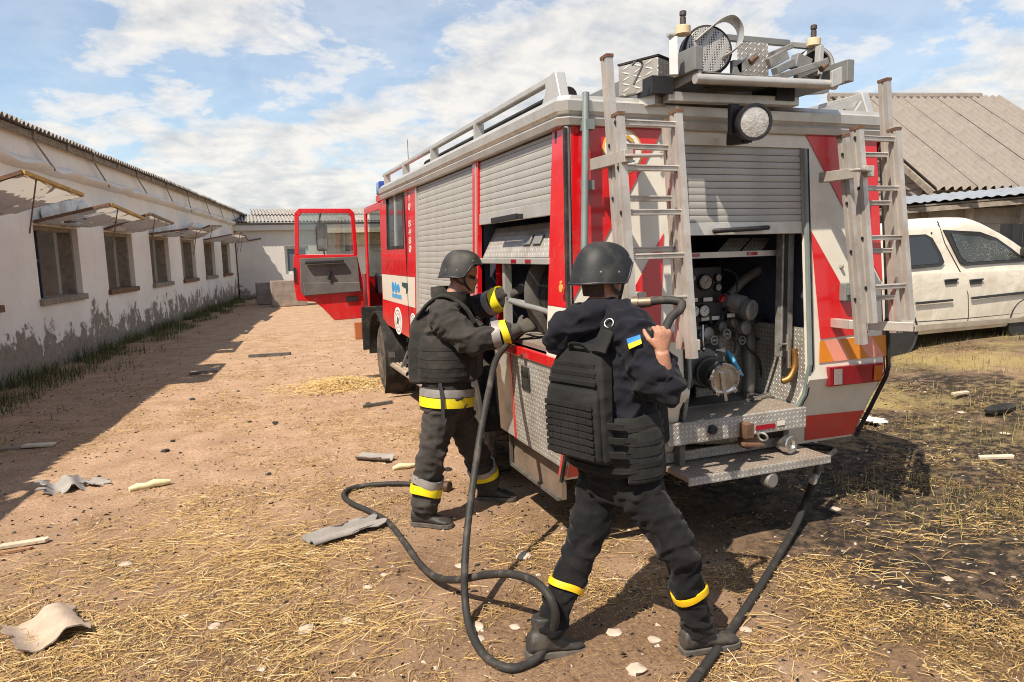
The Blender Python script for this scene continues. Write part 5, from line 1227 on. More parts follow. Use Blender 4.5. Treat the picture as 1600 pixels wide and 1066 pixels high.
def head(mb, c, f, u, jaw=1.0):
    """Head as horizontal sections with brow, nose, lips and chin; c = centre between the ears at eye height."""
    f = Vector(f).normalized(); u = Vector(u); u = (u - f * u.dot(f)).normalized(); r = f.cross(u)
    #   height, front, back, half width, nose
    S = [(-.118, .062, .005, .030, 0), (-.112, .078, .025, .044, .004), (-.098, .085, .045, .054, .004), (-.085, .082, .060, .060, 0), (-.074, .085, .068, .063, .006), (-.066, .083, .074, .065, .003), (-.058, .086, .078, .067, .007), (-.048, .084, .083, .068, .010),
         (-.038, .085, .087, .070, .026), (-.026, .086, .092, .071, .027), (-.012, .084, .096, .073, .018), (.0, .080, .098, .074, .012), (.012, .085, .100, .075, .008), (.03, .092, .101, .077, .0), (.055, .089, .099, .077, 0), (.08, .078, .09, .07, 0), (.10, .056, .07, .053, 0), (.113, .02, .03, .022, 0)]
    rs = []
    for h, a, b, w, ns in S:
        ring = []
        for i in range(32):
            q = 2 * math.pi * i / 32; cq, sq = math.cos(q), math.sin(q)
            x = (a if cq > 0 else b) * math.copysign(abs(cq) ** .9, cq); y = w * math.copysign(abs(sq) ** .85, sq)
            qq = q if q < math.pi else q - 2 * math.pi
            x += ns * math.exp(-(qq / .17) ** 2)
            if -.012 < h < .02: x -= .008 * math.exp(-((abs(qq) - .38) / .16) ** 2)
            ring.append(Vector(c) + f * x + r * y + u * h)
        rs.append(ring)
    mb.rings(rs)
    for s in (-1, 1):        # ears
        e = Vector(c) + r * s * .074 - f * .012 + u * -.010
        mb.tube([e - u * .030 + f * .004, e - u * .012 - f * .004 + r * s * .006, e + u * .012 - f * .008 + r * s * .010, e + u * .030 - f * .004 + r * s * .006], [(.006, .008), (.008, .013), (.008, .016), (.006, .010)], 8, up=r)
    return r, u
def helmet(parent, c, f, u, mt, label=None):
    f = Vector(f).normalized(); u = Vector(u); u = (u - f * u.dot(f)).normalized(); r = f.cross(u); c = Vector(c) + u * .02
    NA, NP = 40, 12; rs = []
    L, W_, H = .142, .122, .128
    def rim(q):   # rim height by angle from the front
        a = abs(q); return .035 - .090 * smoothstep(.75, 1.35, a) - .008 * smoothstep(2.0, 3.0, a)
    for j in range(NP + 1):
        t = j / NP; ring = []
        for i in range(NA):
            q = 2 * math.pi * i / NA; qq = q if q < math.pi else q - 2 * math.pi; zr = rim(qq)
            ph = math.pi / 2 * t; z = zr + (H - zr) * 1.0 if t == 0 else 0
            top = H; z = top * math.cos(ph) if top * math.cos(ph) > zr or True else zr
            # blend from dome to rim
            z = top - (top - zr) * (1 - math.cos(ph)) ; rad = math.sin(ph) ** .80
            fl = 1 + .05 * smoothstep(.80, 1.0, t) + .045 * math.exp(-((abs(qq) - 1.65) / .35) ** 2) * smoothstep(.55, 1, t)
            ring.append(c + f * (L * rad * math.cos(q) * fl - .008) + r * (W_ * rad * math.sin(q) * fl) + u * z)
        rs.append(ring)
    inner = [[p - (p - (c + u * .02)).normalized() * .012 for p in ring] for ring in reversed(rs)]
    h = part('helmet', MB().rings(rs + inner), mt, parent, smooth=60, label=label)
    edge = [p for p in rs[-1]]
    mb = MB(); mb.tube(edge + [edge[0]], .0055, 6); part('rim', mb, M_BLACK, h, smooth=60)
    mb = MB()
    for a in (.85, -.85, 2.2, -2.2, 1.6, -1.6):
        i = int(round((a % (2 * math.pi)) / (2 * math.pi) * NA)) % NA; p = rs[NP - 2][i]; nrm = (p - c).normalized(); mb.lathe(p + nrm * -.002, nrm, [(0, .0065), (.003, .006), (.0045, .001)], 8)
    part('bolt', mb, M('dull_bolt', (.28, .28, .27), .4, .6), h)
    cs = MB()
    for s in (-1, 1):
        cs.tube(catmull([c + r * s * .108 + f * .035 - u * .035, c + r * s * .082 + f * .045 - u * .10, c + r * s * .03 + f * .075 - u * .148, c + f * .082 - u * .150], 4), [(.003, .009)] * 13, 6, up=r)
        cs.tube(catmull([c + r * s * .110 - f * .06 - u * .04, c + r * s * .092 - f * .0 - u * .085, c + r * s * .080 + f * .045 - u * .105], 4), [(.003, .009)] * 9, 6, up=r)
    part('chin_strap', cs, M_BLACK, h, smooth=60); return h
def boot(parent, ankle, toe, ground, mt, smt, L=.285, name='boot', roll=0):
    """Ankle boot lofted heel to toe with a separate sole."""
    t = Vector(toe); t.normalize(); a = Vector(ankle); up = Vector((0, 0, 1)) if ground is None else Vector(ground); up = (up - t * up.dot(t)).normalized(); s = t.cross(up)
    base = a - up * .115
    S = [(-.085, .030, .095), (-.078, .040, .11), (-.04, .045, .115), (0, .046, .12), (.05, .046, .10), (.09, .050, .075), (.14, .052, .058), (.175, .044, .048), (.195, .026, .036), (.2, .01, .026)]
    rs = []
    for x, w, h in S:
        ring = []
        for i in range(16):
            q = 2 * math.pi * i / 16; cq, sq = math.cos(q), math.sin(q)
            ring.append(base + t * x + s * (w * math.copysign(abs(cq) ** .7, cq)) + up * (.022 + (h - .022) * (.5 + .5 * math.copysign(abs(sq) ** .75, sq))))
        rs.append(ring)
    mb = MB().rings(rs); mb.tube([base + up * .06 - t * .012, base + up * .12 - t * .012, base + up * .18 - t * .016], [(.058, .048), (.056, .049), (.056, .05)], 16, up=t)
    b = fused(name, mb, mt, parent, .008, 3, lambda p: .0025 * noise.noise((p.x * 30, p.y * 30, p.z * 40)))
    sl = MB(); out = []
    for x, w in ((-.092, .022), (-.085, .036), (-.04, .043), (.02, .042), (.09, .051), (.15, .052), (.185, .042), (.203, .02)): out.append((x, w))
    pts = [base + t * x + s * w for x, w in out] + [base + t * x - s * w for x, w in reversed(out)]
    sl.plate(pts, .028, up); part('sole', sl, smt, b, bevel=.004)
    for i in range(5): pass
    return b
M_SKIN = M('skin', (.40, .195, .125), .5, var=.2, scale=30, bump=.25, bscale=120)
M_HELM = M('matte_black_helmet', (.017, .018, .019), .55, var=.25, scale=6, bump=.12, bscale=140, spec=.35, dirt=((.10, .09, .075), .25, 5))
M_HELM2 = M('scuffed_grey_helmet', (.028, .027, .026), .58, var=.25, scale=6, bump=.12, bscale=140, spec=.35, dirt=((.15, .13, .105), .28, 5))
def fabric(name, col, weave=260, dust=None, var=.22, rough=.88, fz=0.5):
    k = NT(name); n = k.noise(5, 6, .6); c = k.ramp(n, [(.3, tuple(x * (1 - var) for x in col)), (.7, tuple(min(1, x * (1 + var)) for x in col))])
    if dust: c = k.mix(k.mth('MULTIPLY', k.ramp(k.noise(4.5, 8, .66, dist=.4), [(.45, 0.0), (.72, 1.0)]), dust[1]), c, dust[0])
    k.base(c); k.b.inputs['Specular IOR Level'].default_value = .16; k.b.inputs['Roughness'].default_value = rough; k.b.inputs['Sheen Weight'].default_value = fz * .12; k.b.inputs['Sheen Roughness'].default_value = .5
    k.bump(k.noise(weave, 3, .6), .35, .0025)
    rn = k.n('ShaderNodeTexNoise'); rn.noise_type = 'RIDGED_MULTIFRACTAL'; rn.inputs['Scale'].default_value = 11; rn.inputs['Detail'].default_value = 3; rn.inputs['Roughness'].default_value = .45; k.l(k.mapv((1, 1, 1.5)), rn.inputs['Vector'])
    k.bump(rn.outputs['Fac'], .75, .014); k.bump(k.noise(45, 5, .6), .35, .005); return k.m
M_JACKET = fabric('charcoal_turnout_cloth', (.033, .0305, .0285), dust=((.11, .09, .075), .30))
M_TROUS = fabric('charcoal_turnout_trousers', (.037, .034, .032), dust=((.125, .102, .083), .36))
M_NAVY = fabric('black_navy_cloth', (.0105, .011, .0165), dust=((.05, .045, .04), .14))
M_BLKTR = fabric('black_trouser_cloth', (.0075, .0075, .009), dust=((.07, .058, .046), .2))
M_VEST = fabric('black_nylon_vest', (.0125, .012, .0115), weave=420, dust=((.06, .053, .046), .22), rough=.7)
M_VEST2 = fabric('charcoal_nylon_vest', (.022, .021, .0195), weave=420, dust=((.12, .10, .085), .3), rough=.75)
M_YEL = M('yellow_reflective', (.74, .60, .015), .5, var=.1, scale=14, bump=.15, bscale=90)
M_YELO = M('amber_reflective', (.78, .47, .01), .5, var=.08, scale=14, bump=.15, bscale=90)
M_SILV = M('grey_reflective', (.30, .28, .265), .4, .2, var=.14, scale=12, bump=.15, bscale=90)
M_GLOVE = fabric('grey_work_glove', (.075, .068, .06), dust=((.16, .13, .10), .4))
M_BOOT = M('dusty_black_leather', (.035, .032, .029), .6, var=.25, scale=10, dirt=((.16, .125, .09), .32, 7))
M_SOLE = M('grey_boot_sole', (.085, .075, .065), .85, var=.25, scale=15, dirt=((.2, .16, .12), .4, 9))
CFH = Vector((CF.x, CF.y, 0)).normalized(); CRH = Vector((CR.x, CR.y, 0)).normalized()
UPZ = Vector((0, 0, 1))
def torso_ring(c, f, r, a, b, n=32, p=.8):
    out = []
    for i in range(n):
        q = 2 * math.pi * i / n; cq, sq = math.cos(q), math.sin(q)
        out.append(c + f * (a * math.copysign(abs(cq) ** p, cq)) + r * (b * math.copysign(abs(sq) ** p, sq)))
    return out

# ---- firefighter in turnout gear at the hose reel
F1 = (CRH * .97 - CFH * .12).normalized(); R1 = F1.cross(UPZ)
P1 = thing('person', 'firefighter in charcoal gear with yellow bands, arms reaching into the side locker', 'person', (1.3, 4.6, 0))
pel = D(698, 626, 4.80); nk = D(702, 472, 4.80)
hc = D(724, 431, 4.80)
shR, shL = D(694, 500, 4.60), D(716, 488, 5.0)
elR, wrR, haR = D(735, 532, 4.50), D(800, 519, 4.52), D(830, 506, 4.56)
elL, wrL, haL = D(752, 480, 5.0), D(797, 461, 4.86), D(824, 446, 4.80)
hipR, knR, anR = D(690, 640, 4.72), D(676, 705, 4.68), D(662, 793, 4.72)
hipL, knL, anL = D(714, 640, 4.92), D(742, 706, 5.05), D(764, 760, 5.18)
gR = gh(anR.x, anR.y); gL = gh(anL.x, anL.y)
anR.z = gR + .115; anL.z = gL + .115
# body
mb = MB(); hr, hu = head(mb, hc, (F1 - UPZ * .12), UPZ)
limb(mb, [nk - UPZ * .03, nk + (hc - nk) * .45 , hc - UPZ * .05 - F1 * .02], [(.06, .06), (.055, .055), (.058, .055)])
for i in range(1): mb.rings([torso_ring(pel.lerp(nk, t), F1, R1, a, b) for t, a, b in ((-.08, .09, .14), (.3, .10, .14), (.7, .11, .16), (.92, .09, .15), (1.0, .05, .06))])
for a, b_, c_ in ((shR, elR, wrR), (shL, elL, wrL)): limb(mb, [a, b_, c_], [.05, .042, .03])
for a, b_, c_ in ((hipR, knR, anR), (hipL, knL, anL)): limb(mb, [a, b_, c_], [.08, .055, .04])
fused('body', mb, M_SKIN, P1, .0075, 3)
lip = hc + F1 * .088 - UPZ * .082
part('mouth', MB().tube([lip - R1 * .022, lip + F1 * .004, lip + R1 * .022], [.003, .005, .003], 6), M('lips', (.30, .10, .08), .5), P1, smooth=60)
gl_ = MB(); gc = hc + F1 * .085 + UPZ * -.004
gl_.rings([[gc + F1 * (-.006 - .030 * abs(x / .07) ** 2.2 + d) + R1 * x + UPZ * z for x, z in [(-.068, .010), (-.03, .017), (0, .014), (.03, .017), (.068, .010), (.066, -.012), (.03, -.022), (.008, -.006), (-.008, -.006), (-.03, -.022), (-.066, -.012)]] for d in (0, .008)])
for s in (-1, 1): gl_.bar(gc + R1 * s * .068 - F1 * .03, gc + R1 * s * .078 - F1 * .10, .006, .008)
part('sunglasses', gl_, M('dark_lens', (.008, .008, .009), .12, var=.05), P1, smooth=30)
helmet(P1, hc + UPZ * .028 - F1 * .012, (F1 - UPZ * .06), UPZ, M_HELM2)
# trousers
mb = MB()
mb.rings([torso_ring(pel + UPZ * dz, F1, R1, a, b) for dz, a, b in ((-.10, .11, .15), (-.02, .135, .175), (.08, .14, .18), (.16, .135, .175))])
hemR, hemL = anR - UPZ * .01 , anL - UPZ * .01
limb(mb, [hipR + UPZ * .06, hipR, hipR.lerp(knR, .55), knR, knR.lerp(anR, .5), hemR], [.10, .115, .102, .092, .090, .086])
limb(mb, [hipL + UPZ * .06, hipL, hipL.lerp(knL, .55), knL, knL.lerp(anL, .5), hemL], [.10, .115, .102, .092, .090, .086])
dnR, dnL = anR - knR, anL - knL
fused('trousers', mb, M_TROUS, P1, .010, 5, folds(.017, [(knR, dnR, .20), (knL, dnL, .20), (hipR, UPZ, .2), (hemR, dnR, .16), (hemL, dnL, .14)], 1))
for kn, an in ((knR, anR), (knL, anL)):
    for t0, t1, mt, nm in ((.44, .57, M_SILV, 'grey_band'), (.58, .72, M_YEL, 'yellow_band')):
        mb = band(MB(), kn.lerp(an, t0), kn.lerp(an, t1), (.101, .101), 0, 0, wav=.035, seed=t0 * 9); part(nm, mb, mt, P1, smooth=50)
boot(P1, anR, F1 * .98 - CFH * .15, None, M_BOOT, M_SOLE); boot(P1, anL, F1 * .95 + CFH * .0, None, M_BOOT, M_SOLE)
# jacket
mb = MB(); ax = (nk - pel)
mb.rings([torso_ring(pel + ax * t + F1 * d, F1, R1, a, b) for t, a, b, d in ((-.06, .160, .200, 0), (.04, .162, .200, 0), (.2, .150, .190, 0), (.45, .158, .195, .005), (.7, .160, .205, .005), (.88, .135, .20, 0), (.98, .105, .13, 0), (1.03, .09, .10, .01))])
limb(mb, [nk.lerp(shR, .55), shR, shR.lerp(elR, .5), elR, elR.lerp(wrR, .55), wrR], [.10, .100, .092, .086, .076, .066])
limb(mb, [nk.lerp(shL, .55), shL, shL.lerp(elL, .5), elL, elL.lerp(wrL, .55), wrL], [.09, .098, .090, .084, .076, .066])
fused('jacket', mb, M_JACKET, P1, .010, 5, folds(.018, [(elR, wrR - elR, .20), (elL, wrL - elL, .2), (shR, elR - shR, .18), (pel + ax * .2, UPZ, .26)], 4))
# collar standing round the neck and open at the throat
rs = []
for i in range(26):
    q = math.pi * (.16 + 1.68 * i / 25); d = F1 * math.cos(q) + R1 * math.sin(q)
    c_ = nk + F1 * .015; hgt = .105 - .03 * (math.cos(q) > 0)
    rs.append([c_ + d * .088 - UPZ * .02, c_ + d * .125 - UPZ * .03, c_ + d * (.135 + .006 * math.sin(q * 7)) + UPZ * hgt * .6, c_ + d * (.128 + .008 * math.sin(q * 5)) + UPZ * hgt, c_ + d * .112 + UPZ * hgt, c_ + d * .10 + UPZ * hgt * .5])
part('collar', MB().rings(rs), M_JACKET, P1, smooth=60)
for t0, t1, mt, nm in ((-.05, .045, M_YEL, 'yellow_band'), (.052, .13, M_SILV, 'grey_band')):
    part(nm, band(MB(), pel + ax * t0, pel + ax * t1, (.178, .217), 0, 0, n=36, up=F1, wav=.012, seed=1), mt, P1, smooth=50)
part('yellow_band', band(MB(), pel + ax * .44, pel + ax * .495, (.174, .211), 0, 0, n=36, up=F1, wav=.012, seed=2), M_YEL, P1, smooth=50)
part('grey_band', band(MB(), pel + ax * .50, pel + ax * .55, (.174, .211), 0, 0, n=36, up=F1, wav=.012, seed=2), M_SILV, P1, smooth=50)
for el, wr, w0, w1 in ((elR, wrR, .72, .90), (elL, wrL, .48, .74)):
    part('grey_band', band(MB(), el.lerp(wr, w0 - .2), el.lerp(wr, w0), (.084, .084), 0, 0, wav=.03), M_SILV, P1, smooth=50)
    part('yellow_band', band(MB(), el.lerp(wr, w0 + .01), el.lerp(wr, w1), (.083, .083), 0, 0, wav=.03, seed=2), M_YEL, P1, smooth=50)
# gloves
for wr, ha, sd, cu, tc_ in ((wrR, haR, UPZ, (.7, 1.0, .7), .5), (wrL, haL, UPZ * .8 - CFH * .3, (.35, .55, .45), .35)):
    mb = MB(); pd = (ha - wr); mb.tube([wr - pd.normalized() * .03, wr + pd.normalized() * .05], [.055, .042], 12)
    hand(mb, wr + pd.normalized() * .045, pd, (CFH * .8 - UPZ * .45) if wr is wrR else (CFH * .55 - UPZ * .85), sd, cu, 1.18, tcurl=tc_)
    fused('glove', mb, M_GLOVE, P1, .007, 3, folds(.003, [], 8))
# plate carrier worn over the jacket
VC = lambda t: pel + ax * t
vp = MB(); rs = []
for t, a, b in ((.24, .185, .222), (.27, .195, .230), (.50, .195, .230), (.66, .190, .228), (.69, .18, .22)): rs.append(torso_ring(VC(t), F1, R1, a, b))
inn = []
for t, a, b in ((.69, .165, .205), (.24, .165, .205)): inn.append(torso_ring(VC(t), F1, R1, a, b))
vest = part('vest', MB().rings(rs + inn, False), M_VEST2, P1, smooth=50)
bk = MB(); rs = []
for t, w, d in ((.20, .13, .205), (.22, .145, .235), (.5, .15, .250), (.8, .14, .235), (.90, .12, .20), (.92, .10, .18)):
    c_ = VC(t); rs.append([c_ - F1 * (.10) + R1 * w, c_ - F1 * d * .93 + R1 * w, c_ - F1 * d + R1 * w * .8, c_ - F1 * d + R1 * -w * .8, c_ - F1 * d * .93 - R1 * w, c_ - F1 * .10 - R1 * w])
part('back_plate', MB().rings(rs), M_VEST2, vest, smooth=30, bevel=.012)
rs = [[c_ + F1 * .10 + R1 * w, c_ + F1 * d + R1 * w * .9, c_ + F1 * d - R1 * w * .9, c_ + F1 * .10 - R1 * w] for c_, w, d in ((VC(.22), .13, .2), (VC(.24), .14, .225), (VC(.75), .14, .225), (VC(.82), .12, .19))]
part('front_plate', MB().rings(rs), M_VEST2, vest, smooth=30, bevel=.012)
for s in (-1, 1):
    b0 = VC(.86) - F1 * .19 + R1 * s * .11; b1 = (VC(1.0) + R1 * s * .13 + UPZ * .02); b2 = VC(.80) + F1 * .20 + R1 * s * .11
    part('shoulder_strap', MB().tube(catmull([b0, b0.lerp(b1, .6) - F1 * .03 + UPZ * .03, b1 + UPZ * .03, b1.lerp(b2, .5) + F1 * .03 + UPZ * .03, b2], 5), [(.014, .038)] * 21, 10, up=UPZ), M_VEST2, vest, smooth=60)
for i in range(5):
    t = .30 + i * .085; w = .13; c_ = VC(t); part('webbing_strap', MB().box(c_ - F1 * .252, (.006, 2 * w, .024), Matrix((F1, R1, UPZ)).transposed()), M_VEST2, vest)
for i in range(4):
    t = .31 + i * .085; part('webbing_strap', MB().rings([torso_ring(VC(t + dt), F1, R1, .196 + g, .231 + g) for dt, g in ((-.018, -.004), (-.018, .0015), (.018, .0015), (.018, -.004))], False), M_VEST2, vest, smooth=50)
part('hanging_strap', MB().tube(catmull([VC(.24) + R1 * .23, VC(.10) + R1 * .235 + F1 * .02, VC(-.12) + R1 * .235 + F1 * .03], 4), [(.004, .014)] * 9, 6, up=R1), M_BLACK, vest, smooth=60)

# ---- firefighter in black with plate carrier, seen from behind, carrying the hose
F2 = (CRH * .74 + CFH * .67).normalized(); R2 = F2.cross(UPZ)
P2 = thing('person', 'man in black with plate carrier and flag patch, standing wide and holding hose', 'person', (1.5, 2.65, 0))
pel = D(962, 735, 3.18); nk = D(946, 492, 3.20); hc = D(944, 437, 3.20); ax = nk - pel
shR, shL = D(984, 520, 3.06), D(905, 515, 3.40)
elR, wrR = D(1034, 604, 2.98), D(1033, 549, 2.93)
elL, wrL = D(965, 600, 3.60), D(1010, 555, 3.62)
hipR, knR, anR = D(992, 752, 3.12), D(1058, 858, 3.08), D(1094, 975, 3.20)
hipL, knL, anL = D(938, 752, 3.26), D(910, 856, 3.22), D(856, 985, 3.17)
anR = on(1092, 975, 2, .12); anL = on(853, 985, 2, .12)
anR.z = gh(anR.x, anR.y) + .115; anL.z = gh(anL.x, anL.y) + .115
mb = MB(); hf = (F2 * .9 + CRH * .25 - UPZ * .05).normalized(); head(mb, hc, hf, UPZ)
limb(mb, [nk - UPZ * .03, nk.lerp(hc, .45), hc - UPZ * .05 - hf * .02], [(.065, .065), (.062, .062), (.062, .06)])
mb.rings([torso_ring(pel.lerp(nk, t), F2, R2, a, b) for t, a, b in ((-.08, .09, .14), (.3, .11, .15), (.7, .12, .17), (.92, .09, .15), (1.0, .05, .06))])
limb(mb, [shR, elR, elR.lerp(wrR, .5), wrR], [.055, .046, .046, .031]); limb(mb, [shL, elL, wrL], [.055, .045, .031])
for a, b_, c_ in ((hipR, knR, anR), (hipL, knL, anL)): limb(mb, [a, b_, c_], [.08, .055, .04])
hose_dir = (CRH * .85 - CFH * .25 + UPZ * .30).normalized()
hand(mb, wrR, UPZ * .92 + CRH * .1, CFH * .9 + UPZ * .1 - CRH * .2, -CRH * .9 - CFH * .1, (1.15, 1.35, .9), .97, tcurl=.75)
hand(mb, wrL, CRH * .4 + UPZ * .8, -CFH * .9 + UPZ * .1, CRH, (1.2, 1.4, 1.0), 1.05, tcurl=.7)
fused('body', mb, M_SKIN, P2, .0048, 1, smf=.4)
rs = []   # short cropped hair under the helmet's rim
hcap = MB(); 
for h_, k in ((-.075, .98), (-.06, 1.02), (-.02, 1.05), (.03, 1.05)):
    rs.append([hc + UPZ * h_ + (-hf * math.cos(q) * .100 + R2 * math.sin(q) * .078) * k for q in [-.9 + 1.8 * i / 14 for i in range(15)]] + [hc + UPZ * h_ + (-hf * math.cos(q) * .085 + R2 * math.sin(q) * .066) * k for q in [.9 - 1.8 * i / 14 for i in range(15)]])
part('hair', hcap.rings(rs), M('dark_stubble', (.06, .04, .03), .9, var=.3, scale=60), P2, smooth=60)
helmet(P2, hc + UPZ * .022 - hf * .012, hf, UPZ, M_HELM)
mb = MB()
mb.rings([torso_ring(pel + UPZ * dz, F2, R2, a, b) for dz, a, b in ((-.12, .10, .13), (-.04, .125, .16), (.06, .135, .17), (.16, .135, .17))])
hemR, hemL = anR - UPZ * .02, anL - UPZ * .005
limb(mb, [hipR + UPZ * .07, hipR, hipR.lerp(knR, .5), knR, knR.lerp(anR, .5), hemR], [.100, .108, .092, .076, .070, .068])
limb(mb, [hipL + UPZ * .07, hipL, hipL.lerp(knL, .5), knL, knL.lerp(anL, .5), hemL], [.100, .108, .092, .076, .070, .066])
fused('trousers', mb, M_BLKTR, P2, .009, 5, folds(.017, [(knR, anR - knR, .2), (knL, anL - knL, .2), (hipR, knR - hipR, .2), (hipL, knL - hipL, .2), (hemR, UPZ, .16), (hemL, UPZ, .16)], 6))
for kn, an, t in ((knR, anR, .50), (knL, anL, .42)):
    part('amber_band', band(MB(), kn.lerp(an, t), kn.lerp(an, t + .075), (.079, .079), 0, 0, th=.004, wav=.03, seed=t), M_YELO, P2, smooth=50)
boot(P2, anR, CRH * .93 + CFH * .25 , None, M_BOOT, M_SOLE); boot(P2, anL, CRH * .72 + CFH * .30 - UPZ * .10, Vector((.1, .1, 1)), M_BOOT, M_SOLE)
mb = MB()
mb.rings([torso_ring(pel + ax * t, F2, R2, a, b) for t, a, b in ((.02, .145, .175), (.1, .148, .18), (.3, .145, .18), (.55, .150, .195), (.78, .142, .205), (.92, .115, .175), (1.0, .085, .105), (1.05, .075, .085))])
cuff = elR.lerp(wrR, .34)
limb(mb, [nk.lerp(shR, .5), shR, shR.lerp(elR, .5), elR, elR.lerp(wrR, .2), cuff], [.11, .108, .102, .096, .078, .060])
limb(mb, [nk.lerp(shL, .5), shL, shL.lerp(elL, .5), elL, wrL], [.10, .10, .09, .08, .06])
fused('jacket', mb, M_NAVY, P2, .009, 5, folds(.020, [(elR, elR - shR, .2), (shR, elR - shR, .22), (shR.lerp(elR, .6), elR - shR, .18)], 9))
part('sleeve_cuff', MB().torus(cuff, wrR - elR, .052, .011, 20, 8), M_NAVY, P2, smooth=180)
# hood hanging behind the neck
mb = MB()
limb(mb, [D(958, 482, 3.14), D(925, 492, 3.10), D(897, 505, 3.14), D(879, 530, 3.16), D(868, 553, 3.17)], [(.05, .05), (.07, .06), (.075, .065), (.062, .05), (.03, .03)])
limb(mb, [D(885, 495, 3.16), D(872, 515, 3.14), D(860, 540, 3.15)], [.045, .05, .03]); limb(mb, [D(905, 500, 3.2), D(940, 478, 3.24), D(975, 488, 3.2)], [.05, .055, .04])
fused('hood', mb, M_NAVY, P2, .009, 4, folds(.018, [], 12))
# flag patch on the sleeve
pc = D(990, 536, 2.97)
def on_sleeve(px, py):     # a point on the outer surface of the upper arm towards the camera
    d = Vector(dirw(px, py)); a, b_ = shR, elR; best = None
    t_ = 2.5
    while t_ < 3.4:
        p = Vector(CAM) + d * t_; k = max(0, min(1, (p - a).dot(b_ - a) / (b_ - a).length_squared))
        if (p - a.lerp(b_, k)).length < .131: return p
        t_ += .004
    return Vector(CAM) + d * 2.95
q = [on_sleeve(*p) for p in ((979, 530), (1000, 523), (1003, 537), (983, 546))]
nn = (q[1] - q[0]).cross(q[3] - q[0]).normalized()
if nn.dot(Vector(CAM) - q[0]) < 0: nn = -nn
fl = part('flag_patch', MB().plate([q[0], q[1], q[1].lerp(q[2], .5), q[0].lerp(q[3], .5)], .006, nn), M('flag_blue', (.03, .22, .55), .7), P2)
part('flag_yellow', MB().plate([q[0].lerp(q[3], .5), q[1].lerp(q[2], .5), q[2], q[3]], .006, nn), M('flag_yellow', (.78, .58, .02), .7), fl)
# plate carrier
VC = lambda t: pel + ax * t
rs = [torso_ring(VC(t), F2, R2, a, b) for t, a, b in ((.045, .175, .205), (.06, .185, .215), (.20, .190, .218), (.37, .186, .215), (.395, .175, .205))]
inn = [torso_ring(VC(t), F2, R2, a, b) for t, a, b in ((.395, .155, .19), (.045, .155, .185))]
vest = part('vest', MB().rings(rs + inn, False), M_VEST, P2, smooth=50)
for i in range(5):      # webbing rows round the cummerbund
    t = .085 + i * .062
    rs = [torso_ring(VC(t + dt), F2, R2, .192 + g, .220 + g) for dt, g in ((-.015, -.004), (-.015, .0015), (.015, .0015), (.015, -.004))]
    part('webbing_strap', MB().rings(rs, False), M_VEST, vest, smooth=50)
def slab(sections, name, mt, f, r, bevel=.012):
    rs = []
    for c_, w, d0, d1, sh_ in sections:
        rs.append([c_ + r * (sh_ + w) + f * d0, c_ + r * (sh_ + w) + f * d1 * .94, c_ + r * (sh_ + w * .72) + f * d1, c_ + r * (sh_ - w * .72) + f * d1, c_ + r * (sh_ - w) + f * d1 * .94, c_ + r * (sh_ - w) + f * d0])
    return part(name, MB().rings(rs), mt, vest, smooth=30, bevel=bevel)
slab([(VC(.13), .150, -.16, -.215, -.02), (VC(.15), .165, -.16, -.232, -.02), (VC(.40), .165, -.16, -.235, -.02), (VC(.66), .155, -.14, -.222, -.015), (VC(.80), .125, -.10, -.185, -.01), (VC(.84), .10, -.10, -.165, 0)], 'back_plate', M_VEST, F2, R2)
slab([(VC(.15), .145, -.22, -.250, -.02), (VC(.17), .150, -.22, -.262, -.02), (VC(.45), .150, -.22, -.262, -.02), (VC(.56), .145, -.21, -.250, -.02), (VC(.58), .14, -.21, -.238, -.02)], 'back_pouch', M_VEST, F2, R2)
for i in range(8):
    c_ = VC(.185 + i * .042) - F2 * .2635 - R2 * .02; part('webbing_strap', MB().box(c_, (.006, .27, .021), Matrix((F2, R2, UPZ)).transposed()), M_VEST, vest)
    for j in range(5): part('stitch', MB().box(c_ - F2 * .004 + R2 * (-.1 + j * .05), (.0015, .004, .019), Matrix((F2, R2, UPZ)).transposed()), M_BLACK, vest)
slab([(VC(.15), .14, .14, .215, 0), (VC(.17), .15, .14, .235, 0), (VC(.62), .15, .14, .23, 0), (VC(.76), .12, .10, .19, 0)], 'front_plate', M_VEST, F2, R2)
# side pouch on the cummerbund
rs = []
for t, k in ((.0, .96), (.015, 1.0), (.31, 1.0), (.325, .97)):
    c_ = VC(t); arc = []
    for i in range(11):
        q = math.pi * (.5 - .28 + .50 * i / 10); arc.append(c_ + F2 * (.200 * k * math.cos(q)) + R2 * (.233 * k * math.sin(q)))
    back = [c_ + F2 * (.175 * math.cos(q)) + R2 * (.205 * math.sin(q)) for q in [math.pi * (.5 - .28 + .50 * i / 10) for i in reversed(range(11))]]
    rs.append(arc + back)
part('side_pouch', MB().rings(rs), M_VEST, vest, smooth=35, bevel=.008)
for i in range(4):
    t = .05 + i * .065; rs = []
    for dt, g in ((-.015, 0), (-.015, .0025), (.015, .0025), (.015, 0)):
        c_ = VC(t + dt); rs.append([c_ + F2 * ((.200 + g) * math.cos(q)) + R2 * ((.233 + g) * math.sin(q)) for q in [math.pi * (.24 + .46 * j / 10) for j in range(11)]])
    mbx = MB(); n_ = 11
    for r_ in rs: mbx.v += [tuple(p) for p in r_]
    for j in range(3):
        for i2 in range(n_ - 1): mbx.f.append((j*n_+i2, j*n_+i2+1, (j+1)*n_+i2+1, (j+1)*n_+i2)); mbx.m.append(0)
    part('webbing_strap', mbx, M_VEST, vest, smooth=50)
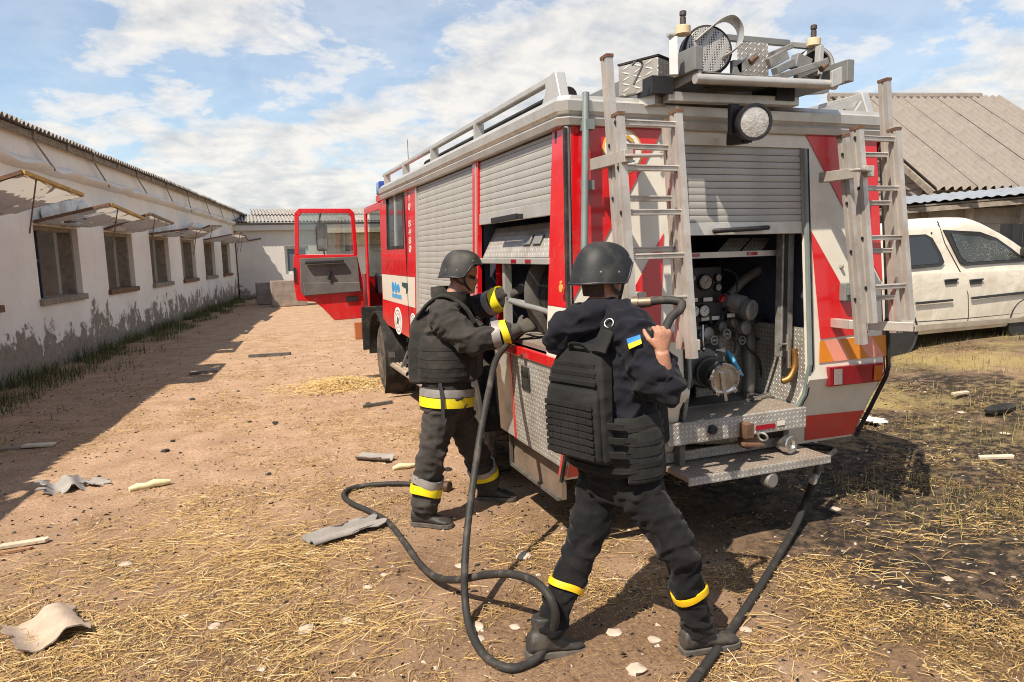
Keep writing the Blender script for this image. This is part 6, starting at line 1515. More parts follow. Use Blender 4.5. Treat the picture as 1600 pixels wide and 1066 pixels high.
for s in (-1, 1):
    b0 = VC(.80) - F2 * .19 + R2 * s * .11; b1 = VC(1.0) + R2 * s * .135 + UPZ * .0; b2 = VC(.74) + F2 * .19 + R2 * s * .11
    sp_ = part('shoulder_strap', MB().tube(catmull([b0, b0.lerp(b1, .6) - F2 * .035 + UPZ * .035, b1 + UPZ * .035, b1.lerp(b2, .5) + F2 * .04 + UPZ * .03, b2], 5), [(.016, .042)] * 21, 10, up=UPZ), M_VEST, vest, smooth=60)
    if s == 1:
        rg = b0.lerp(b1, .55) - F2 * .055 + UPZ * .045 + R2 * .01
        part('ring_buckle', MB().torus(rg, -F2 + UPZ * .5 + R2 * .3, .020, .0035, 18, 6), M_CHROME, sp_, smooth=180)
        part('strap_loop', MB().box(rg - UPZ * .02, (.02, .05, .02), Matrix((F2, R2, UPZ)).transposed()), M_BLACK, sp_, bevel=.004)


for i in range(3):      # side straps of the carrier, webbing above the pouch, drag handle
    t = .20 + i * .085; part('side_strap', MB().bar(VC(t) - F2 * .225 + R2 * .115, VC(t - .01) - F2 * .155 + R2 * .195, .008, .030, UPZ), M_VEST, vest, bevel=.003)
for i in range(3):
    t = .615 + i * .05; part('webbing_strap', MB().box(VC(t) - F2 * (.232 - .012 * i) - R2 * .015, (.010, .27 - .02 * i, .020), Matrix((F2, R2, UPZ)).transposed()), M_VEST, vest, bevel=.002)
part('drag_handle', MB().tube(catmull([VC(.80) - F2 * .185 - R2 * .05, VC(.84) - F2 * .205 - R2 * .03, VC(.84) - F2 * .205 + R2 * .03, VC(.80) - F2 * .185 + R2 * .05], 4), [(.006, .013)] * 13, 8), M_VEST, vest, smooth=60)
# ------------------------------------------------------------------ white car
ca = math.radians(89); CH = Vector((math.sin(ca), math.cos(ca), 0)); CN = Vector((-CH.y, CH.x, 0))   # heading, away from the camera
CW = D(1400, 548, 10.0); CW.z = gh(CW.x, CW.y)
car = thing('car', 'dented white panel van with shattered side window parked behind the fire truck', 'car', (CW.x, CW.y, CW.z))
def Cc(s, n, z): return CW + CH * s + CN * n + UPZ * z
cpl = pick(lambda p: (p - CW).dot(CN))
def cs_(x, y): p = cpl(x, y); q = p - CW; return q.dot(CH), p.z - CW.z
M_CARW = M('car_white', (.70, .65, .56), .3, var=.06, scale=3, dirt=((.48, .39, .28), .35, 3.5), coat=.5)
k = NT('car_white_dents'); n_ = k.noise(2.2, 4, .5, dist=.6)
k.base(k.mix(k.mth('MULTIPLY', k.ramp(k.noise(1.8, 5, .6), [(.48, 0.0), (.75, 1.0)]), .55), (.70, .64, .53), (.42, .32, .21))); k.b.inputs['Roughness'].default_value = .32
k.bump(n_, .5, .05); M_CARD = k.m
M_CARGL = glass('car_glass', (.03, .035, .035), .08)
M_TRIM = M('car_black_trim', (.025, .025, .026), .55, var=.2, scale=10)
#   s, sill, belt, roof, front/back narrowing
sA = cs_(1530, 343)[0]; sB = cs_(1604, 388)[0]
zz = lambda x, y: cs_(x, y)[1] + .05
sM = cs_(1570, 362)[0]
sec = [(-.80, .35, 1.05, 1.70, .06), (-.72, .28, 1.10, 1.80, .02), (-.3, .26, 1.13, 1.84, 0), (.6, .26, 1.14, 1.86, 0), (sA - .35, .26, 1.13, 1.87, 0), (sA, .26, 1.13, zz(1530, 343), 0), (sM, .26, 1.12, zz(1570, 361), 0), (sB, .26, 1.10, zz(1604, 386), 0), (sB + .3, .26, 1.06, 1.14, .01), (sB + .75, .28, .98, 1.06, .04), (sB + 1.1, .30, .85, .95, .12), (sB + 1.25, .34, .7, .78, .25)]
Wd = 1.76
def sect(s, zl, zb, zr, nr):
    L = [(nr, zl), (-.03 + nr, zl + .08), (-.045 + nr, (zl + zb) / 2 - .05), (-.03 + nr, zb - .03), (.0 + nr, zb), (.10 * min(1, (zr - zb) / .5) + nr, zb + (zr - zb) * .72), (.15 * min(1, (zr - zb) / .5) + nr, zb + (zr - zb) * .93), (.33 + nr, zr - .005), (Wd / 2, zr + .012)]
    R_ = [(Wd - n, z) for n, z in reversed(L[:-1])]
    return [Cc(s, n, z) for n, z in L + R_]
# body shell, glass band left open between belt and roof rail (rings 4..5)
fine_ = []
for j in range(len(sec) - 1):
    for t_ in range(4):
        u_ = t_ / 4; q0_, q1_, q2_, q3_ = sec[max(j-1,0)], sec[j], sec[j+1], sec[min(j+2,len(sec)-1)]
        fine_.append(tuple(.5*((2*b)+(c-a)*u_+(2*a-5*b+4*c-d)*u_*u_+(3*b-a-3*c+d)*u_**3) for a,b,c,d in zip(q0_,q1_,q2_,q3_)))
fine_.append(sec[-1]); rs = [catmull(sect(*q), 3) for q in fine_]; m = len(rs[0]); bm_ = MB()
for r_ in rs: bm_.v += [tuple(p) for p in r_]
wins_s = ((-.62, .53), (.80, 1.86))
for j in range(len(rs) - 1):
    for i in range(m - 1): bm_.f.append((j*m+i, j*m+i+1, (j+1)*m+i+1, (j+1)*m+i)); bm_.m.append(0)
bm_.f.append(tuple(range(m))); bm_.f.append(tuple((len(rs)-1)*m + i for i in reversed(range(m)))); bm_.m += [0, 0]
body = part('body', bm_, [M_CARD], car, smooth=40)
def surf(s, z, off=.0):     # outer side surface of the car near a point
    for j in range(len(sec) - 1):
        if sec[j][0] <= s <= sec[j+1][0]: break
    t = (s - sec[j][0]) / (sec[j+1][0] - sec[j][0]); q = [a + (b - a) * t for a, b in zip(sec[j], sec[j+1])]
    _, zl, zb, zr, nr = q; tall = .06 * min(1, max(0, (zr - zb) / .5))
    L = [(nr, zl), (-.03 + nr, zl + .08), (-.045 + nr, (zl + zb) / 2 - .05), (-.03 + nr, zb - .03), (nr, zb), (.10 * min(1, (zr - zb) / .5) + nr, zb + (zr - zb) * .72), (.15 * min(1, (zr - zb) / .5) + nr, zb + (zr - zb) * .93)]
    for a, b in zip(L, L[1:]):
        if a[1] <= z <= b[1]: n = a[0] + (b[0] - a[0]) * (z - a[1]) / (b[1] - a[1]); return Cc(s, n - off, z)
    return Cc(s, L[-1][0] - off, z)
def patch(pts, name, mt, off=.006, t=.012, parent=body, bevel=.003):
    P = [surf(*cs_(*p), off + .015) for p in pts]; nr = -CN + UPZ * .12
    return part(name, MB().plate(P, t, nr), mt, parent, bevel=bevel)
patch(((1414, 368), (1455, 366), (1464, 372), (1473, 396), (1476, 410), (1470, 416), (1416, 421)), 'side_window', M_TRIM, .000, .014)
sw = patch(((1416, 372), (1452, 370), (1459, 375), (1467, 398), (1468, 409), (1464, 412), (1416, 416)), 'side_glass', M_CARGL, .012, .005)
fw_ = patch(((1484, 359), (1540, 362), (1566, 372), (1587, 388), (1602, 403), (1602, 409), (1508, 415), (1500, 410)), 'door_window', M_TRIM, .000, .014)
k = NT('crazed_glass'); v_ = k.n('ShaderNodeTexVoronoi', feature='DISTANCE_TO_EDGE'); v_.inputs['Scale'].default_value = 26; k.l(k.obj(), v_.inputs['Vector'])
f_ = k.ramp(v_.outputs['Distance'], [(.0, 1.0), (.09, 0.0)]); f_ = k.mth('MULTIPLY', f_, k.ramp(k.noise(2.5, 5), [(.40, 0.0), (.62, .5)]))
k.base(k.mix(f_, (.035, .04, .035), (.42, .43, .38))); k.b.inputs['Roughness'].default_value = .12; M_CRAZE = k.m
patch(((1494, 364), (1538, 367), (1563, 376), (1582, 391), (1594, 403), (1594, 405), (1510, 410), (1503, 402)), 'door_glass', M_CRAZE, .013, .005)
patch(((1424, 472), (1482, 467), (1482, 470.5), (1424, 476)), 'moulding', M_TRIM, .004, .016); patch(((1511, 464), (1604, 454), (1604, 458), (1511, 468)), 'moulding', M_TRIM, .004, .016)
for x in (1480, 1519):
    h = patch(((x - 9, 437), (x + 10, 435), (x + 10, 443), (x - 8, 445)), 'handle_recess', M_TRIM, -.004, .01); a, b_ = [surf(*cs_(*p), .02) for p in ((x - 9, 438), (x + 12, 436))]
    part('door_handle', MB().bar(a, b_, .022, .022), M_TRIM, body, bevel=.005)
def gap(pts, w=.009): part('panel_gap', MB().tube([surf(*cs_(*p), .001) for p in pts], w, 5), M_TRIM, body)
gap([(1480, 345), (1484, 380), (1500, 425), (1508, 460), (1509, 490), (1508, 505)]); gap([(1424, 503), (1470, 500), (1508, 497)], .007); gap([(1508, 497), (1604, 488)], .007)
for x, y in ((1467, 413), (1466, 364)): part('hinge_cover', MB().lathe(surf(*cs_(x, y), .006), -CN, [(0, .016), (.008, .014)], 10), M_TRIM, body)
patch(((1424, 508), (1604, 494), (1604, 502), (1424, 518)), 'sill_trim', M('car_sill', (.46, .40, .32), .5), .008, .02)
a = surf(*cs_(1598, 395), .0); part('door_mirror', MB().box(a - CN * .12 + CH * .05, (.12, .2, .16), Matrix.Rotation(-.2, 3, 'Z')), M_TRIM, body, bevel=.03)
for s in (0.0, 2.68):
    c_ = Cc(s, .08, .31)
    w_ = part('wheel', MB().lathe(c_, -CN, [(-.1, .18), (-.1, .29), (-.07, .31), (.07, .31), (.1, .29), (.1, .2)], 30), M_TYRE, car, smooth=35)
    part('rim', MB().lathe(c_, -CN, [(-.05, .2), (.085, .2), (.075, .18), (.05, .15), (.06, .05), (.07, 0)], 24), M_ALUG, w_, smooth=35)
    part('wheel_arch', MB().lathe(Cc(s, -.045, .31), -CN, [(-.2, .37), (-.002, .37), (.004, .35), (-.01, .33)], 30), M_TRIM, body, smooth=35)  # closed black disc stands in for the shade inside the arch opening
    part('wheel', MB().lathe(Cc(s, Wd - .1, .31), CN, [(-.1, .18), (-.1, .29), (-.07, .31), (.07, .31), (.1, .29), (.1, .2)], 30), M_TYRE, car, smooth=35)
part('windscreen', MB().plate([Cc(sA + .1, .30, 1.77), Cc(sA + .1, Wd - .30, 1.77), Cc(sB + .1, Wd - .2, 1.24), Cc(sB + .1, .2, 1.24)], .02, CH + UPZ), M_CARGL, body)
# ------------------------------------------------------------------ hoses
def gpt(x, y, lift=0):
    p = on(x, y, 2, 0.0); p = on(x, y, 2, gh(p.x, p.y) + lift); return p
M_HOSE = M('black_rubber_hose', (.030, .028, .026), .6, spec=.3, var=.2, scale=10, dirt=((.20, .165, .125), .30, 9))
M_HOSEG = M('grey_hose', (.20, .195, .185), .6, var=.15, scale=10, dirt=((.1, .09, .08), .3, 8))
HR = .0195
# coil on the ground, from the gloved hands down to the loop and out to the coupling
h = thing('fire_hose', 'black hose hanging from the side locker and looping over the straw to a brass coupling', 'hose', gpt(735, 940))
pts = [D(842, 497, 4.65), D(815, 520, 4.62), D(790, 542, 4.45), D(774, 565, 4.30), D(764, 610, 4.10), D(752, 670, 3.95), D(740, 750, 3.80), D(730, 830, 3.65), D(726, 890, 3.52), gpt(727, 940, .10), gpt(735, 985, .025), gpt(757, 1024, HR), gpt(793, 1044, HR), gpt(830, 1035, HR), gpt(857, 1003, .07), gpt(868, 965, .20), gpt(858, 932, .30), gpt(832, 907, .32), gpt(795, 897, .29), gpt(755, 899, .22), gpt(715, 906, .13), gpt(682, 902, .06), gpt(655, 880, HR), gpt(630, 845, HR), gpt(605, 815, HR), gpt(575, 798, HR), gpt(550, 787, HR), gpt(537, 775, HR), gpt(545, 765, HR), gpt(570, 759, HR), gpt(610, 756, HR), gpt(650, 757, HR), gpt(684, 761, HR)]
part('hose_line', MB().tube(catmull(pts, 7), HR, 12), M_HOSE, h, smooth=60)
c0, c1 = pts[-1], gpt(716, 764, HR + .01); ax_ = (c1 - c0).normalized()
part('coupling', MB().lathe(c0 - ax_ * .02 + UPZ * .008, ax_, [(0, .028), (.03, .028), (.03, .036), (.06, .036), (.065, .028), (.085, .028), (.085, .044), (.125, .044), (.13, .036), (.13, 0)], 16), M('dull_brass', (.10, .06, .045), .6, .5, var=.3, scale=15), h, smooth=35)
# line from the reel over the man's shoulder, through his hand and back
h = thing('fire_hose', 'grey hose running from the reel over the shoulder of the man in black', 'hose', (1.7, 3.4, 0))
pts = [Vector((1.88, 4.2, 1.42)), D(800, 470, 4.72), D(815, 476, 4.55), D(845, 484, 4.35), D(880, 495, 4.1), D(915, 500, 3.75), D(955, 502, 3.45), D(985, 512, 3.15), D(1008, 516, 2.99), wrR + UPZ * .078 + CFH * .032 + CRH * .012, D(1048, 497, 2.985), D(1062, 484, 3.0), D(1065, 474, 3.02), D(1055, 470, 3.04), D(1035, 469, 3.06), D(1015, 472, 3.08)]
part('hose_line', MB().tube(catmull(pts[:7], 8), HR * .95, 12), M_HOSEG, h, smooth=60); part('hose_end', MB().tube(catmull(pts[6:], 8), HR * .95, 12), M_HOSE, h, smooth=60)
part('coupling', MB().tube([D(1017, 472, 3.08), D(990, 474, 3.10)], [.022, .024], 12).tube([D(998, 473.5, 3.09), D(988, 474, 3.10)], [.029, .029], 12), M('dull_bronze', (.24, .18, .13), .5, .7, var=.25, scale=14), h, smooth=40)
# line from under the truck towards the camera
h = thing('fire_hose', 'single black hose lying from under the rear step towards the charred straw', 'hose', gpt(1230, 850))
pts = [Vector((2.9, 4.3, .34)), on(1287, 700, 1, 3.70), on(1282, 722, 1, 3.50), on(1272, 748, 1, 3.36), gpt(1258, 785, .14), gpt(1243, 822, .06), gpt(1218, 866, .03), gpt(1185, 920, HR), gpt(1145, 980, HR), gpt(1105, 1036, HR), gpt(1070, 1082, HR), gpt(1020, 1140, HR)]
part('hose_line', MB().tube(catmull(pts, 8), .021, 12), M_HOSE, h, smooth=60)
p0 = on(1275, 742, 1, 3.38); part('hose_clamp', MB().tube([on(1277, 736, 1, 3.42), on(1270, 752, 1, 3.33)], .025, 12), M_CAST, h, smooth=40)

# ------------------------------------------------------------------ debris one can point at
def oriented(p, yaw, tilt=0, roll=0): return Matrix.Translation(p) @ Matrix.Rotation(yaw, 4, 'Z') @ Matrix.Rotation(tilt, 4, 'X') @ Matrix.Rotation(roll, 4, 'Y')
def lone(name, label, cat, mb, mt, px, py, yaw=0, lift=0, tilt=0, roll=0, smooth=None, bevel=0, group=None):
    p = gpt(px, py) + UPZ * lift; Mx = oriented(p, yaw, tilt, roll); mb.v = [tuple(Mx @ Vector(v)) for v in mb.v]
    o = part(name, mb, mt, None, smooth, bevel, p); setp(o, label, cat, group); return o
def wavy(w, l, amp, pitch, t=.008, jag=.02, seed=0, ph=0, nseg=22):
    mb = MB(); n, m = nseg, 8
    for s in (0, 1):
        for j in range(m + 1):
            for i in range(n + 1):
                u, v = i / n, j / m
                e = jag * (noise.noise((u * 5, seed, 0)) * (1 if j == m else 0) - noise.noise((u * 5, seed + 7, 0)) * (1 if j == 0 else 0))
                f = jag * (noise.noise((v * 5, seed + 3, 0)) * (1 if i == n else 0) - noise.noise((v * 5, seed + 9, 0)) * (1 if i == 0 else 0))
                mb.v.append(((u - .5) * w + f * 2, (v - .5) * l + e * 2, amp * (1 + math.cos(2 * math.pi * (u * w) / pitch + ph)) - s * t + t))
    k = (n + 1) * (m + 1)
    for j in range(m):
        for i in range(n):
            a = j * (n + 1) + i; mb.f += [(a, a + 1, a + n + 2, a + n + 1), (k + a + 1, k + a, k + a + n + 1, k + a + n + 2)]
    for i in range(n): mb.f += [(i + 1, i, k + i, k + i + 1), (m*(n+1) + i, m*(n+1) + i + 1, k + m*(n+1) + i + 1, k + m*(n+1) + i)]
    for j in range(m): a = j * (n + 1); b = a + n; mb.f += [(a, a + n + 1, k + a + n + 1, k + a), (b + n + 1, b, k + b, k + b + n + 1)]
    mb.m = [0] * len(mb.f); return mb
M_SHARD = M('pale_cement_shard', (.40, .31, .235), .93, var=.2, scale=9, bump=.35, bscale=70, dirt=((.25, .18, .12), .3, 6))
lone('roof_shard', 'wavy piece of broken corrugated roof sheet lying among straw', 'roof piece', wavy(.30, .34, .030, .27, seed=2, ph=1.2), M_SHARD, 72, 990, .45, .004, smooth=50)
lone('roof_shard', 'long grey corrugated roof fragment lying by the black hose bend', 'roof piece', wavy(.16, .50, .022, .14, seed=5, ph=.5), M_ASBEST, 540, 836, -1.25, .004, .02, smooth=50)
lone('roof_shard', 'grey crumpled sheet fragment half buried in straw at the shadow edge', 'roof piece', wavy(.30, .26, .03, .2, seed=8, jag=.05), M_ASBEST, 100, 764, .3, .0, .15, smooth=50)
lone('roof_shard', 'small grey sheet fragment beside the crumpled one at the shadow edge', 'roof piece', wavy(.14, .14, .015, .12, seed=18, jag=.04), M_ASBEST, 150, 757, 1.0, .0, .1, smooth=50)
lone('roof_shard', 'dark corrugated fragment lying between the barn shadow and the truck', 'roof piece', wavy(.12, .34, .02, .12, seed=9), M_ASBEST, 585, 720, .9, .004, smooth=50)
lone('foam_strip', 'cream coloured strip of expanded foam lying on the straw', 'foam', MB().tube([(-.15, 0, .025), (-.09, .012, .03), (-.03, -.006, .028), (.03, .01, .033), (.09, -.004, .03), (.15, .004, .02)], [.02, .03, .026, .032, .028, .018], 9), M('cream_foam', (.68, .61, .36), .9, var=.1, scale=18, bump=.6, bscale=60), 235, 763, .30, smooth=60)
lone('foam_strip', 'pale foam crumb strip lying behind the yellow-banded boot', 'foam', MB().tube([(-.10, 0, .02), (-.04, .012, .03), (.03, -.006, .024), (.10, .01, .018)], [.015, .026, .022, .014], 8), M('cream_foam', (.68, .61, .36)), 632, 733, .1, smooth=60)
def board(l, w, t, jag=.02):
    a = [(-l/2, -w/2), (l/2 - jag, -w/2), (l/2, 0), (l/2 - jag * .5, w/2), (-l/2 + jag, w/2)]; return MB().plate([Vector((x, y, 0)) for x, y in a], t, (0, 0, 1))
M_PALEW = M('pale_split_wood', (.55, .45, .33), .85, var=.2, scale=12, bump=.3)
lone('plank', 'pale split plank end lying on straw', 'plank', board(.28, .05, .025), M_PALEW, 38, 853, .05, .006, bevel=.004)
lone('plank', 'brown thin lath running out beside the pale plank end', 'plank', board(.30, .03, .015), M('brown_wood', (.30, .16, .09), .85, var=.25, scale=12), 8, 866, .1, .004)
lone('plank', 'thin grey lath lying in the barn shadow', 'plank', board(.55, .06, .02), M_OLDWOOD, 25, 702, .1, .006); lone('plank', 'white painted board end in the barn shadow', 'plank', board(.30, .09, .025), M_PALEW, 62, 699, -.25, .012, bevel=.004)
lone('plank', 'dark charred batten lying in front of the cab step', 'plank', board(.45, .05, .03), M_IRON, 562, 594, .0, .006); lone('plank', 'dark charred batten fragment near the front wheel', 'plank', board(.40, .05, .03), M_IRON, 590, 634, .25, .006)
lone('plank', 'charred batten with a knob end lying on the bare yard', 'plank', board(.75, .06, .05), M_IRON, 422, 557, -.1, .006); lone('plank', 'charred stick at the edge of the barn shadow', 'plank', board(.45, .05, .04), M_IRON, 318, 584, .3, .006)
lone('plank', 'pale chipped board on the scorched grass', 'plank', board(.26, .06, .02), M_PALEW, 1500, 617, .05, .01); lone('plank', 'splintered pale board tilted on the charred patch', 'plank', board(.30, .05, .02), M_PALEW, 1556, 718, -.35, .012, .1)
lone('tyre_piece', 'black curved tyre fragment on the charred grass', 'tyre piece', MB().rings([[Vector((.2 * math.cos(a), .045 * math.sin(a), .0)) + Vector((math.cos(a), math.sin(a), 0)) * d + UPZ * z for d, z in ((-.03, 0), (.03, 0), (.035, .03), (0, .05), (-.035, .03))] for a in [2 * math.pi * i / 22 for i in range(22)]], False, True), M_RUB, 1563, 641, .1, .0, smooth=50)
lone('paper_scrap', 'white crumpled sheet lying on the grass by the truck edge', 'scrap', wavy(.22, .18, .02, .2, t=.003, jag=.05, seed=4), M('chalky_white', (.66, .63, .58), .9, var=.12, scale=9), 1362, 662, .4, .004, smooth=50)
def rock(r, seed, sq=.6):
    rs = []
    for l in (-1.2, -.6, 0, .6, 1.2):
        rs.append([Vector((math.cos(a) * math.cos(l), math.sin(a) * math.cos(l), math.sin(l) * sq)) * r * (1 + .55 * noise.noise((seed * 3.1 + math.cos(a) * 1.3, math.sin(a) * 1.3, l))) + UPZ * r * sq * .75 for a in [2 * math.pi * i / 8 for i in range(8)]])
    return MB().rings(rs)
M_CHALK = M('chalky_chip', (.46, .38, .30), .93, var=.2, scale=14, bump=.4, bscale=50); M_CHAR = M('charcoal_lump', (.018, .016, .014), .8, var=.4, scale=20, bump=.5, bscale=60)
chips = [(196, 883, .04, 1), (745, 1000, .035, 2), (478, 985, .045, 3), (575, 918, .03, 4), (720, 885, .035, 5), (818, 870, .05, 6), (1305, 797, .04, 7), (995, 1048, .045, 8), (288, 962, .03, 9), (335, 980, .03, 10), (805, 980, .028, 11), (541, 970, .03, 12), (600, 898, .02, 13), (345, 595, .02, 14), (870, 735, .02, 15), (1502, 645, .04, 16), (1570, 678, .04, 17), (745, 980, .04, 18), (1022, 1000, .03, 19), (960, 990, .035, 20), (1165, 985, .03, 21), (120, 880, .02, 22), (410, 1045, .025, 23), (1480, 905, .03, 24)]
for i, (x, y, r, s) in enumerate(chips):
    lone('rubble_chip', 'pale chalky chip of rubble lying loose on the ground', 'rubble', rock(r, s, .28), M_CHALK, x, y, s, -.004, smooth=35, group='pale rubble chips')
darks = [(855, 823), (845, 722), (712, 655), (505, 600), (420, 742), (430, 662), (455, 640), (270, 690), (258, 706), (282, 708), (390, 660), (575, 632), (405, 700), (520, 571), (700, 735), (155, 745), (372, 612), (300, 625), (205, 620), (600, 640)]
for i, (x, y) in enumerate(darks):
    lone('charcoal_lump', 'small black lump of charcoal lying on the bare dirt', 'charcoal', rock(.018 + .009 * (i % 3), i + 40, .45), M_CHAR, x, y, i, -.004, smooth=35, group='charcoal lumps')
# tiny crumbs nobody could count
mb = MB(); random.seed(21)
for i in range(9000):
    y = random.uniform(1.6, 14) if i % 3 else random.uniform(1.6, 6); x = random.uniform(-.25 * y - .6, .25 * y + 3 + .5 * y)
    z = gh(x, y); r = random.uniform(.003, .014) * (1 + .02 * y); mb.mat(0 if random.random() < .72 else 1)
    a = [Vector((x + random.uniform(-r, r), y + random.uniform(-r, r), z + q)) for q in (-.002, -.002, r * .9, -.002)]
    a[0].x -= r; a[1].x += r; a[3].y += r * 1.4; mb.add(a, [(0, 1, 2), (1, 3, 2), (3, 0, 2)])
o = part('crumbs', mb, [M_CHAR, M_CHALK]); setp(o, 'scattered crumbs of char and rubble across the yard', 'rubble', kind='stuff')

# ------------------------------------------------------------------ straw and grass
def blades(name, items, mt, label, cat, seg=2):
    """items: (x, y, z, yaw, length, width, arch, tone, lean) -> one mesh of thin bent strips."""
    n = len(items); V = np.zeros((n * (seg + 1) * 2, 3)); tone = np.zeros(n * (seg + 1) * 2); Fc = np.zeros((n * seg, 4), int)
    A = np.array(items); t = np.linspace(0, 1, seg + 1)
    cx_, sx_ = np.cos(A[:, 3]), np.sin(A[:, 3])
    for j, tt in enumerate(t):
        l = (tt - .5 * (A[:, 8] < .5)) * A[:, 4]
        up = A[:, 6] * (4 * tt * (1 - tt) if True else 0)
        st = A[:, 8] >= .5
        bend = np.where(st, A[:, 8] - 1, 0)            # standing blades: lean
        hx = np.where(st, bend * A[:, 4] * tt * tt, l); hz = np.where(st, A[:, 4] * tt * (1 - .25 * np.abs(bend) * tt), up + A[:, 9] * (tt - .5) * A[:, 4])
        curve = A[:, 10] * A[:, 4] * (tt - .5) ** 2
        w = A[:, 5] * np.where(st, 1 - .85 * tt, 1) * .5
        for s, sg in ((0, -1), (1, 1)):
            k = np.arange(n) * (seg + 1) * 2 + j * 2 + s
            ox = hx * cx_ - (sg * w + curve) * sx_; oy = hx * sx_ + (sg * w + curve) * cx_
            V[k, 0] = A[:, 0] + ox; V[k, 1] = A[:, 1] + oy; V[k, 2] = A[:, 2] + hz + (sg * w * .5 * (1 - st)); tone[k] = A[:, 7]
    for j in range(seg):
        b = np.arange(n) * (seg + 1) * 2 + j * 2; Fc[np.arange(n) * seg + j] = np.stack([b, b + 1, b + 3, b + 2], 1)
    me = bpy.data.meshes.new(name); me.vertices.add(len(V)); me.vertices.foreach_set('co', V.ravel())
    me.loops.add(len(Fc) * 4); me.polygons.add(len(Fc)); me.loops.foreach_set('vertex_index', Fc.ravel()); me.polygons.foreach_set('loop_start', np.arange(len(Fc)) * 4)
    at = me.attributes.new('tone', 'FLOAT', 'POINT'); at.data.foreach_set('value', tone); me.update(); me.validate(); me.materials.append(mt)
    o = bpy.data.objects.new(name, me); COL.objects.link(o); return setp(o, label, cat, kind='stuff')
def bladeM(name, stops, rough=.6, trans=.25):
    k = NT(name); a = k.n('ShaderNodeAttribute'); a.attribute_name = 'tone'; c = k.ramp(a.outputs['Fac'], stops); k.base(c); k.b.inputs['Roughness'].default_value = rough
    k.b.inputs['Specular IOR Level'].default_value = .35
    tr = k.n('ShaderNodeBsdfTranslucent'); k.l(c, tr.inputs[0]); mx = k.n('ShaderNodeMixShader'); mx.inputs[0].default_value = trans
    k.l(k.b.outputs[0], mx.inputs[1]); k.l(tr.outputs[0], mx.inputs[2]); k.l(mx.outputs[0], k.t.nodes['Material Output'].inputs[0]); return k.m
M_STRAW = bladeM('dry_straw', [(0, (.12, .075, .035)), (.3, (.30, .19, .075)), (.6, (.50, .325, .12)), (.85, (.66, .47, .20)), (1, (.76, .62, .37))])
M_GRASS = bladeM('yard_grass', [(0, (.030, .042, .013)), (.5, (.075, .09, .028)), (.8, (.17, .155, .055)), (1, (.36, .29, .11))])
random.seed(5); items = []
NS = 150000; tries = 0
def straw_density(x, y):
    n = noise.noise((x * .55, y * .55, 7.7)) * .5 + noise.noise((x * 1.7, y * 1.7, 2.2)) * .5 + noise.noise((x * 4.5, y * 4.5, 1.2)) * .35
    d = .27 + n * 1.45
    if x < 1.0: d += .20 * smoothstep(5.8, 3.6, y) if False else .28 * (1 - smoothstep(3.2, 6.2, y))
    if 1.0 <= x < 2.6: d -= .06
    if y > 6: d -= .08
    if x > 2.4: d -= .17
    return d
while len(items) < NS and tries < 900000:
    tries += 1
    q = random.random(); y = 1.5 + 17 * q ** 2.0; x = random.uniform(-.30 * y - .9, y * 1.25 + 1.2)
    d = straw_density(x, y)
    if random.random() > d * 1.1: continue
    ll = random.random(); L = .010 + .060 * ll ** 2.6 + (.09 if random.random() < .02 else 0)
    burnt = x > 2.7 and noise.noise((x * .8, y * .8, 4)) > -.1 and random.random() < .6
    tone = random.gauss(.45, .29) if not burnt else random.gauss(.08, .08)
    if y < 6 and noise.noise((x * 1.2, y * 1.2, 11)) > .18: tone += .16
    items.append((x, y, gh(x, y) + random.uniform(.001, .012), random.gauss(.25, 1.2) if random.random() < .35 else random.uniform(0, 6.283), L, random.uniform(.0013, .0033) * (1 + .06 * y), random.uniform(0, .006), max(0, min(1, tone)), 0.0, random.gauss(0, .10), random.gauss(0, .05)))
# heap of fresh yellow straw
hp = gpt(535, 603)
for i in range(2600):
    a, r = random.uniform(0, 6.283), abs(random.gauss(0, .34)); x, y = hp.x + r * math.cos(a) * 1.3, hp.y + r * math.sin(a)
    items.append((x, y, gh(x, y) + random.uniform(0, .09) * math.exp(-(r / .4) ** 2) + .003, random.uniform(0, 6.283), random.uniform(.06, .2), random.uniform(.004, .008), .02, random.uniform(.75, .95), 0.0, random.gauss(0, .2), random.gauss(0, .3)))
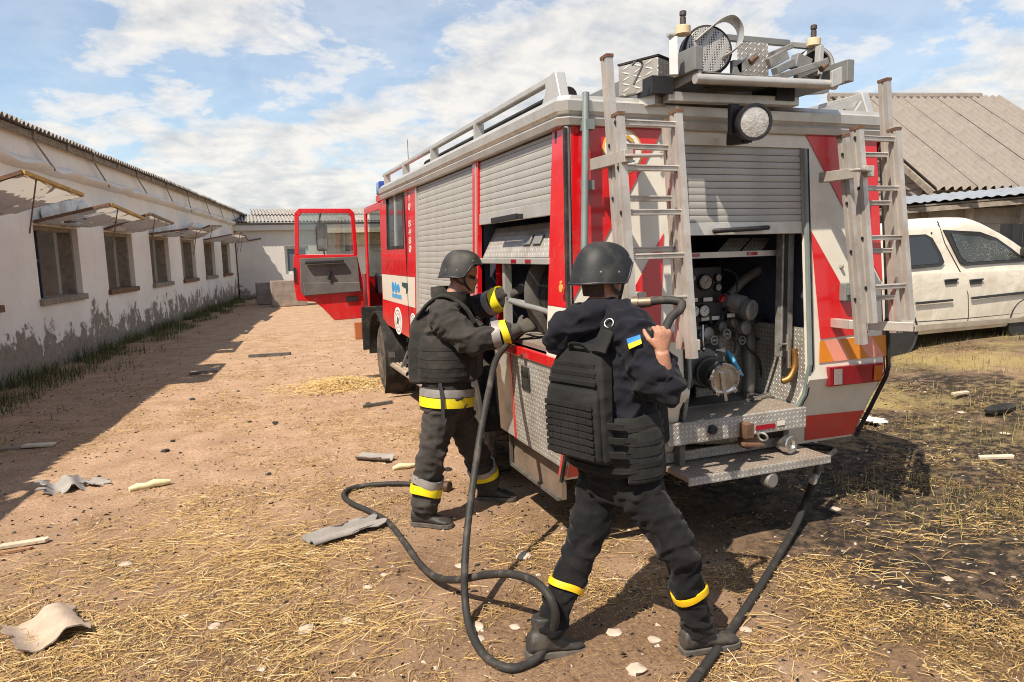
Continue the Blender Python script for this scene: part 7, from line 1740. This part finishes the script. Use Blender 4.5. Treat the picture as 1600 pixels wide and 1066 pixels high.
# bundles of long pale stalks in the foreground
for (px_, py_, n, sp, yaw) in ((400, 860, 380, .35, .5), (470, 880, 300, .3, -.3), (560, 990, 240, .3, .4), (1330, 900, 200, .32, -.35), (1240, 1010, 130, .25, -.5), (250, 960, 420, .5, .4), (120, 900, 380, .5, .3), (330, 820, 420, .5, .2), (880, 850, 160, .3, -.2), (1450, 830, 160, .3, -.4), (90, 1040, 380, .5, .5), (430, 1040, 200, .4, .6)):
    c_ = gpt(px_, py_)
    for i in range(n):
        x, y = c_.x + random.gauss(0, sp), c_.y + random.gauss(0, sp * .6)
        items.append((x, y, gh(x, y) + random.uniform(.003, .022), random.gauss(yaw, .9), random.uniform(.04, .16), random.uniform(.0016, .0038), random.uniform(0, .006), max(0, min(1, random.gauss(.64, .2))), 0.0, random.gauss(0, .07), random.gauss(0, .05)))
blades('straw', items, M_STRAW, 'dry yellow straw strewn over the dirt yard', 'straw')
items = []
for i in range(26000):       # grass along the barn's foot
    t = -9 + 35 * random.random() ** 1.15; n = abs(random.gauss(0, .62)) + .02; p = B(t, n, 0)
    if noise.noise((t * .9, n * 2, 5)) < -.12 + n * .22: continue
    items.append((p.x, p.y, gh(p.x, p.y) - .005, random.uniform(0, 6.283), random.uniform(.06, .36) * (1 - .5 * min(1, n)) * (1 + .6 * noise.noise((t * 1.1, 1, 8))), random.uniform(.006, .014), 0, max(0, min(1, random.gauss(.48, .24))), 1 + random.uniform(-.9, .9), 0, random.gauss(0, .2)))
for i in range(26000):      # grass beyond and right of the truck
    y = 2.2 + 15 * random.random() ** 1.4; x = random.uniform(3.9, 5 + 1.25 * y)
    if noise.noise((x * .7, y * .7, 9)) < .12 - .03 * y: continue
    items.append((x, y, gh(x, y) - .004, random.uniform(0, 6.283), random.uniform(.03, .14), random.uniform(.003, .007) * (1 + .05 * y), 0, max(0, min(1, random.gauss(.86, .2))), 1 + random.uniform(-1, 1), 0, random.gauss(0, .2)))
blades('grass', items, M_GRASS, 'rough grass along the barn foot and on the burnt ground', 'grass')
